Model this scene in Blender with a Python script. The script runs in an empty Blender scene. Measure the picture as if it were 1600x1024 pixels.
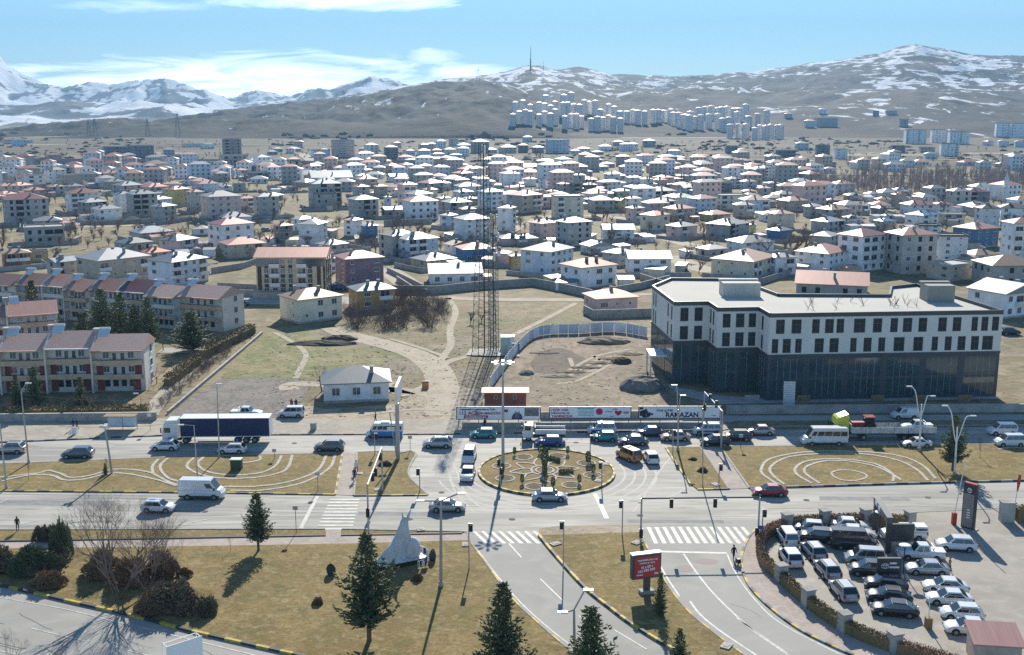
import bpy, math, random
import numpy as np
from mathutils import Vector
R = math.radians
S = bpy.context.scene
COL = S.collection
random.seed(7)
# ------------------------------------------------------------------ camera, world, sun, exposure
F = 1720.0; CX, CY = 800.0, 512.0
PITCH = math.atan((512 - 170) / F); EYE = 50.0
SP, CP = math.sin(PITCH), math.cos(PITCH)
cam = bpy.data.cameras.new('camera'); cam.sensor_width = 36; cam.lens = F / 1600 * 36
cam.clip_start = 1.0; cam.clip_end = 60000
camo = bpy.data.objects.new('camera', cam); COL.objects.link(camo)
camo.location = (0, 0, EYE); camo.rotation_euler = (math.pi / 2 - PITCH, 0, 0)
S.camera = camo
SUN_EL, SUN_AZ = 29.5, 3.2
sun = bpy.data.lights.new('sun', 'SUN'); sun.energy = 5.0; sun.angle = R(0.5); sun.color = (1, .94, .82)
suno = bpy.data.objects.new('sun', sun); COL.objects.link(suno)
sd = Vector((math.sin(R(SUN_AZ)) * math.cos(R(SUN_EL)), math.cos(R(SUN_AZ)) * math.cos(R(SUN_EL)), math.sin(R(SUN_EL))))
suno.rotation_euler = sd.to_track_quat('Z', 'Y').to_euler(); suno.location = (0, 0, 300)
W = bpy.data.worlds.new('World'); S.world = W; W.use_nodes = True
S.view_settings.view_transform = 'Standard'; S.view_settings.look = 'None'
S.view_settings.exposure = 0.72; S.view_settings.gamma = 1
S.cycles.volume_bounces = 0; S.cycles.max_bounces = 6; S.cycles.diffuse_bounces = 2
S.cycles.use_denoising = False

class NT:
    """tiny node-tree helper"""
    def __init__(s, t): s.t = t; s.n = t.nodes; s.l = t.links
    def add(s, k, **kw):
        o = s.n.new(k)
        for a, b in kw.items():
            setattr(o, a, b)
        return o
    def put(s, sock, v):
        if isinstance(v, bpy.types.NodeSocket): s.l.new(v, sock)
        elif v is not None: sock.default_value = v
    def math(s, op, a, b=None, c=None, clamp=False):
        o = s.add('ShaderNodeMath', operation=op); o.use_clamp = clamp
        s.put(o.inputs[0], a)
        if b is not None: s.put(o.inputs[1], b)
        if c is not None: s.put(o.inputs[2], c)
        return o.outputs[0]
    def noise(s, vec, scale, detail=4, rough=.55, dist=0):
        o = s.add('ShaderNodeTexNoise'); s.put(o.inputs['Vector'], vec)
        o.inputs['Scale'].default_value = scale; o.inputs['Detail'].default_value = detail
        o.inputs['Roughness'].default_value = rough; o.inputs['Distortion'].default_value = dist
        return o.outputs['Fac']
    def ramp(s, fac, lo, hi):
        o = s.add('ShaderNodeMapRange'); s.put(o.inputs[0], fac); o.inputs[1].default_value = lo; o.inputs[2].default_value = hi
        return o.outputs[0]
    def mix(s, f, a, b):
        o = s.add('ShaderNodeMix', data_type='RGBA'); s.put(o.inputs[0], f)
        s.put(o.inputs[6], a if isinstance(a, bpy.types.NodeSocket) else (*a, 1)); s.put(o.inputs[7], b if isinstance(b, bpy.types.NodeSocket) else (*b, 1))
        return o.outputs[2]
    def scale(s, vec, v):
        o = s.add('ShaderNodeVectorMath', operation='MULTIPLY'); s.put(o.inputs[0], vec); o.inputs[1].default_value = v
        return o.outputs[0]

w = NT(W.node_tree); bg = w.n['Background']
sky = w.add('ShaderNodeTexSky', sky_type='NISHITA'); sky.sun_disc = False
sky.sun_elevation = R(SUN_EL); sky.sun_rotation = R(SUN_AZ); sky.air_density = 1.0; sky.dust_density = 0.0; sky.ozone_density = 2.0; sky.altitude = 1700
bg.inputs[1].default_value = 0.10
tc = w.add('ShaderNodeTexCoord').outputs['Generated']
sx = w.add('ShaderNodeSeparateXYZ'); w.l.new(tc, sx.inputs[0])
yy = w.math('MAXIMUM', sx.outputs[1], 0.02)
u = w.math('DIVIDE', sx.outputs[0], yy); v = w.math('DIVIDE', sx.outputs[2], yy)
cmb = w.add('ShaderNodeCombineXYZ'); w.l.new(w.math('MULTIPLY', u, 9), cmb.inputs[0]); w.l.new(w.math('MULTIPLY', v, 60), cmb.inputs[1])
cn = w.noise(cmb.outputs[0], 1.0, 7, .6, 1.0)
def cloud(cu, cv, ru, rv, gain, lift=0.0):
    du = w.math('DIVIDE', w.math('SUBTRACT', u, cu), ru)
    dv = w.math('DIVIDE', w.math('SUBTRACT', v, cv), rv)
    d = w.math('ADD', w.math('MULTIPLY', du, du), w.math('MULTIPLY', dv, dv))
    e = w.math('SUBTRACT', 1.0, d)
    e = w.math('ADD', e, w.math('MULTIPLY', w.math('SUBTRACT', cn, 0.52), 3.6))
    return w.math('MULTIPLY', w.ramp(e, 0.1, 1.5), gain)
cl = cloud(-.235, .027, .24, .024, 1.0)
for a in ((-.165, .0935, .13, .011, .9), (-.065, .043, .032, .009, .55), (-.04, .030, .06, .010, .7), (-.33, .088, .10, .006, .3), (-.40, .02, .06, .012, .7)):
    cl = w.math('MAXIMUM', cl, cloud(*a))
skyc = w.add('ShaderNodeVectorMath', operation='MULTIPLY'); w.l.new(sky.outputs[0], skyc.inputs[0]); skyc.inputs[1].default_value = (.74, .89, .95)
w.l.new(w.mix(cl, skyc.outputs[0], (28, 29, 30)), bg.inputs[0])

# ------------------------------------------------------------------ geometry of the place
def ray(px, py):
    b = (py - CY) / F
    return (px - CX) / F, CP - b * SP, -SP - b * CP
def G(px, py, z=0.0):
    a, dy, dz = ray(px, py); t = (z - EYE) / dz
    return a * t, dy * t
def at(px, py, Y):
    a, dy, dz = ray(px, py); t = Y / dy
    return a * t, Y, EYE + dz * t
def sc(Y, z=0.0):     # pixels per metre at a depth
    return F / (Y * CP + (EYE - z) * SP)
def height(px, by, ty, dy=0.0):
    X, Y = G(px, by); return at(px, ty, Y + dy)[2]
def Gs(pts, z=0.0): return [G(x, y, z) for x, y in pts]

# ------------------------------------------------------------------ mesh helpers
class MB:
    def __init__(s): s.v = []; s.f = []; s.m = []
    def add(s, vs, fs, mi=0):
        k = len(s.v); s.v += [tuple(p) for p in vs]; s.f += [tuple(k + i for i in f) for f in fs]; s.m += [mi] * len(fs); return s
    def box(s, c, d, rz=0, mi=0, top=1.0):
        x, y, z = d[0] / 2, d[1] / 2, d[2] / 2; C_, S_ = math.cos(rz), math.sin(rz); vs = []
        for k, zz in ((1, -z), (top, z)):
            for a, b in ((-1, -1), (1, -1), (1, 1), (-1, 1)):
                px, py = a * x * k, b * y * k
                vs.append((c[0] + px * C_ - py * S_, c[1] + px * S_ + py * C_, c[2] + zz))
        return s.add(vs, [(3, 2, 1, 0), (4, 5, 6, 7), (0, 1, 5, 4), (1, 2, 6, 5), (2, 3, 7, 6), (3, 0, 4, 7)], mi)
    def b2(s, x0, x1, y0, y1, z0, z1, mi=0):
        return s.box(((x0 + x1) / 2, (y0 + y1) / 2, (z0 + z1) / 2), (x1 - x0, y1 - y0, z1 - z0), 0, mi)
    def prism(s, pts, z0, z1, mi=0, ms=None, bottom=False):
        n = len(pts)
        ar = sum(pts[i][0] * pts[(i + 1) % n][1] - pts[(i + 1) % n][0] * pts[i][1] for i in range(n))
        if ar < 0: pts = pts[::-1]
        vs = [(p[0], p[1], z0) for p in pts] + [(p[0], p[1], z1) for p in pts]
        s.add(vs, [tuple(range(n, 2 * n))], mi)
        k = len(s.v) - 2 * n
        for i in range(n):
            j = (i + 1) % n; s.f.append((k + i, k + j, k + n + j, k + n + i)); s.m.append(mi if ms is None else ms)
        if bottom: s.f.append(tuple(k + i for i in range(n - 1, -1, -1))); s.m.append(mi)
        return s
    def flat(s, pts, z, mi=0):
        n = len(pts)
        ar = sum(pts[i][0] * pts[(i + 1) % n][1] - pts[(i + 1) % n][0] * pts[i][1] for i in range(n))
        if ar < 0: pts = pts[::-1]
        return s.add([(p[0], p[1], z) for p in pts], [tuple(range(n))], mi)
    def tube(s, p0, p1, r0, r1=None, n=8, mi=0, cap=True):
        r1 = r0 if r1 is None else r1; p0 = Vector(p0); p1 = Vector(p1); d = (p1 - p0)
        if d.length < 1e-6: return s
        d.normalize(); a = d.orthogonal().normalized(); b = d.cross(a); vs = []
        for p, r in ((p0, r0), (p1, r1)):
            for i in range(n):
                t = 2 * math.pi * i / n; vs.append(p + a * (r * math.cos(t)) + b * (r * math.sin(t)))
        fs = [(i, (i + 1) % n, n + (i + 1) % n, n + i) for i in range(n)]
        if cap: fs += [tuple(range(n - 1, -1, -1)), tuple(range(n, 2 * n))]
        return s.add(vs, fs, mi)
    def path(s, pts, r, n=6, mi=0):
        for i in range(len(pts) - 1): s.tube(pts[i], pts[i + 1], r if not isinstance(r, list) else r[i], r if not isinstance(r, list) else r[i + 1], n, mi)
        return s
    def ball(s, c, r, n=8, m=6, mi=0, jit=0, rnd=random):
        vs = []; fs = []; rx, ry, rz_ = r if isinstance(r, tuple) else (r, r, r)
        for j in range(m + 1):
            ph = math.pi * j / m
            for i in range(n):
                th = 2 * math.pi * i / n; k = 1 + rnd.uniform(-jit, jit)
                vs.append((c[0] + rx * k * math.sin(ph) * math.cos(th), c[1] + ry * k * math.sin(ph) * math.sin(th), c[2] + rz_ * k * math.cos(ph)))
        for j in range(m):
            for i in range(n): fs.append((j * n + i, (j + 1) * n + i, (j + 1) * n + (i + 1) % n, j * n + (i + 1) % n))
        return s.add(vs, fs, mi)
    def strip(s, pts, wid, z, mi=0, thick=0):
        L, Rr = offs(pts, wid / 2), offs(pts, -wid / 2)
        for i in range(len(pts) - 1):
            q = [Rr[i], Rr[i + 1], L[i + 1], L[i]]
            if thick: s.prism(q, z, z + thick, mi)
            else: s.flat(q, z, mi)
        return s
    def mesh(s, name, mats, smooth=False):
        me = bpy.data.meshes.new(name); me.from_pydata(s.v, [], s.f)
        for m in (mats if isinstance(mats, (list, tuple)) else [mats]): me.materials.append(m)
        if any(s.m): me.polygons.foreach_set('material_index', s.m)
        if smooth: me.polygons.foreach_set('use_smooth', [True] * len(s.f))
        me.update(); return me
    def build(s, name, mats, parent=None, smooth=False, loc=None, rz=0):
        return link(name, s.mesh(name, mats, smooth), parent, loc, rz)
def offs(pts, d):
    out = []
    for i, p in enumerate(pts):
        a = pts[max(i - 1, 0)]; b = pts[min(i + 1, len(pts) - 1)]
        dx, dy = b[0] - a[0], b[1] - a[1]; l = math.hypot(dx, dy) or 1
        out.append((p[0] - dy / l * d, p[1] + dx / l * d))
    return out
def smooth_line(pts, n=6, closed=False):
    out = []; N = len(pts)
    g = (lambda i: pts[i % N]) if closed else (lambda i: pts[min(max(i, 0), N - 1)])
    for i in range(N if closed else N - 1):
        p0, p1, p2, p3 = g(i - 1), g(i), g(i + 1), g(i + 2)
        for k in range(n):
            t = k / n; out.append(tuple(.5 * (2 * b + (c - a) * t + (2 * a - 5 * b + 4 * c - d) * t * t + (3 * b - a - 3 * c + d) * t ** 3) for a, b, c, d in zip(p0, p1, p2, p3)))
    if not closed: out.append(pts[-1])
    return out
def link(name, data, parent=None, loc=None, rz=0, scale=None):
    o = bpy.data.objects.new(name, data); COL.objects.link(o)
    if parent: o.parent = parent
    if loc: o.location = loc
    if rz: o.rotation_euler = (0, 0, rz)
    if scale: o.scale = scale
    return o
def tag(o, label=None, cat=None, group=None, kind=None):
    if label: o['label'] = label
    if cat: o['category'] = cat
    if group: o['group'] = group
    if kind: o['kind'] = kind
    return o
def thing(name, label, cat, loc=(0, 0, 0), rz=0, group=None, scale=None):
    o = link(name, None, None, loc, rz, scale); o.empty_display_size = .5
    return tag(o, label, cat, group)
def copy_tree(o, parent=None):
    c = o.copy(); COL.objects.link(c); c.parent = parent
    for ch in list(o.children): copy_tree(ch, c)
    return c
PROTO = {}
def inst(key, builder, label, loc, rz=0, group=None, scale=None):
    """the first call builds the thing, later calls copy it with its parts"""
    if key in PROTO: o = copy_tree(PROTO[key])
    else: o = builder(); PROTO[key] = o
    o.location = loc if len(loc) == 3 else (*loc, 0); o.rotation_euler = (0, 0, rz); o.scale = scale or (1, 1, 1)
    o['label'] = label
    if group: o['group'] = group
    return o
def struct(o, label=None): return tag(o, label, None, None, 'structure')
MESHES = {}
def cached(key, fn):
    if key not in MESHES: MESHES[key] = fn()
    return MESHES[key]

# ------------------------------------------------------------------ materials
MATS = {}
def mat(name, col, rough=.7, metal=0.0, var=.18, sc_=1.0, bump=0.0, col2=None, spec=.4, rnd=0.0, coord='Position', stretch=(1, 1, 1), emit=None, coat=0):
    if name in MATS: return MATS[name]
    m = bpy.data.materials.new(name); m.use_nodes = True; t = NT(m.node_tree); b = t.n['Principled BSDF']
    b.inputs['Roughness'].default_value = rough; b.inputs['Metallic'].default_value = metal; b.inputs['Specular IOR Level'].default_value = spec
    if coat: b.inputs['Coat Weight'].default_value = coat; b.inputs['Coat Roughness'].default_value = .08
    if coord == 'Position': vec = t.add('ShaderNodeNewGeometry').outputs['Position']
    else: vec = t.add('ShaderNodeTexCoord').outputs['Object']
    vec = t.scale(vec, stretch)
    n = t.noise(vec, sc_, 6, .6)
    f = t.ramp(n, .3, .7)
    c2 = col2 or tuple(min(1, c * (1 - var)) for c in col); c1 = col if col2 else tuple(min(1, c * (1 + var * .6)) for c in col)
    c = t.mix(f, c1, c2)
    if rnd:
        oi = t.add('ShaderNodeObjectInfo').outputs['Random']
        h = t.add('ShaderNodeHueSaturation'); t.put(h.inputs['Value'], t.math('ADD', 1 - rnd / 2, t.math('MULTIPLY', oi, rnd))); t.put(h.inputs['Color'], c); c = h.outputs[0]
    t.put(b.inputs['Base Color'], c)
    if bump:
        bn = t.add('ShaderNodeBump'); bn.inputs['Strength'].default_value = bump; bn.inputs['Distance'].default_value = .05
        t.put(bn.inputs['Height'], t.noise(vec, sc_ * 8, 4)); t.put(b.inputs['Normal'], bn.outputs[0])
    if emit: b.inputs['Emission Color'].default_value = (*col, 1); b.inputs['Emission Strength'].default_value = emit
    MATS[name] = m; return m
def mixmat(name, cols, scales, rough=.9, bump=.3, bscale=6, stretch=(1, 1, 1), lo=.42, hi=.58, spec=.2):
    """several colours mixed by noises of different sizes (ground, lawn, asphalt)"""
    m = bpy.data.materials.new(name); m.use_nodes = True; t = NT(m.node_tree); b = t.n['Principled BSDF']
    b.inputs['Roughness'].default_value = rough; b.inputs['Specular IOR Level'].default_value = spec
    vec = t.scale(t.add('ShaderNodeNewGeometry').outputs['Position'], stretch)
    c = t.mix(t.ramp(t.noise(vec, scales[0], 8, .6, .4), lo, hi), cols[0], cols[1])
    for k in range(2, len(cols)):
        c = t.mix(t.ramp(t.noise(t.scale(vec, (1, 1 + .1 * k, 1)), scales[k - 1], 6, .62, .3 * k), lo + .06, hi + .1), c, cols[k])
    t.put(b.inputs['Base Color'], c)
    if bump:
        bn = t.add('ShaderNodeBump'); bn.inputs['Strength'].default_value = bump; bn.inputs['Distance'].default_value = .08
        t.put(bn.inputs['Height'], t.noise(vec, bscale, 6, .7)); t.put(b.inputs['Normal'], bn.outputs[0])
    MATS[name] = m; return m
M = {}
M['ground'] = mixmat('dry_ground', [(.29, .225, .125), (.19, .15, .08), (.15, .16, .06), (.35, .285, .19), (.12, .095, .065)], [.02, .05, .11, .45], bump=.5, bscale=1.2)
M['dirt'] = mixmat('bare_dirt', [(.42, .345, .245), (.33, .26, .18), (.22, .17, .12), (.5, .43, .33)], [.12, .4, .9], bump=.6, bscale=2.5)
M['site'] = mixmat('dug_soil', [(.30, .235, .165), (.20, .155, .11), (.38, .31, .22), (.14, .115, .09)], [.09, .3, .7], bump=.9, bscale=1.5, stretch=(1, .6, 1))
M['gravel'] = mixmat('gravel', [(.225, .2, .175), (.15, .135, .12), (.32, .28, .23)], [.25, 1.2], bump=.8, bscale=5)
M['green'] = mixmat('green_field', [(.17, .17, .055), (.27, .225, .11), (.12, .16, .035), (.34, .29, .18)], [.07, .16, .6], bump=.5, bscale=2)
M['lawn'] = mixmat('winter_lawn', [(.29, .205, .072), (.22, .155, .052), (.155, .145, .04), (.37, .285, .14), (.12, .09, .045)], [.12, .3, .8, 2.6], bump=.9, bscale=7)
M['asphalt'] = mixmat('asphalt', [(.42, .395, .35), (.31, .295, .265), (.50, .475, .42), (.25, .235, .21)], [.12, .4, .9], rough=.75, bump=.15, bscale=9, stretch=(.12, 1, 1), spec=.2)
M['asphalt2'] = mixmat('worn_asphalt', [(.38, .365, .33), (.335, .32, .29), (.42, .40, .36)], [.06, .2], rough=.85, bump=.15, bscale=9, spec=.2)
M['track'] = mixmat('dirt_track', [(.46, .39, .29), (.38, .31, .225), (.5, .44, .35)], [.3, 1.5], bump=.4, bscale=3)
M['pave'] = mixmat('dusty_pavement', [(.42, .365, .29), (.34, .30, .245), (.48, .43, .36)], [.2, .9], bump=.3, bscale=5)
M['pinkpave'] = mixmat('block_pavement', [(.46, .38, .32), (.38, .32, .28), (.5, .44, .4)], [.3, 1.5], bump=.3, bscale=8)
M['yard'] = mixmat('concrete_yard', [(.40, .365, .305), (.33, .30, .255), (.44, .405, .345)], [.1, .5], bump=.2, bscale=5)
M['kerb'] = mat('kerb_concrete', (.36, .34, .30), .85, var=.3, sc_=1.5)
M['kerby'] = mat('yellow_kerb_paint', (.50, .37, .06), .7, var=.35, sc_=3)
M['kerbk'] = mat('black_kerb_paint', (.045, .045, .05), .7, var=.3, sc_=3)
M['line'] = mixmat('road_paint', [(.60, .59, .55), (.52, .51, .47), (.38, .37, .335)], [.6, 1.6], rough=.6, bump=0, lo=.40, hi=.52)
M['linered'] = mixmat('worn_red_paint', [(.42, .31, .28), (.35, .32, .3)], [2.5], bump=0)
M['pebble'] = mat('white_pebbles', (.52, .47, .4), .9, var=.35, sc_=2.5, bump=.5)
M['soil'] = mat('dark_soil', (.11, .085, .06), .95, var=.35, sc_=3, bump=.6)
M['block'] = mat('concrete_block', (.36, .345, .32), .9, var=.3, sc_=.8, bump=.2)
M['conc'] = mat('concrete', (.42, .40, .37), .85, var=.3, sc_=.6)
M['steel'] = mat('galvanised_steel', (.42, .43, .44), .45, .5, var=.15)
M['dsteel'] = mat('dark_steel', (.10, .105, .11), .5, .4, var=.2)
M['wpaint'] = mat('white_paint', (.75, .75, .74), .4, var=.08)
M['black'] = mat('black_plastic', (.02, .02, .022), .5, var=.2)
M['rubber'] = mat('tyre_rubber', (.025, .025, .025), .85, var=.2)
M['glass'] = mat('dark_glass', (.018, .024, .03), .06, var=.2, spec=.9)
M['glassb'] = mat('window_glass', (.07, .09, .12), .12, var=.5, sc_=.4, spec=.8)
M['wframe'] = mat('white_window_frame', (.72, .72, .70), .5, var=.1)
M['hole'] = mat('dark_opening', (.022, .024, .028), .9, var=.3)
M['wood'] = mat('timber', (.3, .2, .11), .8, var=.3)
M['red'] = mat('red_paint', (.42, .035, .025), .45, var=.15)
M['blue'] = mat('blue_paint', (.03, .10, .35), .4, var=.15)
M['bark'] = mat('bark', (.16, .12, .095), .95, var=.35, sc_=6, bump=.5)
M['twig'] = mat('bare_twigs', (.20, .145, .12), .95, var=.3, sc_=.5, rnd=.3)
M['needle'] = mat('conifer_needles', (.085, .115, .05), .75, sc_=1.2, col2=(.14, .155, .065), rnd=.3)
M['juniper'] = mat('juniper_leaves', (.14, .14, .075), .8, sc_=.8, col2=(.26, .17, .11), rnd=.3)
M['hedge'] = mat('hedge_leaves', (.24, .15, .075), .85, sc_=.35, col2=(.15, .15, .055))
M['hedgeb'] = mat('brown_hedge_leaves', (.34, .19, .10), .85, sc_=.5, col2=(.19, .13, .07))
M['snow'] = mat('old_snow', (.8, .82, .85), .6, var=.06)
M['brass'] = mat('lamp_head', (.7, .71, .72), .3, .3, var=.1)
# ------------------------------------------------------------------ far terrain
def vnoise(x, y, seed):
    xi = np.floor(x).astype(np.int64); yi = np.floor(y).astype(np.int64); xf = x - xi; yf = y - yi
    def h(a, b):
        n = (a * 374761393 + b * 668265263 + seed * 974711) & 0x7fffffff
        n = (n ^ (n >> 13)) * 1274126177 & 0x7fffffff
        return ((n ^ (n >> 16)) & 0xffff) / 65535.0
    u_ = xf * xf * (3 - 2 * xf); v_ = yf * yf * (3 - 2 * yf)
    return (h(xi, yi) * (1 - u_) + h(xi + 1, yi) * u_) * (1 - v_) + (h(xi, yi + 1) * (1 - u_) + h(xi + 1, yi + 1) * u_) * v_
def fbm(x, y, seed, o=5):
    s = np.zeros_like(x, dtype=float); a = .5
    for k in range(o): s += a * (vnoise(x * 2 ** k, y * 2 ** k, seed + k) - .5); a *= .52
    return s
RIDGES = {
 'foothill': dict(D=3000, Y0=1900, p=.75, amp=48, fx=230, seed=3, pts=[(-60, 205), (60, 200), (240, 196), (309, 184), (395, 174), (447, 167), (550, 158), (586, 150), (648, 136), (700, 129), (761, 126), (792, 131), (823, 143), (847, 157), (900, 178), (960, 197), (1010, 206)]),
 'antenna_hill': dict(D=4300, Y0=1950, p=1.0, amp=52, fx=360, seed=11, pts=[(330, 190), (430, 166), (500, 155), (570, 147), (640, 133), (700, 124), (740, 120), (790, 113), (826, 102), (850, 103), (870, 107), (905, 105), (935, 115), (965, 126), (1010, 136), (1080, 160), (1160, 190)]),
 'snowy_hill': dict(D=5600, Y0=1950, p=1.05, amp=80, fx=440, seed=23, pts=[(820, 170), (900, 135), (930, 124), (960, 119), (1000, 119), (1060, 122), (1100, 118), (1150, 112), (1180, 114), (1240, 106), (1300, 97), (1360, 84), (1400, 75), (1430, 70), (1480, 77), (1520, 87), (1600, 89), (1700, 80), (1900, 95)]),
 'far_mountain': dict(D=8200, Y0=3300, p=1.5, amp=230, fx=800, seed=31, pts=[(-160, 90), (-60, 62), (-20, 72), (0, 94), (12, 110), (30, 125), (55, 139), (85, 150), (120, 155), (175, 151), (215, 138), (258, 128), (290, 137), (330, 153), (362, 160), (400, 150), (440, 158), (480, 152), (520, 145), (556, 137), (585, 131), (615, 137), (660, 150), (760, 170)]),
}
for rd in RIDGES.values():
    q = [at(x, y, rd['D']) for x, y in rd['pts']]
    rd['u'] = np.array([p_[0] / rd['D'] for p_ in q]); rd['z'] = np.array([p_[2] for p_ in q])
def ridge_z(rd, X, Y):
    u_ = X / Y; crest = np.interp(u_, rd['u'], rd['z'], left=rd['z'][0] - 25, right=rd['z'][-1] - 25)
    s = (Y - rd['Y0']) / (rd['D'] - rd['Y0']); s1 = np.clip(s, 0, 1)
    g = s1 ** rd['p']; back = np.clip((Y - rd['D']) / (rd['D'] * .35), 0, 1)
    n = fbm(X / rd['fx'], Y / (rd['fx'] * 1.8), rd['seed'])
    rid = .25 - np.abs(fbm(X / rd['fx'] * .8 + 9, Y / (rd['fx'] * 2.2), rd['seed'] + 50, 4)) * 2
    env = s1 * (1.12 - s1) * 3.0
    return crest * (g * (1 - back * back)) + rd['amp'] * env * (n * 1.3 + rid) + rd['amp'] * env * .45 * (.22 - np.abs(fbm(X / rd['fx'] * 3.1 + 5, Y / (rd['fx'] * .8), rd['seed'] + 90, 4)) * 2) + fbm(X / 60, Y / 120, 7, 3) * rd['amp'] * .14 * s1
def terrain(X, Y):
    X = np.asarray(X, float); Y = np.asarray(Y, float)
    return np.maximum.reduce([ridge_z(r_, X, Y) for r_ in RIDGES.values()] + [np.zeros_like(X)])
def GT(px, py):
    """ground point seen at a pixel, on the plain or on the hills"""
    if py > 222: return (*G(px, py), 0.0)
    a, dy, dz = ray(px, py); t = np.linspace(900, 6000, 4000)
    z = EYE + dz * t; tz = terrain(a * t, dy * t); k = np.argmax(z < tz + .01)
    if not (z < tz + .01).any(): k = -1
    return float(a * t[k]), float(dy * t[k]), float(max(0, tz[k]))
def hillmat(name, base, base2, snow, th, zref, kz, stretch):
    m = bpy.data.materials.new(name); m.use_nodes = True; t = NT(m.node_tree); b = t.n['Principled BSDF']; b.inputs['Roughness'].default_value = .9; b.inputs['Specular IOR Level'].default_value = .1
    geo = t.add('ShaderNodeNewGeometry'); P = geo.outputs['Position']
    c = t.mix(t.ramp(t.noise(P, .0022, 8, .65), .38, .62), base, base2)
    c = t.mix(t.ramp(t.noise(t.scale(P, (1, .4, 6)), .008, 8, .6), .5, .66), c, tuple(k * .62 for k in base2))
    n = t.noise(t.scale(P, stretch), 1.0, 10, .68, .8)
    n2 = t.noise(P, .0016, 3)
    sep = t.add('ShaderNodeSeparateXYZ'); t.l.new(P, sep.inputs[0])
    h = t.math('MULTIPLY', t.math('DIVIDE', sep.outputs[2], zref), kz)
    sn = t.add('ShaderNodeSeparateXYZ'); t.l.new(geo.outputs['Normal'], sn.inputs[0])
    e = t.math('ADD', t.math('ADD', n, h), t.math('MULTIPLY', t.math('SUBTRACT', n2, .5), .5))
    e = t.math('ADD', e, t.math('MULTIPLY', t.math('ABSOLUTE', sn.outputs[0]), .25))
    f = t.math('MULTIPLY', t.ramp(e, th, th + .035), snow)
    t.put(b.inputs['Base Color'], t.mix(f, c, (.82, .84, .88)))
    bn = t.add('ShaderNodeBump'); bn.inputs['Strength'].default_value = .8; bn.inputs['Distance'].default_value = 8
    t.put(bn.inputs['Height'], t.noise(P, .012, 8, .65)); t.put(b.inputs['Normal'], bn.outputs[0])
    return m
def ridge_mesh(name, u0, u1, y0, y1, nu, ny, m):
    rd = RIDGES[name]
    us = np.linspace(u0, u1, nu); ys = np.geomspace(y0, y1, ny)
    U, Y = np.meshgrid(us, ys); X = U * Y; Z = ridge_z(rd, X, Y) - .6
    Z = np.where(Z < 0, -3.0, Z)
    V = np.stack([X, Y, Z], -1).reshape(-1, 3)
    i = np.arange(nu - 1)[None, :] + nu * np.arange(ny - 1)[:, None]
    Fc = np.stack([i, i + 1, i + 1 + nu, i + nu], -1).reshape(-1, 4)
    me = bpy.data.meshes.new(name); me.vertices.add(len(V)); me.vertices.foreach_set('co', V.ravel())
    me.loops.add(Fc.size); me.loops.foreach_set('vertex_index', Fc.ravel())
    me.polygons.add(len(Fc)); me.polygons.foreach_set('loop_start', np.arange(len(Fc)) * 4); me.polygons.foreach_set('loop_total', np.full(len(Fc), 4))
    me.polygons.foreach_set('use_smooth', np.ones(len(Fc), bool)); me.materials.append(m); me.update(); me.validate()
    return struct(link(name, me))
ridge_mesh('foothill', -.5, .17, 1890, 4000, 420, 150, hillmat('foothill_soil', (.062, .047, .028), (.032, .027, .018), .9, .675, 110, .0, (.012, .004, .02)))
ridge_mesh('antenna_hill', -.32, .25, 1940, 5400, 380, 150, hillmat('antenna_hill_soil', (.12, .09, .06), (.075, .06, .044), 1, .675, 220, .14, (.014, .0042, .05)))
ridge_mesh('snowy_hill', -.02, .7, 1940, 7000, 460, 200, hillmat('snowy_hill_soil', (.135, .10, .07), (.085, .068, .05), 1, .65, 360, .17, (.0115, .0036, .05)))
ridge_mesh('far_mountain', -.72, .05, 3250, 10800, 420, 170, hillmat('far_mountain_rock', (.20, .19, .18), (.13, .13, .135), 1, .52, 600, .02, (.004, .0014, .012)))

# ------------------------------------------------------------------ plain, roads, islands
def sheet(name, pts, z, m, kind='structure'):
    o = MB().flat(pts, z).build(name, m); return tag(o, kind=kind)
gm = MB(); gm.flat([(-8800, -60), (8800, -60), (8800, 11000), (-8800, 11000)], 0)
struct(gm.build('ground', M['ground']))
def fan(name, pts, z, m): return sheet(name, pts, z, m)
sheet('field', Gs([(-900, 262), (2500, 262), (2500, 215), (-900, 215)]), .02, mixmat('far_field', [(.14, .108, .066), (.085, .072, .043), (.05, .048, .036), (.19, .15, .10)], [.006, .02, .05], bump=0, stretch=(.35, 1, 1)))
# asphalt of the two carriageways and the junction
sheet('road', Gs([(-300, 696), (0, 692), (258, 681), (420, 680), (720, 679), (1140, 673), (1600, 667), (1950, 664), (1950, 783), (1600, 793), (1412, 802), (1250, 806), (1188, 826), (1160, 846), (1010, 846), (1000, 835), (842, 837), (842, 846), (733, 846), (730, 831), (400, 828), (0, 829), (-300, 831)]), .02, M['asphalt'])
sl1L = [(728, 832), (736, 849), (760, 882), (800, 936), (842, 976), (885, 1013), (930, 1050), (1000, 1120)]
sl1R = [(842, 838), (870, 872), (915, 921), (955, 953), (987, 977), (1042, 1011), (1100, 1045), (1200, 1120)]
sheet('slip_road', Gs(smooth_line(sl1L, 4)[0:] + smooth_line(sl1R, 4)[::-1]), .03, M['asphalt2'])
sl2L = [(1000, 828), (1003, 838), (1012, 858), (1032, 896), (1052, 928), (1080, 961), (1117, 991), (1150, 1016), (1200, 1050), (1300, 1120)]
sl2R = [(1215, 812), (1190, 822), (1172, 838), (1160, 864), (1159, 889), (1173, 920), (1206, 953), (1248, 984), (1290, 1006), (1335, 1026), (1420, 1060), (1560, 1120)]
sheet('side_road', Gs(smooth_line(sl2L, 4) + smooth_line(sl2R, 4)[::-1]), .034, M['asphalt2'])
blK = [(-300, 850), (-150, 884), (0, 917), (100, 940), (200, 963), (300, 989), (400, 1012), (480, 1030), (620, 1066)]
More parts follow.
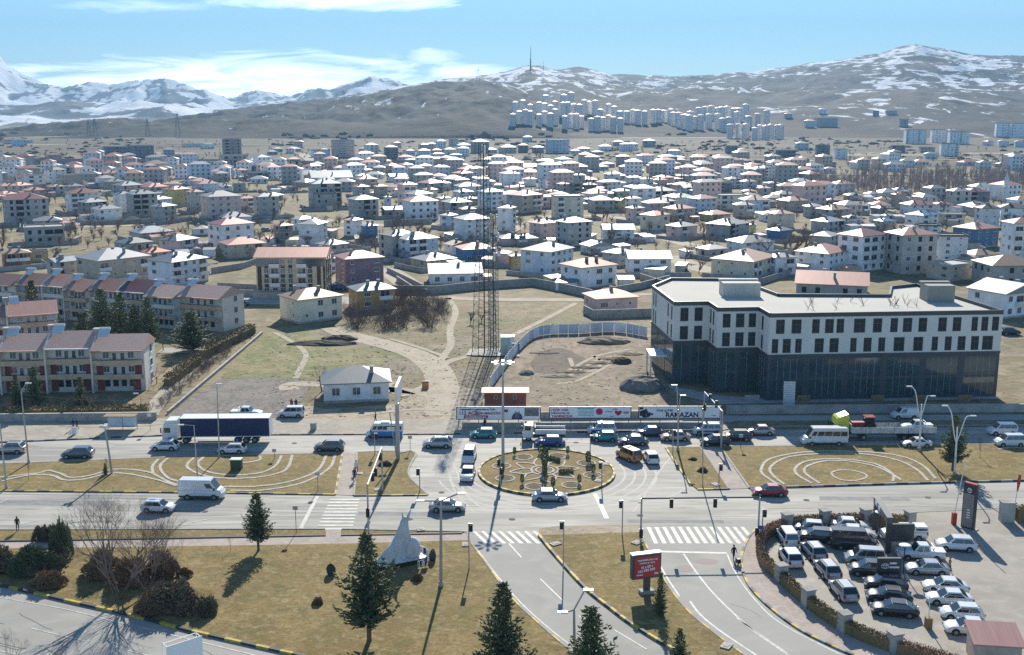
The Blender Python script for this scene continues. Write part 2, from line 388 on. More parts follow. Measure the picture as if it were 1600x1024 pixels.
sheet('lower_road', Gs(blK + [(620, 1250), (-700, 1250), (-700, 850)]), .026, M['asphalt2'])
sheet('service_road', Gs([(1128, 660), (1128, 650), (1600, 648), (1950, 646), (1950, 658), (1600, 659.5)]), .03, M['asphalt2'])
# junction dust and tyre-worn bands stay inside the asphalt material; pale traffic film as its own patches
def kerb(name, pts, wd=.28, h=.17, z=0, cols=None, step=1.6, kx=.12):
    """a raised kerb; striped kerbs alternate painted stones"""
    b = MB(); mats = cols or [M['kerb']]
    L = []; acc = 0
    pts = [tuple(p) for p in pts]
    # resample
    out = [pts[0]]; 
    for a, c in zip(pts, pts[1:]):
        l = math.hypot(c[0] - a[0], c[1] - a[1]); n = max(1, int(l / step))
        for k in range(1, n + 1): out.append((a[0] + (c[0] - a[0]) * k / n, a[1] + (c[1] - a[1]) * k / n))
    Lf, Rt = offs(out, wd / 2), offs(out, -wd / 2)
    for i in range(len(out) - 1):
        b.prism([Rt[i], Rt[i + 1], Lf[i + 1], Lf[i]], z, z + h, i % len(mats))
    return struct(b.build(name, mats))
YK = [M['kerby'], M['kerbk']]; DK = [M['kerby'], M['kerbk'], M['kerbk'], M['kerb'], M['kerbk']]
def island(name, px, m=None, z=.14, grass=True):
    p = Gs(px); o = MB().prism(p, 0, z).build(name, m or M['lawn']); return struct(o)
# medians
mL_top = [(-300, 734), (0, 726), (130, 721), (250, 716), (400, 712), (535, 709)]; mL_bot = [(524, 774), (350, 771), (0, 768), (-300, 766)]
island('median_lawn', mL_top + mL_bot)
kerb('median_kerb', Gs(mL_bot[::-1]), cols=YK); kerb('median_kerb', Gs(mL_top)); kerb('median_kerb', Gs([(535, 709), (524, 774)]), cols=YK)
i2 = [(558, 708), (600, 706)] + smooth_line([(643, 706), (650, 711), (643, 724), (638, 738), (643, 750), (656, 762), (668, 774)], 4) + [(553, 775.5)]
island('median_lawn', i2); kerb('median_kerb', Gs(i2[2:-1])); kerb('median_kerb', Gs([(668, 774.5), (553, 775.5)]), cols=YK); kerb('median_kerb', Gs([(553, 775), (558, 708)])); kerb('median_kerb', Gs([(558, 708), (600, 706), (643, 706)]))
sheet('median_walk', Gs([(536, 709), (557, 708), (552, 775), (525, 774)]), .06, M['pinkpave'])
i3 = [(1040, 700), (1095, 699.5), (1139, 765), (1090, 766)] + smooth_line([(1078, 757), (1060, 731), (1045, 708), (1040, 700)], 3)[:-1]
island('median_lawn', i3); kerb('median_kerb', Gs(i3[4:] + [i3[0]]), cols=YK); kerb('median_kerb', Gs([(1090, 766), (1139, 765)]), cols=YK); kerb('median_kerb', Gs([(1095, 699.5), (1139, 765)]))
sheet('median_walk', Gs([(1096, 699.5), (1124, 699), (1170, 764), (1140, 765)]), .06, M['pinkpave'])
mR = [(1125, 699), (1350, 697), (1600, 695), (1950, 692), (1950, 748), (1600, 752), (1400, 757), (1171, 764)]
island('median_lawn', mR); kerb('median_kerb', Gs([(1171, 764), (1400, 757), (1600, 752), (1950, 748)]), h=.24, cols=[M['kerbk'], M['kerb']]); kerb('median_kerb', Gs([(1125, 699), (1171, 764)])); kerb('median_kerb', Gs([(1125, 699), (1350, 697), (1600, 695), (1950, 692)]))
# roundabout
RC = (4.85, 147.6); RX, RY = 9.35, 9.75
def ell(cx, cy, rx, ry, n=48, a0=0, a1=2 * math.pi, rot=0):
    out = []
    for k in range(n + (0 if a1 - a0 > 6.28 else 1)):
        t = a0 + (a1 - a0) * k / n; x, y = rx * math.cos(t), ry * math.sin(t)
        out.append((cx + x * math.cos(rot) - y * math.sin(rot), cy + x * math.sin(rot) + y * math.cos(rot)))
    return out
struct(MB().prism(ell(*RC, RX, RY, 72), 0, .16).build('roundabout_lawn', M['lawn']))
rk = ell(*RC, RX + .12, RY + .12, 72); kerb('roundabout_kerb', rk + [rk[0]], wd=.34, h=.3, cols=YK, step=.8)
def pebble(px_or_pts, wd=.32, ground=True, z=.165, name='pebble_line', closed=False, n=5, m=None):
    p = Gs(px_or_pts) if ground else px_or_pts
    p = smooth_line(p, n, closed)
    if closed: p = p + [p[0]]
    b = MB(); rr = random.Random(len(p)); pts = p; L, Q = offs(pts, wd / 2), offs(pts, -wd / 2)
    for i in range(len(pts) - 1):
        b.prism([Q[i], Q[i + 1], L[i + 1], L[i]], z - .05, z + .012 + rr.uniform(0, .03))
    return struct(b.build(name, m or M['pebble']))
pb = .205
for rx in (1.9, 1.25): pebble(ell(4.6, 147.8, rx, rx * 1.1, 16), .3, False, pb, closed=True, n=3)
for k in range(8):
    a = k * math.pi / 4 + .15; ca, sa = math.cos(a), math.sin(a); pp = []
    for r_, o_ in ((1.9, -.75), (3.0, -1.05), (4.9, 0), (3.0, 1.05), (1.9, .75)): pp.append((4.6 + r_ * ca - o_ * sa, 147.8 + (r_ * sa + o_ * ca) * 1.1))
    pebble(pp, .28, False, pb, n=4)
    a = k * math.pi / 4 + .5; cx_, cy_ = 4.85 + 6.6 * math.cos(a), 147.6 + 6.9 * math.sin(a)
    pebble(ell(cx_, cy_, 1.3, 1.3, 10), .22, False, pb, closed=True, n=3)
    struct(MB().flat(ell(cx_, cy_, .75, .85, 14), .18).build('flower_bed', M['soil']))
# pebble curves on the medians
for q in ([(0, 748), (60, 741), (75, 737), (95, 742), (110, 748), (140, 745), (180, 735), (230, 739), (262, 754), (285, 762)],
          [(0, 754), (50, 744), (82, 745), (100, 752), (130, 751), (180, 741), (235, 749), (275, 761)],
          [(248, 719), (238, 731), (240, 743)], [(262, 718), (250, 731), (262, 748), (283, 755)],
          [(303, 717), (292, 730), (310, 742), (345, 749), (400, 748), (445, 737), (457, 713)],
          [(318, 716), (309, 727), (325, 739), (360, 744), (405, 741), (430, 730), (440, 714)],
          [(350, 762), (400, 762), (450, 755), (495, 738), (510, 713)], [(360, 768), (410, 768), (470, 757), (513, 735), (524, 712)],
          [(365, 725), (390, 724), (406, 720), (406, 714)]):
    pebble(q, .42)
for q in ([(1218, 760), (1193, 744), (1190, 733), (1205, 718), (1260, 708), (1330, 707), (1400, 713), (1440, 728), (1462, 750)],
          [(1226, 759), (1207, 744), (1204, 732), (1225, 718), (1262, 712), (1330, 710), (1392, 718), (1430, 734), (1450, 753)],
          [(1268, 757), (1246, 744), (1243, 733), (1262, 722), (1310, 719), (1365, 726), (1394, 742), (1395, 754)],
          [(1281, 757), (1259, 742), (1260, 731), (1290, 722), (1330, 723), (1375, 733), (1408, 752)],
          [(1560, 704), (1580, 700), (1600, 702), (1640, 706)]):
    pebble(q, .42)
pebble([(1299, 742), (1310, 737), (1330, 737), (1350, 742), (1353, 748), (1335, 753), (1312, 751)], .36, closed=True)
# dusty pavement along the far side, verges and lawns on the near side
pv = [(-300, 661), (0, 659), (250, 655), (430, 655), (720, 657), (1128, 655), (1138, 672), (1130, 673), (720, 679), (420, 680), (258, 681), (0, 692), (-300, 696)]
struct(MB().prism(Gs(pv), 0, .13).build('pavement', M['pave']))
kerb('road_kerb', Gs([(-300, 696), (0, 692), (258, 681), (420, 680), (720, 679), (1130, 673)]), h=.18, cols=[M['kerb'], M['kerbk']])
kerb('road_kerb', Gs([(1160, 668), (1400, 666.5), (1600, 665.5), (1950, 663)]), h=.2)
struct(MB().prism(Gs([(1120, 668), (1150, 658.8), (1950, 656.5), (1950, 661.5), (1600, 664.5), (1160, 668.5)]), 0, .12).build('verge', M['ground']))
island('verge_lawn', [(-300, 832), (0, 829), (400, 828), (508, 828), (509, 838), (400, 840), (0, 847), (-300, 852)], z=.1)
kerb('verge_kerb', Gs([(-300, 832), (0, 829), (400, 828), (508, 828)])); kerb('verge_kerb', Gs([(-300, 852), (0, 847), (400, 840), (509, 838)]), cols=[M['kerbk']])
island('verge_lawn', [(534, 828), (725, 832), (722, 834), (700, 835.5), (533, 837.5)], z=.1)
kerb('verge_kerb', Gs([(534, 828), (725, 832)])); kerb('verge_kerb', Gs([(533, 837.5), (722, 834.5)]), cols=[M['kerbk']])
sheet('footpath', Gs([(-300, 853), (0, 847.5), (400, 840.5), (509, 838.5), (509, 828), (533, 828), (533, 838), (728, 834), (733, 845), (560, 850), (400, 853), (0, 858), (-300, 864)]), .06, M['pinkpave'])
lawnA = [(-150, 862), (0, 859), (400, 853.5), (560, 850.5), (732, 845.5)] + smooth_line(sl1L, 4)[5:] + [(1000, 1160), (700, 1180), (620, 1067)] + blK[::-1][1:-1]
struct(MB().prism(Gs(lawnA), 0, .12).build('lawn', M['lawn']))
kerb('lawn_kerb', offs(Gs(smooth_line(blK, 4)), .1), wd=.32, h=.26, cols=YK, step=1.2)
kerb('lawn_kerb', Gs(smooth_line(sl1L, 4)[4:]), wd=.22, h=.16, cols=[M['kerb'], M['kerb'], M['kerby']])
lawnB = [(842, 838), (900, 836), (1002, 833)] + smooth_line(sl2L, 4)[4:] + [(1250, 1150)] + smooth_line(sl1R, 4)[::-1]
struct(MB().prism(Gs(lawnB), 0, .12).build('lawn', M['lawn']))
kerb('lawn_kerb', Gs(smooth_line(sl1R, 4)), wd=.32, h=.28, cols=YK, step=1.2)
kerb('lawn_kerb', Gs(smooth_line(sl2L, 4)[2:]), wd=.22, h=.15, cols=[M['kerb'], M['kerb'], M['kerby']])
sheet('footpath', Gs([(842, 827), (870, 823), (1000, 821), (1003, 833), (880, 837), (843, 838.5)]), .08, M['dirt'])
# pavement and lot of the car dealer
lotK = smooth_line(sl2R[1:], 4)
hedgeL = [(1423, 824), (1352, 820), (1288, 822), (1228, 828), (1197, 843), (1188, 864), (1196, 888), (1220, 911), (1262, 949), (1319, 988), (1397, 1019), (1500, 1050), (1640, 1090)]
struct(MB().prism(Gs([(1215, 812), (1250, 807)] + [(1412, 803), (1423, 824)] + smooth_line(hedgeL[1:], 4) + lotK[::-1]), 0, .13).build('pavement', M['pinkpave']))
kerb('pavement_kerb', Gs(lotK), wd=.3, h=.2, cols=[M['kerb'], M['kerbk'], M['kerby']])
sheet('yard', Gs([(1423, 826), (1423, 802.5), (1600, 794), (1950, 784), (1950, 1250), (1560, 1250), (1520, 1060), (1470, 1000), (1420, 930), (1395, 880), (1375, 830)]), .045, M['yard'])
def pavers():
    m = bpy.data.materials.new('lot_pavers'); m.use_nodes = True; t = NT(m.node_tree); b = t.n['Principled BSDF']; b.inputs['Roughness'].default_value = .8
    P = t.add('ShaderNodeNewGeometry').outputs['Position']; rt = t.add('ShaderNodeVectorRotate'); t.put(rt.inputs['Vector'], P); rt.inputs['Angle'].default_value = .5
    br = t.add('ShaderNodeTexBrick'); t.put(br.inputs['Vector'], rt.outputs[0]); br.inputs['Scale'].default_value = 1.6; br.inputs['Mortar Size'].default_value = .03
    br.inputs['Color1'].default_value = (.40, .365, .30, 1); br.inputs['Color2'].default_value = (.34, .31, .26, 1); br.inputs['Mortar'].default_value = (.2, .18, .15, 1)
    t.put(b.inputs['Base Color'], t.mix(t.ramp(t.noise(P, .5, 5), .5, .7), br.outputs[0], (.42, .38, .32))); return m
sheet('lot_paving', Gs([(1352, 821), (1375, 830), (1395, 880), (1420, 930), (1470, 1000), (1520, 1060), (1560, 1200), (1500, 1051)] + smooth_line(hedgeL[1:-1], 4)[::-1]), .05, pavers())
# road paint
pm = MB()
def ln(px, w_=.16, z=.045): pm.strip(Gs(smooth_line(px, 4)) if len(px) > 2 else Gs(px), w_, z)
for k in range(10):
    t = k / 9; Y = 136.6 - 10.2 * t; xl = G(517 - 22 * t, 779 + 46 * t)[0]; xr = G(563 - 12 * t, 779 + 46 * t)[0]; pm.flat([(xl, Y), (xr, Y), (xr, Y - .55), (xl, Y - .55)], .045)
ln([(496, 776), (470, 826)], .5)
for k in range(8): a = 738 + 13.4 * k; pm.flat(Gs([(a, 831), (a + 5.5, 831), (a + 27, 850), (a + 20, 850)]), .045)
for k in range(13): a = 1010 + 12.2 * k; d = 12 + k * .8; pm.flat(Gs([(a, 824), (a + 6, 824), (a + d + 7, 850), (a + d, 850)]), .045)
for k in range(0): pm.flat(Gs([(1128 - k * 1.5, 790 + k * 5.2), (1160 - k, 790 + k * 5.2), (1160 - k, 792 + k * 5.2), (1128 - k * 1.5, 792 + k * 5.2)]), .045)
ln([(1030, 862.5), (1136, 865)], .5); ln([(1068, 866), (1088, 895), (1112, 925), (1145, 958), (1182, 990), (1240, 1030)], .22)
ln([(1136, 866), (1150, 897), (1178, 936), (1220, 975), (1306, 1020), (1360, 1045)], .18); ln([(1028, 878), (1042, 903), (1062, 933)], .2)
ln([(1078, 940), (1095, 962), (1130, 990), (1190, 1030)], .25); ln([(1150, 966), (1186, 991), (1231, 1022)], .16)
ln([(929, 772), (938, 789), (948, 811)], .6); ln([(795, 850), (815, 872)], .18); ln([(844, 905), (880, 940)], .16); ln([(905, 963), (940, 990)], .16)
ln([(745, 858), (775, 898), (815, 944), (862, 986), (900, 1015)], .14); ln([(960, 985), (1010, 1015)], .15)
ln([(-200, 893), (0, 934), (100, 952), (180, 972), (240, 986), (420, 1030)], .18); ln([(48, 982), (135, 1003)], .18); ln([(200, 1017), (260, 1032)], .18); ln([(-40, 1010), (25, 1023)], .18)
for x0, x1, y0 in ((0, 14, 781), (30, 60, 815), (98, 132, 814), (300, 330, 812)): ln([(x0, y0 + 5), (x1, y0 - 1)], .25)
ln([(0, 729.5), (130, 724.5), (250, 719), (400, 715), (535, 712)], .12)
ln([(-200, 773), (0, 772.5), (350, 776)], .12)
for k in range(14):
    x0 = 40 + 108 * k; yy_ = 702 - k * .9
    if not 700 < x0 < 1100: ln([(x0, yy_), (x0 + 26, yy_)], .14)
struct(pm.build('road_markings', M['line']))
rp = MB(); rp.flat(ell(*G(1070, 889), 1.1, .9, 12), .043); rp.flat(ell(*G(1104, 878), 1.3, .8, 12), .043); struct(rp.build('road_markings', M['linered']))
# lots and tracks behind the road
sheet('gravel_lot', Gs([(258, 655), (290, 628), (345, 592), (410, 590), (474, 593), (482, 610), (462, 640), (452, 655)]), .03, M['gravel'])
sheet('green_field', Gs(smooth_line([(345, 591), (408, 522), (470, 514), (540, 540), (600, 556), (590, 575), (540, 588), (470, 592)], 3)), .024, M['green'])
sheet('bare_lot', Gs([(452, 655), (470, 630), (505, 640), (620, 632), (660, 600), (700, 600), (760, 612), (1020, 612), (1040, 636), (1128, 642), (1128, 656), (720, 658)]), .028, M['dirt'])
sheet('dug_ground', Gs([(766, 612), (800, 565), (833, 527), (870, 522), (960, 518), (1030, 526), (1040, 600), (1060, 640), (900, 640), (800, 630)]), .036, M['site'])
def track(px, w_, z=.045, name='dirt_track', m=None):
    p = Gs(smooth_line(px, 5)); b = MB().strip(p, w_, z); return struct(b.build(name, m or M['track']))
track([(520, 512), (545, 524), (600, 538), (645, 552), (672, 568), (686, 585), (692, 612), (690, 650)], 6)
track([(700, 466), (712, 488), (703, 515), (704, 540), (690, 562), (686, 578)], 1.6, .05)
track([(686, 578), (700, 566), (740, 555), (790, 545)], 2.0, .055)
track([(790, 530), (850, 500), (900, 474)], 1.6, .05); track([(640, 618), (600, 605), (615, 596)], 3, .05)
track([(430, 520), (465, 540), (478, 556), (470, 575), (462, 592)], 1.2, .05); track([(452, 610), (470, 600), (640, 612), (690, 622)], 3.5, .05)
track([(670, 464), (760, 468), (915, 469)], 5, .05, 'lane', M['track'])
track([(560, 470), (430, 470), (340, 468)], 12, .04, 'lane', M['asphalt2']); track([(915, 469), (1010, 460), (1100, 466)], 4, .05, 'lane')
track([(320, 428), (360, 420), (402, 408), (425, 380), (440, 365), (600, 352)], 6, .05, 'lane'); track([(430, 338), (520, 345), (600, 352), (680, 350)], 8, .04, 'lane')
track([(0, 361), (120, 355), (200, 353), (330, 345), (440, 340)], 5, .05, 'lane'); track([(90, 335), (120, 345), (126, 355)], 6, .055, 'lane')
track([(600, 420), (625, 435), (650, 455), (672, 466)], 8, .04, 'lane'); track([(1046, 400), (1080, 415), (1115, 425)], 9, .04, 'lane'); track([(920, 336), (985, 345), (1040, 372), (1090, 386)], 8, .04, 'lane')
track([(780, 690 - 320), (850, 340), (930, 338), (985, 345)], 6, .05, 'lane')
for a, b_, w_ in (((-300, 259), (340, 259), 9), ((340, 262), (1000, 254), 10), ((1000, 251), (1900, 250), 9), ((-300, 216.5), (1900, 214.5), 26), ((300, 226), (1000, 229), 12), ((900, 238), (1900, 244), 10), ((-300, 243), (480, 240), 8), ((1150, 272), (1600, 276), 8), ((1500, 262), (1900, 268), 9)):
    track([a, ((a[0] + b_[0]) / 2, (a[1] + b_[1]) / 2), b_], w_, .3, 'far_road', M['pave'] if w_ < 20 else M['asphalt'])
track([(470, 240), (485, 250), (495, 261)], 12, .3, 'far_road'); track([(320, 250), (330, 258), (335, 265)], 14, .3, 'far_road'); track([(1245, 255), (1400, 238), (1600, 258)], 7, .3, 'far_road'); track([(640, 245), (665, 256)], 12, .3, 'far_road')
sheet('concrete_slab', Gs([(728, 557), (735, 547), (808, 546), (812, 559)]), .25, M['conc'])
# ------------------------------------------------------------------ houses of the town
WC = {'W': ('white', (.86, .87, .88)), 'C': ('cream', (.76, .69, .54)), 'G': ('grey concrete', (.45, .44, .42)), 'D': ('dark grey', (.23, .235, .25)),
      'P': ('pale pink', (.74, .55, .50)), 'M': ('mauve', (.24, .17, .22)), 'B': ('blue', (.10, .22, .38)), 'L': ('pale blue', (.62, .70, .80)),
      'Y': ('yellow', (.58, .47, .20)), 'O': ('ochre', (.50, .33, .13)), 'R': ('brick red', (.38, .13, .08)), 'N': ('green', (.26, .40, .32)), 'T': ('tan', (.54, .46, .37))}
RCC = {'w': ('silver', (.33, .335, .34), .52, .25), 'g': ('grey', (.22, .25, .28), .5, .3), 'r': ('red', (.46, .17, .12), .5, .15), 's': ('salmon', (.56, .30, .23), .5, .15), 'm': ('maroon', (.30, .11, .12), .5, .15),
       'b': ('rust brown', (.33, .25, .19), .55, .3), 'n': ('green', (.22, .42, .32), .45, .3), 'd': ('dark', (.12, .12, .13), .5, .2), 'u': ('blue', (.20, .34, .46), .4, .4), 'f': ('flat', (.46, .44, .40), .8, 0)}
for k, (n_, c_) in WC.items(): mat('wall_' + k, c_, .85, var=.22, sc_=.35, bump=.1, rnd=.22)
for k, (n_, c_, r_, m_) in RCC.items():
    mat('roof_' + k, c_, r_, m_, sc_=.5, coord='Object', stretch=(5, .35, 1), rnd=.8, col2=((.30, .18, .12) if k == 'b' else tuple(x * .78 for x in c_)))
def win(kind):
    b = MB()
    if kind == 'window':
        b.b2(-.72, .72, -.06, .12, 0, 1.45, 0); b.b2(-.62, -.04, -.075, -.02, .1, 1.35, 1); b.b2(.04, .62, -.075, -.02, .1, 1.35, 1); b.b2(-.8, .8, -.14, .05, -.1, -.003, 0); return b.mesh(kind, [M['wframe'], M['glassb']])
    if kind == 'double_window':
        b.b2(-1.05, 1.05, -.06, .12, 0, 1.45, 0)
        for a in (-.98, -.32, .34): b.b2(a, a + .6, -.075, -.02, .1, 1.35, 1)
        b.b2(-1.12, 1.12, -.14, .05, -.1, -.003, 0); return b.mesh(kind, [M['wframe'], M['glassb']])
    if kind == 'dark_window':
        b.b2(-.6, .6, -.05, .1, 0, 1.4, 0); b.b2(-.52, .52, -.07, 0, .08, 1.32, 1); return b.mesh(kind, [M['dsteel'], M['glass']])
    if kind == 'opening':
        b.b2(-.6, .6, -.04, .1, 0, 1.5, 0); b.b2(-.66, .66, -.1, .05, -.08, -.003, 1); return b.mesh(kind, [M['hole'], M['conc']])
    if kind == 'small_window':
        b.b2(-.3, .3, -.05, .1, .5, 1.2, 0); b.b2(-.24, .24, -.07, 0, .56, 1.14, 1); return b.mesh(kind, [M['wframe'], M['glass']])
    if kind == 'balcony':
        b.b2(-1.7, 1.7, -1.2, 0, -.95, -.8, 0); b.b2(-1.7, 1.7, -1.2, -1.08, -.8, .05, 0); b.b2(-1.7, -1.58, -1.079, 0, -.8, .05, 0); b.b2(1.58, 1.7, -1.079, 0, -.8, .05, 0)
        b.b2(-1.3, 1.3, -.05, .05, -.8, 1.4, 1); b.b2(-1.2, -.1, -.07, 0, -.7, 1.3, 2); b.b2(0, 1.2, -.07, 0, .0, 1.3, 2); return b.mesh(kind, [M['wpaint'], M['wframe'], M['glass']])
    if kind == 'open_balcony':
        b.b2(-1.7, 1.7, -1.2, 0, -.95, -.78, 0); b.b2(-1.7, 1.7, -1.2, -1.1, -.78, -.05, 0); b.b2(-1.5, 1.5, -.04, .05, -.77, 1.5, 1); return b.mesh(kind, [M['conc'], M['hole']])
    if kind == 'door':
        b.b2(-.55, .55, -.06, .08, 0, 2.1, 0); b.b2(-.45, .45, -.08, 0, .05, 2.0, 1); return b.mesh(kind, [M['wood'], M['dsteel']])
    if kind == 'chimney':
        b.b2(-.35, .35, -.35, .35, -1.2, 1.3, 0); b.b2(-.45, .45, -.45, .45, 1.3, 1.42, 1); return b.mesh(kind, [M['block'], M['conc']])
def wm(kind): return cached('w_' + kind, lambda: win(kind))
def facade(par, kinds, width, st, z0, sh, ox, oy, rot, rr, pitch=3.1, drop=.12):
    """windows row by row; (ox,oy) = middle of the wall, rot = its outward turn"""
    n = max(1, int(width / pitch)); step = width / n; c, s = math.cos(rot), math.sin(rot); col = [rr.choice(kinds) for _ in range(n)]
    for j in range(st):
        for i in range(n):
            k = col[i]
            if rr.random() < drop and k not in ('balcony', 'open_balcony'): continue
            if j == 0 and k in ('balcony', 'open_balcony'): k = 'window' if k == 'balcony' else 'opening'
            x = (i + .5) * step - width / 2
            nm = {'opening': 'window', 'dark_window': 'window', 'double_window': 'window', 'small_window': 'window', 'open_balcony': 'balcony'}.get(k, k)
            link(nm, wm(k), par, (ox + x * c, oy + x * s, z0 + j * sh + 1.0), rot)
def roof_mesh(w, d, typ, key, over=.5, rise=None):
    b = MB(); X, Y = w / 2 + over, d / 2 + over; t = .16
    rise = rise or min(w, d) * .19
    if typ == 'f':
        b.b2(-X + .3, X - .3, -Y + .3, Y - .3, 0.003, .25); b.b2(-X + .3, X - .3, -Y + .3, -Y + .5, .25, .7); b.b2(-X + .3, X - .3, Y - .5, Y - .3, .25, .7)
        b.b2(-X + .3, -X + .5, -Y + .5, Y - .5, .25, .7); b.b2(X - .5, X - .3, -Y + .5, Y - .5, .25, .7); return b
    base = [(-X, -Y, t), (X, -Y, t), (X, Y, t), (-X, Y, t)]; low = [(p[0], p[1], .003) for p in base]
    if typ == 'h':
        if w >= d: r = [(-(X - Y) - .01, 0, t + rise), ((X - Y) + .01, 0, t + rise)]; fs = [(0, 1, 5, 4), (1, 2, 5), (2, 3, 4, 5), (3, 0, 4)]
        else: r = [(0, -(Y - X) - .01, t + rise), (0, (Y - X) + .01, t + rise)]; fs = [(0, 1, 4), (1, 2, 5, 4), (2, 3, 5), (3, 0, 4, 5)]
    elif typ == 'e': r = [(-X, 0, t + rise), (X, 0, t + rise)]; fs = [(0, 1, 5, 4), (1, 2, 5), (2, 3, 4, 5), (3, 0, 4)]
    else: r = [(0, -Y, t + rise), (0, Y, t + rise)]; fs = [(0, 1, 4), (1, 2, 5, 4), (2, 3, 5), (3, 0, 4, 5)]
    b.add(base + r, fs); b.add(base + low, [(0, 4, 5, 1), (1, 5, 6, 2), (2, 6, 7, 3), (3, 7, 4, 0), (4, 7, 6, 5)]); return b
HOUSES = []
KINDS_BY = {'G': ['opening', 'opening', 'window', 'open_balcony'], 'D': ['opening', 'dark_window', 'open_balcony'], '*': ['window', 'double_window', 'window', 'balcony', 'small_window']}
def house(xl, xr, yt, yb, st, wk, rk, typ='h', c=.35, q=.8, kinds=None, over=.5, fixed=None, label=None, name='house', base_z=None, cat='house', rise=None, far=False):
    xm = (xl + xr) / 2; r9 = random.Random(int(xl * 11 + yb * 5))
    if rk == 'w' and yb < 335 and label is None and typ != 'f': rk = r9.choice('wwwwggssbm')
    if st >= 3 and yb < 335 and label is None and typ == 'h' and r9.random() < .3: typ, rk = 'f', 'f'
    if base_z is None: X, Y, z0 = (*G(xm, yb), 0.0)
    else: X, Y, z0 = GT(xm, yb)
    s = sc(Y, z0); Wd = (xr - xl) / s
    h = max(2.6, at(xm, yt, Y)[2] - z0)
    cc = min(max(c, .03), .97); r = math.atan2(cc, (1 - cc) * q); w_ = (1 - cc) * Wd / math.cos(r); d_ = q * w_ if c > .03 else .8 * w_
    if c <= .03: r = 0; w_ = Wd; d_ = min(q * w_, 14)
    az = math.atan2(X, Y); yaw = r - az
    # nearest corner sits at depth Y
    near = w_ / 2 * abs(math.sin(yaw)) + d_ / 2 * abs(math.cos(yaw)); Yc = Y + near; Xc = X * Yc / Y
    rr = random.Random(int(xl * 7 + yb * 13))
    o = thing(name, '', cat, (Xc, Yc, z0), yaw)
    b = MB(); b.b2(-w_ / 2, w_ / 2, -d_ / 2, d_ / 2, 0, h)
    sh = h / st
    if wk in 'GD':
        for j in range(1, st): b.b2(-w_ / 2 - .04, w_ / 2 + .04, -d_ / 2 - .04, d_ / 2 + .04, j * sh - .15, j * sh + .05, 1)
        b.build('wall', [MATS['wall_' + wk], M['conc']], o)
    else:
        b.b2(-w_ / 2 - .03, w_ / 2 + .03, -d_ / 2 - .03, d_ / 2 + .03, 0, .5, 1); b.build('wall', [MATS['wall_' + wk], M['conc']], o)
    rf = roof_mesh(w_, d_, typ, rk, over, rise).build('roof', MATS['roof_' + rk], o, loc=(0, 0, h))
    if typ != 'f' and s > 2.2 and name != 'cabin':
        for k in range(rr.choice((1, 2, 2))): link('chimney', wm('chimney'), rf, (rr.uniform(-.25, .25) * w_, rr.uniform(-.3, .3) * d_, min(w_, d_) * .1 + .1))
    if typ == 'f' and s > 2.2 and wk in 'GD':   # starter columns of an unfinished storey
        for a in (-1, 0, 1):
            for e in (-1, 1): link('column', cached('column', lambda: MB().b2(-.15, .15, -.15, .15, .25, 1.6).mesh('column', M['conc'])), rf, (a * (w_ / 2 - .5), e * (d_ / 2 - .8), 0))
    ks = kinds or KINDS_BY.get(wk, KINDS_BY['*']); zb = 0 if sh < 3.4 else .3
    pitch = 3.1 if s > 3 else 3.8
    facade(o, ks, w_ - .6, st, zb, sh, 0, -d_ / 2, 0, rr, pitch)
    if c > .12 or far is False: facade(o, [k for k in ks if 'balc' not in k] or ks, d_ - .6, st, zb, sh, -w_ / 2, 0, -math.pi / 2, rr, pitch + .4, .3)
    if s > 3.2: facade(o, [k for k in ks if 'balc' not in k] or ks, d_ - .6, st, zb, sh, w_ / 2, 0, math.pi / 2, rr, pitch + .6, .3)
    for ch in o.children:      # turn sizes down where the storey is low
        if ch.name.startswith('window') and sh < 2.6: ch.scale = (.85, 1, sh / 3)
    HOUSES.append(dict(o=o, x=xm, y=yb, st=st, wk=wk, rk=rk, typ=typ, label=label, w=xr - xl, rad=max(w_, d_) * .55, X=Xc, Y=Yc, name=name))
    return o, w_, d_, h
TILES = {'A': 340, 'B': 250}
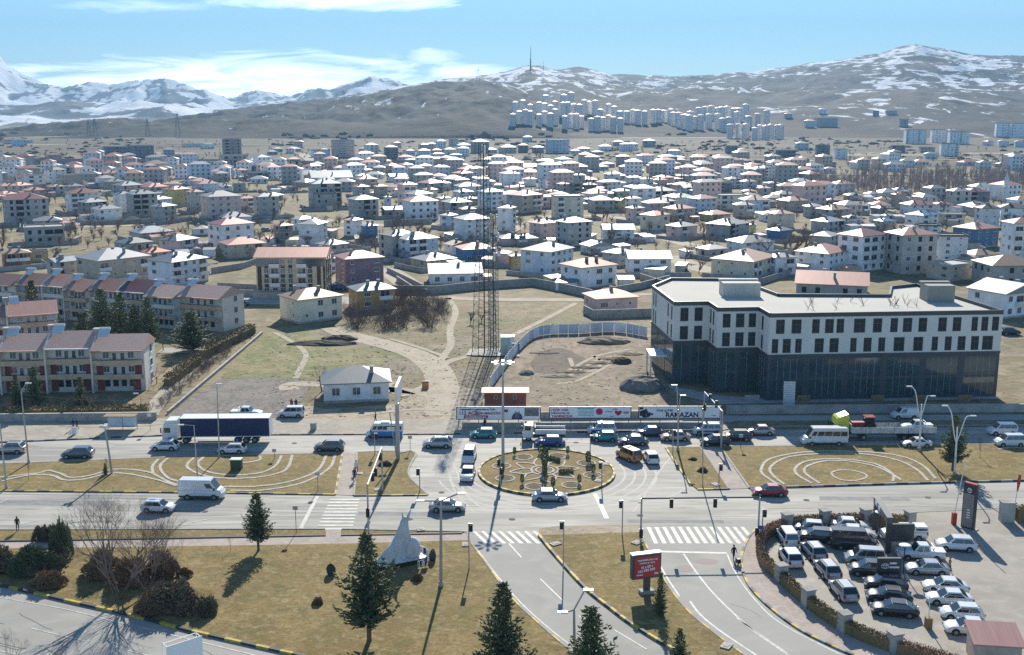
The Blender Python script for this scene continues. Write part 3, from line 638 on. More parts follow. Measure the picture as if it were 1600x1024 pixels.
TXT = """
A0 50 375 455 640 2 R b h .1|A0 376 590 440 545 1 Y f f .0|A0 330 790 145 345 2 G f f .0|A0 440 750 50 150 2 G w h .0|A0 600 965 560 740 2 G g e .3|A0 975 1850 540 790 2 T w h .3
A1 -150 300 330 440 1 G g h .3|A1 30 560 200 300 2 T g h .25|A1 400 870 295 470 2 P g h .45|A1 150 520 470 540 1 P r h .3|A1 270 990 560 860 3 L g h .4|A1 1000 1560 100 420 3 W m h .3|A1 1140 1690 345 510 2 T s h .2|A1 790 1010 170 230 1 W w h .1
A2 230 460 110 350 3 D m h .35|A2 535 885 90 380 4 W w h .65|A2 750 1130 345 440 1 P w h .4|A2 980 1575 520 840 3 M s h .22|A2 875 990 510 690 2 W g h .4|A2 1085 1310 40 240 3 W s h .5|A2 1300 1500 110 340 3 B g h .3|A2 1210 1480 270 350 1 G g e .1|A2 -120 70 320 420 1 W w h .2
A3 -60 430 235 520 3 G w h .35|A3 125 675 280 540 3 L w h .3|A3 330 890 550 640 1 T g h .35|A3 745 1080 350 470 2 W b t .3|A3 880 1370 400 580 1 B s h .2|A3 1370 1560 450 600 1 P g h .8|A3 1385 1720 270 350 2 P g h .2
A4 0 310 290 350 2 T w h .2|A4 100 760 430 720 3 L g h .55|A4 -40 120 480 640 2 O g h .2|A4 590 1290 625 890 2 W r h .38|A4 210 560 80 300 3 P r h .4|A4 530 980 70 360 4 G w h .35|A4 1090 1500 155 310 3 W w e .1|A4 840 1240 360 460 2 W w t .3|A4 1110 1500 450 600 2 G g h .5|A4 1385 1950 515 710 2 W w e .1
A5 320 700 120 270 2 P w h .45|A5 810 1340 100 280 3 G w h .55|A5 1060 1640 320 460 2 L g h .35|A5 700 1060 400 510 1 G w h .4|A5 870 1660 550 780 2 C b h .65|A5 1345 1420 90 230 3 Y g h .2
A6 850 1430 240 680 4 W m h .5|A6 330 990 455 700 3 W s h .6|A6 350 1200 850 1000 1 G s e .0|A6 -20 330 500 720 2 W w h .3|A6 510 860 240 400 2 G w h .7|A6 530 930 60 200 2 G g h .5|A6 -20 290 170 300 1 B g h .5
A7 -150 460 225 700 4 G s h .35|A7 465 850 240 560 4 W d f .2|A7 240 540 110 200 2 W d f .2|A7 700 1230 150 380 3 B s h .5|A7 1280 1760 80 560 4 W s h .3|A7 790 1250 470 570 1 W b h .4|A7 940 1760 600 860 2 G b h .3|A7 385 950 610 790 2 T f f .5|A7 885 1760 950 1250 2 W w t .5
B0 70 600 500 800 4 G m h .1|B0 320 560 200 345 3 W s h .1|B0 560 820 130 290 4 W d h .4|B0 590 805 335 450 2 G w h .2|B0 810 1030 330 410 2 T w h .2|B0 840 1070 275 335 1 C w h .2|B0 1190 1430 230 350 2 W w h .2|B0 830 1240 420 670 4 W r h .15|B0 975 1320 530 730 3 D w h .3|B0 1145 1500 615 770 2 W w h .2|B0 1410 1650 430 660 4 W g h .3|B0 300 560 380 440 1 T w h .2|B0 1190 1400 290 350 1 G w h .2|B0 1450 1600 250 350 2 L w h .2|B0 130 330 210 280 1 G g h .1
B1 0 370 430 700 4 G g h .2|B1 300 600 580 780 3 G w h .45|B1 460 760 370 580 4 Y s h .4|B1 740 940 400 650 4 G s h .2|B1 910 1390 460 750 4 P w h .2|B1 1355 1560 480 650 3 P w h .2|B1 820 1120 300 400 2 L w h .2|B1 690 850 230 345 3 L m h .4|B1 1120 1280 330 410 2 W w h .2|B1 200 360 75 190 3 G w h .1|B1 370 500 75 190 3 D w h .1|B1 590 760 125 190 2 T w h .2|B1 30 200 170 295 2 G g h .3|B1 340 500 200 295 2 G w f .2|B1 1320 1480 130 230 2 W w h .2|B1 1510 1720 80 160 2 M w f .2|B1 1490 1740 165 260 2 D w f .1|B1 1080 1520 730 790 1 W g h .2|B1 1290 1450 310 400 2 G w f .1|B1 440 640 300 380 1 P s h .1
B2 650 1060 300 600 5 G w h .15|B2 720 1000 425 615 3 G w f .05|B2 -20 290 460 730 4 G w h .2|B2 1140 1510 495 710 3 G w h .25|B2 1190 1400 335 460 2 G w h .3|B2 1450 1620 330 470 2 T w h .2|B2 390 550 20 195 4 G d f .5|B2 640 1190 225 320 1 L w e .1|B2 1220 1410 200 310 2 L w h .2|B2 380 520 350 405 1 G w f .2|B2 140 270 350 405 1 G w f .2|B2 450 750 740 900 2 W w h .3
B3 255 600 430 630 4 W w h .4|B3 700 1080 530 660 2 G w h .3|B3 170 410 310 590 3 P s h .3|B3 30 290 210 275 1 W w e .2|B3 435 620 230 330 3 G w h .2|B3 810 1050 250 360 2 G w h .3|B3 470 660 370 510 3 C w h .3|B3 640 820 475 570 1 G w h .3|B3 845 1100 400 480 2 W w h .3|B3 1150 1470 400 640 4 L w h .3|B3 1100 1370 270 350 2 W w h .2|B3 1040 1250 110 240 3 W w h .2|B3 920 1130 610 690 2 N r h .2|B3 690 900 690 850 2 L w h .5|B3 860 1310 740 1000 4 W w h .3|B3 1400 1620 600 890 4 W w h .7|B3 1480 1640 340 460 2 P r h .3|B3 0 90 460 620 2 L g h .2|B3 620 820 290 380 2 L g h .3|B3 90 250 370 460 2 W r h .3|B3 -30 230 620 720 1 D u e .2|B3 960 1140 480 560 1 T w h .3
B4 480 880 460 740 4 C w f .15|B4 860 1140 420 585 3 L w h .4|B4 550 700 300 450 3 G w h .3|B4 700 870 300 450 3 D w h .2|B4 120 400 390 530 3 G w f .2|B4 1245 1390 500 640 2 Y w t .6|B4 1400 1620 600 780 3 P w h .4|B4 320 550 240 360 3 W w h .4|B4 1390 1590 480 600 2 W w h .3|B4 1370 1600 340 430 2 G w h .3|B4 1180 1400 290 350 2 L w h .3|B4 740 900 190 310 2 G w h .2|B4 0 150 330 400 1 P s h .3|B4 860 1040 310 400 2 D r h .2|B4 270 470 460 600 2 P s h .3|B4 1130 1330 180 260 2 W w h .3|B4 1400 1600 220 310 2 L w h .2|B4 120 300 240 330 2 W s h .4|B4 880 1060 490 600 2 W w h .4|B4 420 560 390 480 2 W r h .4|B4 1220 1470 390 470 1 T g h .3|B4 560 760 190 260 2 C w h .2
B5 50 440 390 500 2 G w h .3|B5 115 430 515 640 2 P w h .3|B5 290 670 610 750 2 T r h .4|B5 0 360 690 880 2 C r h .5|B5 590 940 485 660 3 L w h .4|B5 880 1330 450 620 3 C s h .25|B5 1140 1400 560 710 2 T w h .2|B5 730 1110 680 760 2 Y s h .4|B5 340 690 470 570 2 W n h .3|B5 620 940 200 430 4 G w h .2|B5 450 760 350 430 2 L w e .3|B5 1040 1240 240 350 3 W w h .3|B5 1440 1620 100 250 4 L d h .5|B5 390 640 310 400 2 P r h .2|B5 940 1130 290 400 3 D w h .1|B5 1215 1590 500 650 2 L w h .2|B5 1230 1430 270 370 2 L w h .3|B5 1250 1430 390 460 1 T w h .2|B5 1440 1600 350 480 2 G w h .2|B5 260 420 220 310 2 P r h .3|B5 0 160 240 340 2 W w h .3|B5 440 600 200 270 2 G w h .2|B5 420 560 -0 60 1 T w h .2|B5 800 1000 180 220 1 C w h .2|B5 160 330 250 340 2 P r h .4
B6 -10 310 670 850 3 C s h .3|B6 110 480 510 640 2 T s h .4|B6 430 680 580 710 2 G w h .3|B6 590 1000 620 740 2 G b h .45|B6 400 680 390 510 2 L s h .3|B6 250 540 270 400 3 G w h .2|B6 540 690 270 400 2 B s h .2|B6 700 850 380 440 2 W s h .3|B6 930 1150 440 500 2 P w h .3|B6 1180 1400 430 480 2 P g h .3|B6 1310 1530 490 590 1 C w h .2|B6 1270 1530 600 680 1 G g h .4|B6 1000 1220 570 670 1 B g h .3|B6 1310 1560 760 890 2 T u h .4|B6 40 350 430 490 1 G g h .3|B6 -20 140 290 400 3 G w h .2|B6 700 880 500 580 1 D b h .2|B6 430 620 350 410 1 W s h .2|B6 920 1160 720 790 2 W w h .3|B6 1400 1560 700 760 1 W w h .3
B7 220 460 430 520 2 W r h .4|B7 50 460 560 680 2 W m h .3|B7 460 680 550 670 2 W m h .2|B7 780 1130 400 570 3 D m h .3|B7 1230 1490 370 430 1 O w h .2|B7 960 1250 600 830 3 W d h .3|B7 1250 1620 600 830 3 W d h .1|B7 510 830 680 800 2 T f f .2|B7 570 780 410 550 2 G b h .2|B7 110 500 690 870 3 W u h .55|B7 870 1110 590 700 2 T s h .3|B7 -60 110 430 600 3 T r h .3|B7 60 230 480 560 2 C g h .3|B7 1380 1600 530 600 1 P m h .3
"""
FAR = """
C0 1015 1100 490 600 8 D w f|C0 1005 1125 565 615 3 G w f|C0 475 595 525 570 3 D w f|C0 600 700 520 575 4 D w f|C0 500 552 555 600 2 P r h|C0 555 618 560 604 2 G w h|C0 1510 1600 495 570 7 W w f|C0 1412 1500 540 572 3 W w h|C0 655 768 602 645 2 G w h|C0 775 862 565 605 2 D w f|C0 835 930 512 525 1 W w f|C0 920 975 512 532 1 W g h|C0 1310 1368 590 650 4 D w f|C0 1215 1262 545 560 1 G w h|C0 1240 1285 532 548 1 G w h|C0 1310 1370 532 545 1 C w h|C0 55 120 492 520 2 L w h|C0 120 150 492 505 1 W w h|C0 215 280 560 580 1 T w h|C0 380 440 590 610 1 T w h|C0 1215 1260 705 725 1 G w f|C0 790 860 625 650 2 T w h|C0 15 60 490 512 2 P s h
C1 0 40 535 572 3 L w h|C1 52 158 495 572 7 P w f|C1 200 268 515 575 5 W w h|C1 290 356 525 575 5 D w h|C1 388 432 540 562 1 W w h|C1 440 505 540 568 1 L w h|C1 505 555 538 560 1 G w h|C1 560 618 535 560 2 W w h|C1 585 628 490 520 3 P r h|C1 685 768 500 552 4 G w h|C1 752 805 535 552 1 L w h|C1 812 893 525 552 2 C w h|C1 900 945 515 550 2 D r h|C1 920 965 478 502 2 L w h|C1 963 1018 525 550 2 G w h|C1 1025 1134 492 553 4 L w f|C1 1138 1180 540 556 1 W w h|C1 1265 1325 520 542 1 W w h|C1 1330 1380 500 520 2 G w h|C1 1390 1445 510 540 2 W w h|C1 1465 1525 495 525 2 G g h|C1 330 370 505 528 2 P r h|C1 620 685 515 530 1 W w h
C2 600 650 405 435 2 L w h|C2 645 750 393 432 4 G w f|C2 665 700 352 375 2 L w h|C2 912 940 360 384 3 D w f|C2 968 1020 360 376 1 G w f|C2 1030 1072 398 430 3 G w f|C2 510 545 372 392 1 G w h|C2 1052 1152 447 510 6 W w f|C2 1172 1250 447 505 6 W w f|C2 1252 1345 455 512 6 W w f|C2 1466 1530 418 478 5 W w f|C2 1532 1600 418 482 5 W w f|C2 1214 1300 510 566 5 W w f|C2 650 716 517 560 4 D w f|C2 735 795 535 580 4 W w f|C2 560 620 507 535 2 L g h|C2 1120 1192 527 552 2 G w f|C2 992 1058 520 552 3 D w f|C2 1145 1205 555 580 1 L w h|C2 1490 1552 562 608 3 G w f|C2 918 980 592 622 2 G w f|C2 1030 1100 588 615 2 L g h|C2 243 298 520 556 2 D w f|C2 298 330 535 560 1 G w h|C2 470 560 540 572 2 D w f|C2 172 345 603 625 1 C w f|C2 692 742 622 643 1 L w h|C2 380 458 612 670 4 W w f|C2 1480 1530 498 520 1 W w h|C2 1555 1600 500 525 1 L w h
"""
for line in TXT.strip().splitlines():
    for e in line.split('|') if line[0] in 'AB' else []:
        a = e.split()
        if a[0][0] in TILES and len(a) >= 9 and a[0][1:].isdigit(): t0 = a[0]; a = a[1:]
        x0 = 200 * int(t0[1]); y0 = TILES[t0[0]]
        X0, X1, Y0_, Y1_ = (float(k) for k in a[:4]); f_ = lambda k: x0 + k / 7.875; g_ = lambda k: y0 + k / 7.875
        ex = {}
        if t0 == 'A3' and X0 == -60: ex = {}
        house(f_(X0), f_(X1), g_(Y0_), g_(Y1_), int(a[4]), a[5], a[6], a[7], float(a[8]))
for line in FAR.strip().splitlines():
    for e in line.split('|'):
        a = e.split()
        if a[0][0] == 'C': t0 = a[0]; a = a[1:]
        x0 = (0, 500, 1050)[int(t0[1])]; X0, X1, Y0_, Y1_ = (float(k) for k in a[:4]); f_ = lambda k: x0 + k / 2.909; g_ = lambda k: 50 + k / 2.909
        house(f_(X0), f_(X1), g_(Y0_), g_(Y1_), int(a[4]), a[5], a[6], a[7], .12, far=True, base_z=True, name='apartment_block' if int(a[4]) > 3 else 'house', cat='apartment block' if int(a[4]) > 3 else 'house')
# ------------------------------------------------------------------ buildings with a shape of their own
mat('clad_white', (.70, .69, .67), .7, var=.1, sc_=.2); mat('clad_dark', (.065, .075, .085), .45, var=.25, sc_=.3); mat('deck', (.55, .52, .46), .9, sc_=.12, col2=(.48, .46, .42), bump=.2)
mat('shop_glass', (.045, .075, .085), .08, spec=1.0, var=.3); mat('upper_glass', (.022, .03, .04), .3, spec=.25, var=.5, sc_=.3)
def extrude_edge(b, p, q, z0, z1, out, th, mi=0):
    """a slab standing on the line p-q, th thick, its face `out` metres proud"""
    dx, dy = q[0] - p[0], q[1] - p[1]; l = math.hypot(dx, dy); nx, ny = dy / l, -dx / l
    b.prism([(p[0] + nx * out, p[1] + ny * out), (q[0] + nx * out, q[1] + ny * out), (q[0] - nx * (th - out), q[1] - ny * (th - out)), (p[0] - nx * (th - out), p[1] - ny * (th - out))], z0, z1, mi)
def office():
    ZT = 15.4; Z1 = 7.9
    px = [(1019, 447), (1054, 473), (1107, 472), (1122, 482), (1186, 481), (1203, 491), (1568, 486), (1432, 444), (1392, 448), (1389, 461), (1217, 460), (1190, 450), (1149, 436), (1048, 435)]
    P = [G(x, y, ZT) for x, y in px]; cx_, cy_ = P[5]
    o = thing('office_building', 'long dark glass and white panel office building, unfinished, with flat pale roof', 'building', (cx_, cy_, 0))
    L = [(p[0] - cx_, p[1] - cy_) for p in P]
    MB().prism(L, Z1 + .35, ZT - .5).build('upper_wall', MATS['clad_white'], o)
    ins = offs(L + [L[0]], .35)[:-1]
    MB().prism(L, 0, Z1 - .003).build('lower_wall', MATS['clad_dark'], o)
    MB().prism([(a * 1.0, b_) for a, b_ in L], ZT - .497, ZT - .42).build('roof_deck', MATS['deck'], o)
    b = MB(); c = MB(); N = len(L)
    for i in range(N):
        extrude_edge(b, L[i], L[(i + 1) % N], ZT - .6, ZT + .15, .06, .35)
        extrude_edge(c, L[i], L[(i + 1) % N], Z1, Z1 + .347, .12, .5)
    b.build('parapet', MATS['clad_dark'], o); c.build('storey_band', MATS['clad_dark'], o)
    def wmesh(w_, h_):
        def f():
            m = MB(); m.b2(-w_ / 2, w_ / 2, -.03, .02, 0, h_, 0)
            m.b2(-w_ / 2 + .1, -.04, -.045, 0, .1, h_ * .62, 1); m.b2(.04, w_ / 2 - .1, -.045, 0, .1, h_ * .62, 1); m.b2(-w_ / 2 + .1, -.04, -.045, 0, h_ * .66, h_ - .1, 1); m.b2(.04, w_ / 2 - .1, -.045, 0, h_ * .66, h_ - .1, 1)
            return m.mesh('window', [M['dsteel'], MATS['upper_glass']])
        return cached(('ow', w_, h_), f)
    def put_row(i, fr, z, h_):
        p, q = L[i], L[(i + 1) % N]; dx, dy = q[0] - p[0], q[1] - p[1]; l = math.hypot(dx, dy); rot = math.atan2(dy, dx); nx, ny = dy / l, -dx / l
        for t, w_ in fr: link('window', wmesh(w_, h_), o, (p[0] + dx * t + nx * .002, p[1] + dy * t + ny * .002, z), rot)
    T = [1220, 1245, 1275, 1296, 1313, 1343, 1371, 1397, 1418, 1442, 1473, 1496, 1524, 1540, 1557]; Wt = [1.5, 1.7, 1.3, 1.5, 1.3, 2.0, 1.6, 1.3, 1.6, 1.5, 1.5, 1.5, 1.1, 1.2, 1.2]
    B_ = [1213, 1231, 1249, 1281, 1304, 1334, 1356, 1378, 1405, 1435, 1461, 1482, 1503, 1524, 1544]; Wb = [1.1, 1.4, 1.1, 1.6, 1.6, 1.1, 1.4, 1.2, 1.9, 1.7, 1.1, 1.2, 1.4, 1.4, 1.9]
    put_row(5, [((t - 1203) / 365, w_) for t, w_ in zip(T, Wt)], 11.9, 2.5); put_row(5, [((t - 1203) / 362, w_) for t, w_ in zip(B_, Wb)], 8.5, 2.5)
    for z in (11.9, 8.5):
        put_row(1, [(.3, 1.5), (.72, 1.5)], z, 2.5); put_row(2, [(.3, .8), (.6, .8)], z, 2.5); put_row(3, [(.22, 1.4), (.55, 1.5), (.85, 1.3)], z, 2.5); put_row(4, [(.4, .9)], z, 2.5)
        put_row(0, [(.1, .8), (.2, .8), (.75, .9), (.9, .9)], z, 2.5)
    # bays of shop glass below
    def bays(i, n, m0=.8):
        p, q = L[i], L[(i + 1) % N]; dx, dy = q[0] - p[0], q[1] - p[1]; l = math.hypot(dx, dy); rot = math.atan2(dy, dx); nx, ny = dy / l, -dx / l
        for k in range(n):
            w_ = l / n - m0; g = MB(); f = MB()
            g.b2(-w_ / 2, w_ / 2, -.03, .01, .5, 3.6); g.b2(-w_ / 2, w_ / 2, -.03, .01, 4.1, Z1 - .5)
            nb = max(2, int(w_ / 1.1))
            for a in range(1, nb): f.b2(-w_ / 2 + w_ * a / nb - .02, -w_ / 2 + w_ * a / nb + .02, -.06, -.033, .5, Z1 - .5)
            loc = (p[0] + dx * (k + .5) / n + nx * .003, p[1] + dy * (k + .5) / n + ny * .003, 0)
            gg = g.build('shop_window', MATS['shop_glass'], o, False, loc, rot); f.build('mullion', M['steel'], gg)
    bays(5, 6, 1.2); bays(3, 2); bays(1, 2); bays(0, 3); bays(4, 1); bays(2, 1)
    # stair heads and lift boxes on the roof
    for nm, (xa, ya, xb, yb), h_ in (('lift_box', (1131, 462, 1190, 462), 2.2), ('lift_box', (1452, 470, 1490, 468), 2.6)):
        a, b_ = G(xa, ya, ZT), G(xb, yb, ZT); m = MB(); m.b2(a[0] - cx_, b_[0] - cx_, a[1] - cy_ + 1, a[1] - cy_ + 5, ZT - .41, ZT + h_); m.b2(a[0] - cx_ - .2, b_[0] - cx_ + .2, a[1] - cy_ + 4, a[1] - cy_ + 5.3, ZT + h_ + .002, ZT + h_ + .3)
        m.build(nm, MATS['roof_f'], o)
    rr = random.Random(4); m = MB()
    for k in range(17):
        x, y = G(rr.uniform(1215, 1440), rr.uniform(466, 480), ZT)
        for j in range(4): m.tube((x - cx_, y - cy_, ZT - .42), (x - cx_ + rr.uniform(-1.1, 1.1), y - cy_ + rr.uniform(-.6, .6), ZT + rr.uniform(.5, 1.3)), .03, n=3)
    m.build('starter_bars', M['bark'], o)
    e = G(1015, 592); m = MB(); bx, by = e[0] - cx_, e[1] - cy_
    m.b2(bx, bx + 3.2, by, by + 6, 4.2, 4.5)
    for a in (0, 5.6): m.b2(bx, bx + .3, by + a, by + a + .3, 0, 4.2)
    m.build('entrance_canopy', M['wpaint'], o)
    return o
OFF = office()
# things leaning on its front
def small_box(name, label, cat, px, py, dims, m, rz=0, z=0):
    x, y = G(px, py); o = MB().box((0, 0, dims[2] / 2), dims).build(name, m, None, False, (x, y, z), rz); return tag(o, label, cat)
o = thing('metal_sheet', 'pale corrugated metal sheet leaning at the front of the dark office building', 'metal sheet', (*G(1232, 634), 0)); b = MB()
for k in range(11): b.box((0, -.2 + .02 * k, .3 + k * .38), (2.0, .06, .34))
b.build('corrugated_panel', M['wpaint'], o)
for k, (x, w_, w3) in enumerate(((1175, 2.6, 'pale'), (1255, 2.4, 'brown'), (1371, 2.3, 'brown'), (1437, 2.5, 'brown'), (1508, 2.4, 'brown'))):
    small_box('site_panel', ('pale board standing before the left part of the dark office front', 'brown board right of the leaning corrugated sheet', 'brown board before the middle of the dark office front', 'brown board second from the right end of the office front', 'brown board nearest the right end of the dark office front')[k], 'board', x, 628, (w_, .12, 1.2), M['conc'] if k == 0 else M['wood'], .05)
struct(MB().flat(Gs([(1040, 600), (1060, 618), (1125, 632), (1560, 624), (1556, 618), (1200, 624), (1120, 618), (1060, 606)]), .06).build('apron', M['conc']))

# terraced houses
mat('terr_wall', (.70, .62, .54), .85, var=.2, sc_=.4); mat('terr_side', (.78, .70, .62), .85, var=.15, sc_=.3); mat('terr_red', (.24, .05, .04), .7, var=.3); mat('terr_brown', (.60, .42, .30), .8, var=.2)
mat('tile', (.60, .40, .34), .7, sc_=1.2, coord='Object', stretch=(1, 4, 1), col2=(.45, .29, .24), bump=.3); mat('terr_blue', (.52, .58, .64), .85, var=.2); mat('terr_green', (.46, .56, .52), .85, var=.2)
def terrace(p, q, ze, fr, wallm, roofm, labels, d=9.5, feet=None, lead=True, rise=2.2):
    """houses side by side along the eave line p-q (pixels on the eave), fr = party wall positions 0..1"""
    A, B2 = G(*p, ze), G(*q, ze); rot = math.atan2(B2[1] - A[1], B2[0] - A[0]); Lt = math.hypot(B2[0] - A[0], B2[1] - A[1]); c, s = math.cos(rot), math.sin(rot)
    for i in range(len(fr) - 1):
        t0, t1 = fr[i] * Lt, fr[i + 1] * Lt; w_ = t1 - t0; of_ = ((i * 5) % 3) * .7 if len(labels) > 4 else 0
        o = thing('terraced_house', labels[i], 'terraced house', (A[0] + c * t0 - s * of_, A[1] + s * t0 + c * of_, 0), rot, 'terraced houses with tiled roofs', (1, 1, 1 + .035 * ((i * 7) % 3 - 1)))
        st = 3; sh = ze / st; m2 = roofm[i % len(roofm)]
        b = MB(); b.b2(0.002, w_ - .002, 1.2, d, 0, ze); b.build('wall', MATS[wallm[i % len(wallm)]], o)
        b = MB(); b.b2(.15, w_ - .15, 0, 1.198, 2 * sh - .15, 2 * sh + .75, 0); b.build('balcony', MATS['terr_brown' if i % 2 or len(labels) < 5 else 'terr_side'], o)
        b = MB(); b.b2(.15, w_ - .15, 0, 1.198, sh - .15, sh, 0); b.b2(.15, w_ - .15, 0, .08, sh, sh + .75, 0); b.build('balcony', MATS['terr_brown'], o)
        b = MB(); b.b2(-.15, .15, -.1, d + .1, .0, ze + .1)
        b.add([(-.15, -.2, ze + .1), (.15, -.2, ze + .1), (.15, d / 2, ze + rise + .5), (-.15, d / 2, ze + rise + .5), (.15, d + .1, ze + .1), (-.15, d + .1, ze + .1)], [(0, 1, 2, 3), (1, 4, 2), (3, 2, 4, 5), (0, 3, 5)]); pw = b.build('party_wall', MATS['terr_side'], o)
        ch = MB(); ch.b2(-.45, .45, d / 2 - .6, d / 2 + .6, ze + rise - .3, ze + rise + 1.0); ch.b2(-.55, .55, d / 2 - .7, d / 2 + .7, ze + rise + 1.0, ze + rise + 1.12); ch.build('chimney', M['conc'], pw); sp_ = MB().add([(.6, d / 2 - 2.2, ze + rise - .1), (2.6, d / 2 - 2.2, ze + rise - .1), (2.6, d / 2 - .6, ze + rise + 1.0), (.6, d / 2 - .6, ze + rise + 1.0), (.6, d / 2 - 2.15, ze + rise - .2), (2.6, d / 2 - 2.15, ze + rise - .2), (2.6, d / 2 - .55, ze + rise + .9), (.6, d / 2 - .55, ze + rise + .9)], [(0, 1, 2, 3), (4, 5, 1, 0), (5, 6, 2, 1), (6, 7, 3, 2), (7, 4, 0, 3)]).build('solar_panel', M['brass'], o); MB().tube((.7, d / 2 - .3, ze + rise + 1.1), (2.5, d / 2 - .3, ze + rise + 1.1), .3, n=8).build('water_tank', M['wpaint'], sp_)
        for k, (x_, z_) in enumerate(((w_ * .06, .15), (w_ * .78, .15), (w_ * .06, sh + .05), (w_ * .82, sh + .05))):
            if len(labels) < 5: MB().b2(x_, x_ + w_ * .14, 1.12, 1.197, z_, z_ + sh - .4).build('brick_panel', MATS['terr_red'], o)
        for j in range(3):
            for k in range(4):
                nm = 'door' if (k in (1, 2) and j > 0) else 'window'
                link(nm, wm('dark_window' if j == 0 else 'window') if nm == 'window' else cached('bd', lambda: MB().b2(-.5, .5, -.05, .1, 0, 2.2, 0).b2(-.4, .4, -.07, 0, .1, 2.1, 1).mesh('door', [M['wframe'], M['glassb']])), o, (w_ * (.26 + k * .165), 1.19, j * sh + (.9 if nm == 'window' else .08)), 0, (.8, 1, .9))
        b = MB(); t = .14; x0, x1 = (.155, w_ - .155) if i < len(fr) - 2 else (.155, w_ + .4)
        b.add([(x0, -.35, ze + .02), (x1, -.35, ze + .02), (x1, d / 2, ze + rise), (x0, d / 2, ze + rise), (x1, d + .3, ze + .02), (x0, d + .3, ze + .02)], [(0, 1, 2, 3), (3, 2, 4, 5), (1, 4, 2), (0, 3, 5)])
        rf = b.build('roof', MATS[m2], o); MB().b2(x0, x1, -.75, -.352, ze - .1, ze + .06).build('awning', M['wpaint'] if i % 3 == 2 else MATS['roof_s'], rf)
        if i == len(fr) - 2:
            b = MB(); b.b2(w_, w_ + .15, 1.3, d, 0, ze - .05); b.build('side_wall', MATS['terr_side'], o)
            for j in range(3): link('window', wm('window'), o, (w_ + .16, d * .65, j * sh + 1), math.pi / 2)
TR = ['tile']
terrace((-76, 550), (220, 545), 8.0, [0, .243, .486, .73, 1.0], ['terr_wall'], TR, ['tiled terraced house cut by the left edge of the photo behind the bus stop street', 'tiled terraced house with a glazed white porch at the left edge', 'tiled terraced house in the middle of the nearest row', 'end house of the nearest terrace with dark red brick panels'])
terrace((-70, 500), (88, 489), 7.5, [0, .5, 1.0], ['terr_blue'], ['roof_s'], ['blue grey terraced house cut by the left edge behind the nearest row', 'blue grey end house with salmon roof behind the nearest terrace'], d=8.5)
terrace((-40, 441), (335, 469), 7.8, [0, .165, .29, .39, .485, .61, .725, .845, 1.0], ['terr_side', 'terr_blue', 'terr_green', 'terr_wall'], ['roof_s', 'roof_s', 'roof_s', 'roof_s', 'roof_s', 'roof_m', 'tile', 'tile'],
        ['leftmost house of the long far terrace at the photo edge', 'second house from the left of the long far terrace', 'third house from the left of the long far terrace behind conifers', 'greenish house fourth from the left of the long far terrace', 'house with pink roof fifth from left in the long far terrace', 'pale blue house with mauve roof in the long far terrace', 'house next to the right end of the long far terrace', 'right end house of the long far terrace beside the dirt field'])
# four-storey tan and brown block
def tan_block():
    Z = 12.4; a, b_ = G(402, 463), G(509, 463); s0 = sc(a[1]); Y = a[1]; w_ = b_[0] - a[0]; d = 12; h = at(450, 403, Y)[2]
    o = thing('apartment_block', 'four storey tan and dark brown striped apartment block with salmon roof', 'apartment block', (a[0], Y, 0), .02)
    mat('tanc', (.66, .52, .32), .8, var=.15); mat('browns', (.09, .055, .05), .8, var=.2)
    MB().b2(0, w_, 0, d, 0, h).build('wall', MATS['tanc'], o)
    for f in (.02, .12, .36, .47, .755, .88, .97): MB().b2(w_ * f, w_ * f + w_ * (.055 if f < .9 else .03), -.08, -.003, 0, h - 1.8).build('brown_stripe', MATS['browns'], o)
    for f in (.2, .5, .8): MB().b2(w_ + .003, w_ + .08, d * f - .6, d * f + .6, 0, h - .5).build('brown_stripe', MATS['browns'], o)
    MB().b2(0, w_ * .5 - 1.6, -.12, -.004, h - 2.4, h - .3).build('glazed_band', M['glassb'], o); MB().b2(w_ * .5 + 1.6, w_, -.12, -.004, h - 2.4, h - .3).build('glazed_band', M['glassb'], o)
    sh = h / 4
    for j in range(4):
        for f in (.145, .385, .495, .78):
            if j < 3 or f in (.385, .495): link('window', wm('window'), o, (w_ * f, -.1, j * sh + .9), 0)
        for f in (.27, .66): link('balcony', wm('balcony'), o, (w_ * f, -.02, j * sh + 1.0), 0, (.8, .8, 1)) if j else link('window', wm('window'), o, (w_ * f, -.05, 1), 0)
        for f in (.2, .5, .8): link('window', wm('dark_window'), o, (w_ + .1, d * f, j * sh + .9), math.pi / 2)
    rf = roof_mesh(w_, d, 'e', 's', .6, 2.0).build('roof', MATS['roof_s'], o, loc=(w_ / 2, d / 2, h))
    for f in (-.3, 0, .38): link('chimney', wm('chimney'), rf, (w_ * f, 1.5, 1.0))
    tag(MB().b2(a[0] - .5, b_[0] - 7, Y - 3.2, Y - 3, 0, 1.6).build('garden_wall', M['block']), 'grey block wall in front of the tan and brown apartment block', 'wall')
    HOUSES.append(dict(o=o, x=455, y=460, st=4, wk='T', rk='s', typ='e', label='x', w=107, rad=12, X=a[0] + w_ / 2, Y=Y + 6, name='apartment_block'))
tan_block()
o, w_, d_, h_ = house(438, 536, 470, 507, 2, 'C', 'b', 'h', .3, label='cream two storey house with rusty hipped roof right of the lane', kinds=['window', 'small_window', 'window'])
house(545, 618, 456, 486, 2, 'O', 'g', 'h', .2, label='ochre orange house with pale metal roof behind the bare thicket')
house(668, 753, 429, 446, 1, 'W', 'w', 'e', .05, label='long white bungalow with bright metal roof and maroon gable')
house(911, 996, 468, 490, 1, 'P', 's', 'h', .25, label='mauve roofed bungalow behind its own block wall')
house(507, 608, 601, 631, 1, 'W', 'g', 'h', .02, q=.8, label='white bungalow with pale blue metal roof beside the bus road', kinds=['window'], rise=1.9)
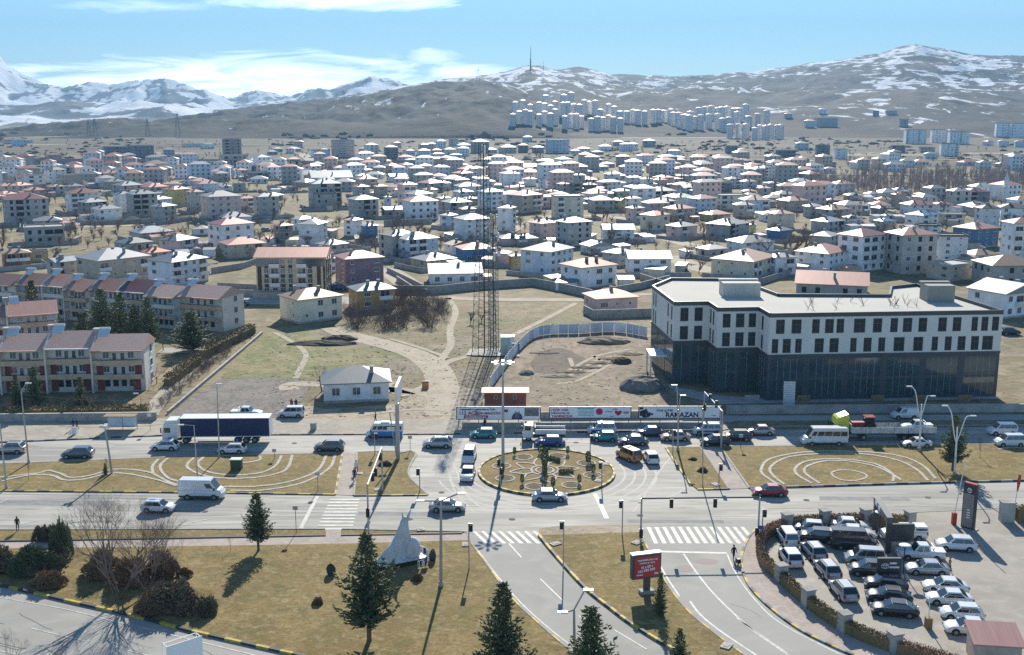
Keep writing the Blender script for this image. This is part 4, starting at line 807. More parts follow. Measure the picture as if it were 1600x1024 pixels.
house(793, 873, 262, 277, 4, 'P', 's', 'h', .08, q=.3, label='long pale pink school building with salmon roof', name='school_building', cat='school building')
house(757, 822, 630, 637, 1, 'R', 's', 'e', .0, q=.35, label='red site cabin with pink roof behind the left billboard', name='cabin', cat='cabin', kinds=['small_window'])
# porch of the bungalow
# towers on the hillside
mat('tower_wall', (.88, .87, .86), .8, var=.15, sc_=.02); mat('tower_wall2', (.86, .68, .6), .8, var=.15, sc_=.02)
def tower_mesh(kind):
    b = MB(); b.b2(-5, 5, -5, 5, -6, 32, 0); b.b2(-1.5, 1.5, -5.6, -5.001, -6, 31, 1)
    for j in range(11):
        for k in (-3.4, 3.4): b.b2(k - .8, k + .8, -5.06, -5.001, j * 2.85 + .8, j * 2.85 + 2.2, 2)
    return b.mesh('tower_wall', [MATS['tower_wall'], MATS['tower_wall2'], M['glassb']])
rr_t = random.Random(8)
def hill_tower(px, py, k):
    X, Y, z = GT(px, py); s = sc(Y, z); w_ = 8.6 / s; sca = w_ / 10
    o = thing('tower_block', '', 'tower block', (X, Y, z), random.Random(int(px * py)).uniform(-.15, .3), 'tower blocks on the hillside', (sca, sca, sca * rr_t.uniform(.62, .84)))
    link('wall', cached('tw', lambda: tower_mesh(0)), o); link('roof', cached('tr', lambda: roof_mesh(10, 10, 'h', 's', .4, 2.6).mesh('roof', MATS['roof_s'])), o, (0, 0, 32))
    HOUSES.append(dict(o=o, x=px, y=py, st=11, wk='W', rk='s', typ='h', label=None, w=8, rad=8, X=X, Y=Y, name='tower_block'))
for t_, xa, xb, n, yb in ((1, 878, 955, 4, 422), (1, 998, 1070, 4, 425), (1, 1116, 1187, 4, 440), (1, 1230, 1360, 6, 450), (1, 888, 955, 3, 385), (1, 998, 1068, 4, 385), (1, 1100, 1180, 4, 392), (1, 1025, 1045, 1, 345), (1, 1110, 1140, 2, 345), (1, 1200, 1250, 3, 378), (1, 1275, 1340, 3, 400), (1, 1358, 1422, 3, 415), (1, 1445, 1475, 2, 425), (1, 1510, 1590, 4, 412),
                          (2, 8, 85, 4, 428), (2, 50, 100, 3, 446), (2, 120, 205, 4, 398), (2, 130, 205, 3, 440), (2, 222, 335, 5, 402), (2, 264, 335, 3, 490), (2, 372, 425, 3, 490), (2, 448, 495, 3, 486), (2, 300, 430, 4, 432), (2, 225, 255, 2, 450)):
    for k in range(n):
        cx_ = xa + (xb - xa) * k / max(1, n - 1) + rr_t.uniform(-4, 4); hill_tower((0, 500, 1050)[t_] + cx_ / 2.909, 50 + (yb + rr_t.uniform(-7, 5)) / 2.909, k)
# mosque minaret
x, y, z = (*G(1570, 317), 0); s = sc(y); o = thing('minaret', 'slim white minaret with pale blue cone by the ochre mosque', 'minaret', (x, y, 0))
hh = at(1570, 270, y)[2]; MB().tube((0, 0, 0), (0, 0, hh * .75), 1.3, 1.1, 10).build('shaft', M['wpaint'], o); MB().tube((0, 0, hh * .5), (0, 0, hh * .53), 1.9, 1.9, 10).build('balcony', M['wpaint'], o); MB().tube((0, 0, hh * .75), (0, 0, hh), 1.2, .02, 10).build('spire', MATS['wall_L'], o)
# lattice masts
mat('mast_paint', (.10, .105, .11), .8, spec=.1); M['mast'] = MATS['mast_paint']; mat('mast_paint_pale', (.26, .27, .27), .8, spec=.1); M['mastp'] = MATS['mast_paint_pale']
def lattice(name, label, px, py, top, wb, wt, dx=0, n=26, m='mast', ants=()):
    X, Y = G(px, py); H_ = at(px, top, Y)[2]; o = thing(name, label, 'mast', (X, Y, .25), .35); legs = []
    def corner(k, t): w_ = (wb + (wt - wb) * t) / 2; return ((1, 1, -1, -1)[k] * w_, (1, -1, -1, 1)[k] * w_, H_ * t)
    for k in range(4): MB().tube(corner(k, 0), corner(k, 1), .07, .05, 5).build('leg', M[m], o)
    b = MB()
    for j in range(n):
        for k in range(4):
            a, c = corner(k, j / n), corner((k + 1) % 4, (j + 1) / n); b.tube(a, c, .024, n=3, cap=False); a, c = corner((k + 1) % 4, j / n), corner(k, (j + 1) / n); b.tube(a, c, .024, n=3, cap=False); b.tube(corner(k, j / n), corner((k + 1) % 4, j / n), .035, n=3, cap=False)
    b.build('bracing', M[m], o)
    b = MB(); b.b2(-.06, .06, -.2, .2, 0, H_, 0); b.build('cable_ladder', M['black'], o)
    for t, a, kind in ants:
        w_ = (wb + (wt - wb) * t) / 2 + .4
        if kind: MB().tube((w_ * math.cos(a), w_ * math.sin(a), H_ * t), ((w_ + .35) * math.cos(a), (w_ + .35) * math.sin(a), H_ * t), .45, .5, 10).build('dish_antenna', M['wpaint'], o)
        else: MB().box((w_ * math.cos(a), w_ * math.sin(a), H_ * t), (.3, .35, 1.8), a).build('panel_antenna', M['wpaint'], o)
    return o
lattice('lattice_mast', 'tallest lattice mast tapering to a top platform, on the concrete slab', 757, 553, 226, 4.0, 1.5, ants=[(.97, 1.5, 0), (.97, 4.6, 0)])
lattice('lattice_mast', 'shorter lattice mast crowded with antennas behind the tallest mast', 771, 549, 338, 1.7, 1.5, n=30, m='mastp', ants=[(t, a, k) for t, a, k in ((.98, 4, 0), (.96, 5.2, 0), (.93, 3.5, 1), (.88, 4.8, 1), (.84, 5.6, 0), (.8, 4.1, 0), (.76, 3.7, 1), (.97, .5, 0), (.9, 2.5, 1), (.7, 4.6, 0), (.72, 5.4, 1))])
for px, py, dm, mm, lb in ((790, 557, (2.0, 1.6, 3.6), 'terr_green', 'tall green equipment cabinet at the foot of the masts'), (793, 546, (2.8, 1.8, 2.4), None, 'white equipment shelter behind the green mast cabinet'), (806, 551, (1.5, 1.4, 1.5), 'wall_B', 'small blue cabinet beside the mast shelter')):
    X, Y = G(px, py); o = thing('equipment_cabinet', lb, 'cabinet', (X, Y, .25)); b = MB(); b.b2(-dm[0] / 2, dm[0] / 2, 0, dm[1], 0, dm[2]); b.b2(-dm[0] / 2 - .08, dm[0] / 2 + .08, -.08, dm[1] + .08, dm[2], dm[2] + .1); b.build('housing', MATS[mm] if mm else M['wpaint'], o)
    MB().b2(-.4, .4, -.05, -.003, .15, min(2, dm[2] - .2)).build('door', M['steel'], o)
# hilltop antenna and pylons
def far_mast(px, py, top, label, name='radio_mast'):
    X, Y, z = GT(px, py + 6); h_ = at(px, top, Y)[2] - z; o = thing(name, label, 'mast', (X, Y, z - 2)); b = MB(); w_ = h_ * .035
    if name == 'pylon':
        for a, c in ((-1, -1), (1, -1), (1, 1), (-1, 1)): b.tube((a * h_ * .11, c * h_ * .11, 0), (a * .6, c * .6, h_), .4, .3, 4)
        for t in (.65, .8): b.tube((-h_ * .2, 0, h_ * t), (h_ * .2, 0, h_ * t), .4, n=4)
    else: b.tube((0, 0, 0), (0, 0, h_ * .5), w_, w_ * .6, 6); b.tube((0, 0, h_ * .5), (0, 0, h_), w_ * .45, w_ * .15, 6)
    b.build('lattice_body', M['dsteel'], o)
far_mast(829, 104, 71, 'tall radio mast on the summit behind the hillside towers'); far_mast(849, 104, 93, 'short mast just right of the tall summit mast')
far_mast(747, 124, 104, 'power pylon on the snowy ridge left of the summit mast', 'pylon')
for k, (px, top) in enumerate(((278, 176), (231, 184), (149, 184), (139, 187), (537, 140))): far_mast(px, 207 if px < 400 else 150, top, ('pylon standing left of the dark hill foot, tallest there', 'pylon second from right on the far left plain', 'right one of a close pair of pylons at far left', 'left one of a close pair of pylons at far left', 'small pylon on the ridge above the dark hill')[k], 'pylon')
# ------------------------------------------------------------------ walls and fences
def wall(px, h_, label, m=None, th=.25, name='block_wall', post=0):
    p = Gs(px) if px[0][1] > 30 else px; o = thing(name, label, 'wall', (*p[0], 0)); q = [(a - p[0][0], b_ - p[0][1]) for a, b_ in p]
    b = MB(); c = MB(); L_, R_ = offs(q, th / 2), offs(q, -th / 2); L2, R2 = offs(q, th / 2 + .06), offs(q, -th / 2 - .06)
    for i in range(len(q) - 1): b.prism([R_[i], R_[i + 1], L_[i + 1], L_[i]], 0, h_); c.prism([R2[i], R2[i + 1], L2[i + 1], L2[i]], h_ + .002, h_ + .12)
    b.build('wall', m or M['block'], o); c.build('coping', M['conc'], o); return o
wall([(560, 458), (680, 460), (753, 452), (832, 447), (876, 455), (925, 466)], 2.2, 'long grey block wall round the white bungalow beyond the field')
wall([(340, 452), (402, 455)], 1.8, 'short grey wall left of the tan apartment block'); wall([(345, 462), (440, 464)], 1.6, 'low grey wall along the lane before the tan block')
wall([(912, 490), (927, 498), (1020, 495)], 2.0, 'grey block wall in front of the mauve roofed bungalow')
wall([(940, 462), (1000, 452), (1046, 440)], 1.8, 'block wall right of the house with red balconies'); wall([(1000, 437), (1046, 452)], 1.8, 'block wall below the balcony house near the office')
wall([(620, 440), (648, 458), (668, 462)], 1.6, 'wall running down the lane beside the thicket'); wall([(605, 425), (660, 452)], 1.4, 'stone wall along the upper lane')
wall([(600, 354), (675, 350)], 2.5, 'long grey wall above the open plot'); wall([(330, 428), (380, 420), (402, 412)], 1.8, 'wall behind the pale blue house')
wall([(125, 352), (200, 350), (260, 346)], 1.8, 'wall along the lane at the left'); wall([(330, 348), (400, 344), (450, 342)], 2, 'wall before the pink striped block')
wall([(-60, 256), (340, 258), (560, 262)], 5, 'long pale wall at the far edge of town, left half'); wall([(480, 264), (670, 261)], 6, 'pale retaining wall before the far fields'); wall([(200, 404), (260, 398)], 1.5, 'low wall behind the brick red house')
wall([(-300, 661.5), (0, 660), (245, 657)], 1.3, 'long grey roadside wall before the terraced houses', th=.4); wall([(1135, 647), (1400, 645), (1950, 642)], 1.3, 'long low concrete wall before the office building', M['conc'], .35)
wall([(722, 669), (1000, 668), (1125, 668)], .8, 'low concrete wall under the three billboards', M['conc'], .5); wall([(845, 655), (1128, 652)], 1.1, 'concrete wall behind the billboards', M['conc'], .3)
wall([(410, 522), (330, 590), (262, 648)], .5, 'low white topped wall between terrace gardens and the green field')
def hoarding(px, h_=2.3):
    p = Gs(px); o = thing('hoarding', 'blue and white sheet metal hoarding curving round the dug plot', 'fence', (*p[0], 0)); k = 0; q = smooth_line(p, 3)
    for a, c in zip(q, q[1:]):
        l = math.hypot(c[0] - a[0], c[1] - a[1]); n = max(1, round(l / 2.2))
        for j in range(n):
            x0, y0 = a[0] + (c[0] - a[0]) * j / n - p[0][0], a[1] + (c[1] - a[1]) * j / n - p[0][1]; x1, y1 = a[0] + (c[0] - a[0]) * (j + .93) / n - p[0][0], a[1] + (c[1] - a[1]) * (j + .93) / n - p[0][1]
            b = MB(); extrude_edge(b, (x0, y0), (x1, y1), .1, h_, .03, .06, 0); b.tube((x0, y0, 0), (x0, y0, h_ + .1), .05, n=4, mi=1)
            b.build('fence_panel', [MATS['wall_L'] if k % 3 else MATS['wall_W'], M['wframe'] if k % 2 else M['steel']], o); k += 1
hoarding([(766, 609), (790, 575), (812, 548), (834, 529), (860, 523), (905, 522), (960, 519), (1012, 527)])
# far white sheds, poplars and filler houses
rr = random.Random(21); n_add = 0
def free(X, Y, r_): return all(math.hypot(h['X'] - X, h['Y'] - Y) > h['rad'] + r_ for h in HOUSES)
for _ in range(900):
    if n_add >= 52: break
    px_, py_ = rr.uniform(-30, 1620), rr.triangular(262, 352, 285)
    if 430 < px_ < 600 and py_ > 300 or (1330 < px_ and py_ < 300) or px_ < 250 and py_ > 335: continue
    X, Y = G(px_, py_); r_ = rr.uniform(5.5, 8)
    if not free(X, Y + 6, r_): continue
    s = sc(Y); wpx = r_ * 2 * s * 1.1; st = rr.choice((1, 1, 2, 2, 3)); n_add += 1
    house(px_ - wpx / 2, px_ + wpx / 2, py_ - st * 2.9 * s * .98, py_, st, rr.choice('GGGTWLPCW'), rr.choice('wwwgwsr'), 'h', rr.choice((.2, .3, .45)))
# ------------------------------------------------------------------ vehicles
PAINT = {'white': (.72, .73, .74), 'silver': (.42, .43, .45), 'grey': (.13, .14, .16), 'black': (.018, .018, .022), 'brown': (.20, .17, .155), 'teal': (.02, .26, .26), 'blue': (.03, .07, .30), 'navy': (.03, .05, .10),
         'orange': (.62, .24, .05), 'red': (.30, .02, .025), 'champagne': (.46, .40, .36), 'purple': (.035, .012, .03), 'sky': (.04, .24, .52), 'yellow': (.60, .58, .06), 'police': (.62, .66, .74), 'palered': (.5, .36, .33)}
for k, c in PAINT.items(): mat('paint_' + k, c, .32, .25 if k in ('silver', 'grey', 'brown', 'champagne') else 0, var=.06, coord='Object', coat=.8)
mat('head_lamp', (.6, .62, .65), .1, .3); mat('tail_lamp', (.35, .015, .01), .2); mat('rim', (.38, .38, .4), .35, .7)
SPEC = dict(  # L, W, H, nose z, cowl z, belt, ws base, roof front, roof rear, rear base, tail z, clearance
 sedan=(4.65, 1.82, 1.46, .68, .90, .90, 1.15, .28, -1.05, -1.85, .97, .2), hatch=(4.15, 1.79, 1.48, .70, .92, .92, 1.12, .32, -1.4, -1.98, .95, .2),
 suv=(4.5, 1.88, 1.62, .80, 1.02, 1.00, 1.2, .42, -1.55, -2.15, 1.05, .28), mpv=(4.45, 1.83, 1.84, .82, 1.10, 1.12, 1.35, .65, -1.95, -2.17, 1.12, .22),
 van=(5.9, 2.05, 2.6, 1.0, 1.35, 1.40, 2.2, 1.35, -2.88, -2.93, 1.4, .28), minibus=(6.9, 2.05, 2.75, 1.0, 1.35, 1.30, 2.75, 1.9, -3.38, -3.43, 1.3, .3), coupe=(4.5, 1.82, 1.36, .62, .88, .90, .9, .2, -.9, -1.9, .95, .17),
 smallvan=(4.4, 1.8, 1.82, .8, 1.08, 1.1, 1.3, .65, -2.05, -2.14, 1.1, .22), pickup=(5.3, 1.87, 1.78, .92, 1.1, 1.13, 1.0, .45, -.75, -1.0, 1.1, .32))
def body_mesh(sp, m):
    L, W_, H_, zn, zc, zb, x0, x1, x2, x3, zt, cl = sp; b = MB(); hl = L / 2; hw = W_ / 2
    st = [(hl, .72, zn - .22, .35), (hl - .08, .84, zn - .06, .25), (hl - .35, .95, zn + .02, cl), ((hl + x0) / 2, 1, (zn + zc) / 2 + .05, cl), (x0, 1, zc, cl), ((x0 + x3) / 2, 1, zb, cl), (x3 if x3 > -hl + .15 else -hl + .15, .99, zt, cl)]
    if x3 > -hl + .5: st.append((-hl + .35, .96, zt - .01, cl))
    st += [(-hl + .06, .88, zt - .1, .27), (-hl, .78, zt - .25, .38)]
    n = 10; rings = []
    for x, k, z, zl in st:
        w_ = hw * k; half = [(w_ * .9, zl), (w_, zl + .18), (w_ * 1.0, zl + (z - zl) * .62), (w_ * .965, z - .05), (w_ * .80, z + .01)]
        rings.append([(x, y, zz) for y, zz in half] + [(x, -y, zz) for y, zz in half[::-1]])
    for i, r_ in enumerate(rings): b.v += r_
    for i in range(len(rings) - 1):
        for j in range(n): b.f.append((i * n + j, i * n + (j + 1) % n, (i + 1) * n + (j + 1) % n, (i + 1) * n + j)); b.m.append(0)
    b.f += [tuple(range(n - 1, -1, -1)), tuple(range((len(rings) - 1) * n, len(rings) * n))]; b.m += [0, 0]
    nsm = len(b.f)
    # cabin shell
    wb, wt = hw * .93, hw * .76 if H_ < 2.2 else hw * .86
    zb_ = min(zc, zb, zt) - .12
    c = cabin(sp); b.add(c, [(0, 3, 2, 1), (4, 5, 6, 7), (0, 1, 5, 4), (1, 2, 6, 5), (2, 3, 7, 6), (3, 0, 4, 7)])
    r = [(p[0] * .97, p[1] * .86, H_) for p in c[4:]]; k = len(b.v) - 8; b.v += r; kk = len(b.v) - 4
    for i in range(4): b.f.append((k + 4 + i, k + 4 + (i + 1) % 4, kk + (i + 1) % 4, kk + i)); b.m.append(0)
    b.f.append((kk, kk + 1, kk + 2, kk + 3)); b.m.append(0)
    # dark wheel arches and sills
    for x in (L * .30, -L * .29): b.tube((x, -hw - .004, .34), (x, hw + .004, .34), .40 if H_ < 2.2 else .43, n=14, mi=1)
    b.b2(-hl + .7, hl - .7, -hw * .97, hw * .97, cl - .08, cl + .04, 1)
    if H_ > 2.2 : b.b2(-hl + .1, hl - .5, -hw - .01, hw + .01, cl + .1, cl + .28, 1)
    me = b.mesh('body', [m, M['black']])
    for p_ in me.polygons[:nsm - 2]: p_.use_smooth = True
    return me
def cabin(sp):
    L, W_, H_, zn, zc, zb, x0, x1, x2, x3, zt, cl = sp; hw = W_ / 2; wb, wt = hw * .94, hw * (.78 if H_ < 2.2 else .88); z1 = H_ - .07
    return [(x3, -wb, zt - .06), (x0, -wb, zc - .06), (x0, wb, zc - .06), (x3, wb, zt - .06), (x2, -wt, z1), (x1, -wt, z1), (x1, wt, z1), (x2, wt, z1)]
def pane(q, u0, u1, v0, v1, off=.02):
    q = [Vector(p) for p in q]
    def P(u_, v_): return (q[0] * (1 - u_) + q[1] * u_) * (1 - v_) + (q[3] * (1 - u_) + q[2] * u_) * v_
    nrm = (q[1] - q[0]).cross(q[3] - q[0]).normalized() * off; v = [P(u0, v0), P(u1, v0), P(u1, v1), P(u0, v1)]
    b = MB(); b.add([p + nrm for p in v] + [p - nrm * .5 for p in v], [(0, 1, 2, 3), (0, 4, 5, 1), (1, 5, 6, 2), (2, 6, 7, 3), (3, 7, 4, 0)]); return b
def vehicle(kind, color, label, px, py, hd, group='cars in the traffic', cat=None, name=None, z=0, loc=None, extra=None, scale=1):
    sp = SPEC[kind]; L, W_, H_, zn, zc, zb, x0, x1, x2, x3, zt, cl = sp; hl, hw = L / 2, W_ / 2; key = kind
    loc = loc or (*G(px, py), z + .05)
    nm = name or {'van': 'van', 'minibus': 'minibus', 'smallvan': 'van', 'mpv': 'car', 'pickup': 'pickup_truck'}.get(kind, 'car')
    o = thing(nm, label, cat or nm.replace('_', ' '), loc, R(hd), group, (scale,) * 3)
    link('body', cached(('body', kind, color), lambda: body_mesh(sp, MATS['paint_' + color])), o)
    c = cabin(sp); fr = (c[1], c[2], c[6], c[5]); re_ = (c[3], c[0], c[4], c[7]); sR = (c[0], c[1], c[5], c[4]); sL = (c[2], c[3], c[7], c[6])
    link('windscreen', cached(('ws', key), lambda: pane(fr, .04, .96, .08, .96).mesh('windscreen', M['glass'])), o)
    if kind not in ('van', 'smallvan'): link('rear_window', cached(('rw', key), lambda: pane(re_, .06, .94, .12 if H_ < 2.2 else .35, .93).mesh('rear_window', M['glass'])), o)
    cuts = {'sedan': [(.10, .49), (.51, .93)], 'hatch': [(.10, .49), (.51, .92)], 'suv': [(.08, .45), (.47, .90)], 'mpv': [(.05, .33), (.35, .65), (.67, .94)], 'van': [(.76, .93)], 'smallvan': [(.66, .90)], 'minibus': [(.03, .20), (.215, .41), (.425, .62), (.635, .80), (.83, .94)],
            'coupe': [(.2, .52), (.55, .92)], 'pickup': [(.1, .46), (.52, .90)]}[kind]
    for j, (a, e) in enumerate(cuts):
        for sgn, q in ((0, sR), (1, sL)):
            u0, u1 = (a, e) if sgn == 0 else (1 - e, 1 - a)
            link('side_window', cached(('sw', key, j, sgn), lambda: pane(q, u0, u1, .13 if H_ < 2.2 else .22, .93 if H_ < 2.2 else .72).mesh('side_window', M['glass'])), o)
    rad = .33 if H_ < 2.2 else .37
    for x in (L * .30, -L * .29):
        for s_ in (-1, 1):
            w_ = link('wheel', cached(('wh', rad), lambda: MB().tube((0, -.11, 0), (0, .11, 0), rad, n=14).mesh('wheel', M['rubber'])), o, (x, s_ * (hw - .07), rad - .02))
            link('rim', cached(('rim', rad), lambda: MB().tube((0, -.118, 0), (0, .118, 0), rad * .62, n=10).mesh('rim', MATS['rim'])), w_)
    for s_ in (-1, 1):
        link('headlight', cached(('hlt', key, s_), lambda: MB().box((hl - .16, s_ * hw * .70, zn - .12), (.30, .34, .15), s_ * -.35).mesh('headlight', MATS['head_lamp'])), o)
        link('taillight', cached(('tl', key, s_), lambda: MB().box((-hl + .10, s_ * hw * .76, zt - .24 if H_ < 2.2 else 1.3), (.2, .26, .16 if H_ < 1.6 else .38)).mesh('taillight', MATS['tail_lamp'])), o)
        link('mirror', cached(('mi', key, color, s_), lambda: MB().box((x0 - .35, s_ * (hw + .06), zb + .08), (.14, .2, .14 if H_ < 2.2 else .3)).mesh('mirror', MATS['paint_' + color] if H_ < 2.2 else M['black'])), o)
    link('number_plate', cached('plate', lambda: MB().b2(-.01, .01, -.26, .26, -.06, .06).mesh('number_plate', M['wpaint'])), o, (-hl - .012, 0, .55)); 
    if extra: extra(o, sp)
    return o
def stripe(col, z0, z1, nm='stripe'):
    def f(o, sp):
        b = MB()
        for s_ in (-1, 1): b.b2(-sp[0] / 2 + .4, sp[0] / 2 - .5, s_ * (sp[1] / 2) - .012, s_ * (sp[1] / 2) + .012, z0, z1)
        b.build(nm, MATS['paint_' + col], o)
    return f
def police(o, sp):
    stripe('blue', .62, .84)(o, sp)
    MB().b2(-.15, .15, -.55, 0, sp[2], sp[2] + .13, 0).build('light_bar', MATS['paint_blue'], o); MB().b2(-.15, .15, .003, .55, sp[2], sp[2] + .13, 0).build('light_bar', M['red'], o)
def roofbox(o, sp):
    for y in (-.55, .55): MB().b2(sp[8] + .2, sp[7] - .1, y - .025, y + .025, sp[2] - .02, sp[2] + .06).build('roof_rail', M['black'], o)
def twotone(o, sp):
    b = MB(); b.b2(-sp[0] / 2 + .06, sp[0] / 2 - .9, -sp[1] / 2 - .015, sp[1] / 2 + .015, .45, 1.30); b.build('lower_panel', MATS['paint_sky'], o)
    MB().b2(-1, .6, -.5, .5, sp[2], sp[2] + .18).build('roof_unit', M['wpaint'], o)
def bed(o, sp, canopy=False):
    L, W_ = sp[0], sp[1]
    if canopy: b = MB(); b.box((-1.85, 0, 1.42), (1.6, 1.7, .62), top=.88); b.build('canopy', M['wpaint'], o); MB().b2(-2.5, -1.2, -.86, .86, 1.3, 1.52).build('side_window', M['glass'], o)
    else: MB().b2(-2.55, -1.08, -.78, .78, 1.06, 1.135).build('load_cover', M['wpaint'], o); b = MB(); b.path([(-1.1, -.75, 1.1), (-1.25, -.7, 1.6), (-1.25, .7, 1.6), (-1.1, .75, 1.1)], .04, 5); b.build('roll_bar', M['steel'], o)
def taxi(o, sp): MB().b2(-.2, .2, -.3, .3, sp[2], sp[2] + .16).build('roof_sign', M['wpaint'], o)
T_ = 'cars in the traffic'
for v in [('suv', 'champagne', 'silver pink crossover leaving at the left edge of the upper road', 17, 708, 182, roofbox), ('suv', 'grey', 'dark grey crossover alone behind the silver one at the far left', 122, 715, 182, None),
          ('hatch', 'white', 'white hatchback beside the cab of the blue trailer truck', 258, 703, 182, None), ('hatch', 'white', 'white hatchback beside the rear of the blue trailer truck', 363, 708, 181, None),
          ('suv', 'brown', 'brown grey crossover passing the brick walk of the median', 515, 704, 180, None), ('suv', 'silver', 'silver crossover left of the green hatchback at the junction', 684, 699, 180, roofbox),
          ('hatch', 'teal', 'dark green hatchback under the left billboard', 755, 684, 180, None), ('hatch', 'blue', 'blue hatchback alongside the small white tipper truck', 858, 696, 180, None),
          ('mpv', 'police', 'white and blue police van with red light under the middle billboard', 940, 678, 180, police), ('hatch', 'teal', 'pale green estate car in front of the police van', 944, 689, 180, None),
          ('sedan', 'grey', 'grey sedan passing right above the roundabout', 989, 695, 180, None), ('sedan', 'navy', 'dark blue sedan under the left end of the right billboard', 1015, 681, 180, None),
          ('sedan', 'palered', 'pale rosy silver sedan under the word on the right billboard', 1055, 688, 180, None), ('mpv', 'police', 'white and blue police car at the right end of the billboards', 1104, 679, 180, police),
          ('suv', 'black', 'black crossover in front of the right police car', 1117, 696, 180, None), ('suv', 'black', 'black car just behind the black crossover on the upper road', 1151, 688, 180, None),
          ('sedan', 'champagne', 'beige silver sedan alone left of the white minibus', 1187, 679, 180, None), ('coupe', 'white', 'white low car with sun glint beside the flatbed truck', 1431, 698, 180, None),
          ('smallvan', 'white', 'white delivery van alone on the service road by the office', 1413, 654, 180, None), ('mpv', 'white', 'white people carrier farther one at the right edge', 1565, 679, 180, None), ('mpv', 'white', 'white people carrier nearer one at the right edge', 1577, 697, 180, None),
          ('mpv', 'white', 'white people carrier facing the camera left of the roundabout, farther', 733, 720, -94, None), ('sedan', 'white', 'white sedan facing the camera left of the roundabout, nearer', 731, 747, -93, None),
          ('mpv', 'orange', 'orange taxi van leaving the roundabout on its right', 982, 718, 122, taxi), ('hatch', 'white', 'white car seen from behind right of the orange taxi van', 1017, 721, 95, None),
          ('sedan', 'silver', 'silver sedan passing in front of the roundabout', 859, 782, 0, None), ('sedan', 'champagne', 'bronze silver sedan on the near road behind the street lamp', 699, 798, 0, None),
          ('hatch', 'white', 'white hatchback behind the bare tree on the near road', 248, 799, -3, None), ('sedan', 'red', 'dark red sedan on the near road right of the gantry', 1202, 774, 178, None),
          ('van', 'white', 'large white panel van on the near road', 317, 778, -2, None), ('mpv', 'white', 'white people carrier parked at the edge of the gravel lot', 455, 652, 182, None)]:
    vehicle(v[0], v[1], v[2], v[3], v[4], v[5], T_, extra=v[6])
vehicle('minibus', 'white', 'white minibus passing the cab of the yellow truck', 1287, 695, 180, None)
vehicle('minibus', 'white', 'blue and white public minibus on the upper road behind the sign pole', 601, 683, 180, None, extra=twotone, scale=.84)
vehicle('pickup', 'white', 'white pickup parked behind the blue trailer truck', 386, 652, 0, None, extra=lambda o, s: bed(o, s))
D_ = 'cars parked at the dealer'
for v in [('mpv', 'white', 'white van seen from behind, farthest in the left row by the hedge', 1230, 848, 91, None), ('suv', 'white', 'white crossover behind the white van in the left row by the hedge', 1235, 879, 92, None),
          ('suv', 'silver', 'farthest of the three silver crossovers in the middle of the lot', 1271, 869, 95, roofbox), ('suv', 'silver', 'middle one of the three silver crossovers in the lot', 1292, 898, 95, roofbox), ('suv', 'silver', 'nearest of the three silver crossovers in the lot', 1317, 931, 95, roofbox),
          ('hatch', 'silver', 'grey silver hatchback in the far corner by the hedge', 1264, 832, 168, None), ('suv', 'black', 'black and gold crossover in front of the far corner hatchback', 1276, 846, 168, None),
          ('sedan', 'white', 'white sedan farthest back by the hedge pillars', 1329, 828, -8, None), ('sedan', 'white', 'white sedan between the farthest sedan and the black van', 1337, 840, -8, None),
          ('mpv', 'silver', 'silver people carrier behind the small dealer sign wall', 1351, 880, 170, None), ('suv', 'black', 'black crossover with white roof half behind the sign wall', 1358, 898, 170, None), ('suv', 'purple', 'dark purple crossover with a sun glint on its roof', 1383, 921, 168, None),
          ('sedan', 'black', 'black sedan between the purple crossover and the nearest black sedan', 1388, 939, 168, None), ('sedan', 'black', 'nearest black sedan at the corner of the paved lot', 1397, 960, 168, None),
          ('suv', 'white', 'white crossover alone at the right of the yard', 1493, 859, 172, None), ('sedan', 'silver', 'silver car with its boot open and a person behind it', 1448, 896, 174, None),
          ('sedan', 'white', 'farthest white sedan of the four in the near right row', 1476, 924, 172, None), ('sedan', 'white', 'second farthest white sedan of the near right row, with roof hatch', 1482, 943, 172, None), ('hatch', 'white', 'white car with black roof edge, second nearest of the right row', 1502, 966, 172, None), ('sedan', 'white', 'nearest white sedan beside the pink roofed kiosk', 1513, 989, 172, None)]:
    vehicle(v[0], v[1], v[2], v[3], v[4], v[5], D_, extra=v[6])
vehicle('van', 'black', 'long black van in the middle of the paved lot', 1333, 857, -8, D_, scale=.9)
vehicle('pickup', 'white', 'white pickup with a hard canopy behind the grey gate', 1411, 842, 178, D_, extra=lambda o, s: bed(o, s, True)); vehicle('pickup', 'white', 'white pickup with covered bed right of the grey gate', 1438, 873, 173, D_, extra=lambda o, s: bed(o, s))
b = bpy.data.objects.new('boot_lid', None)
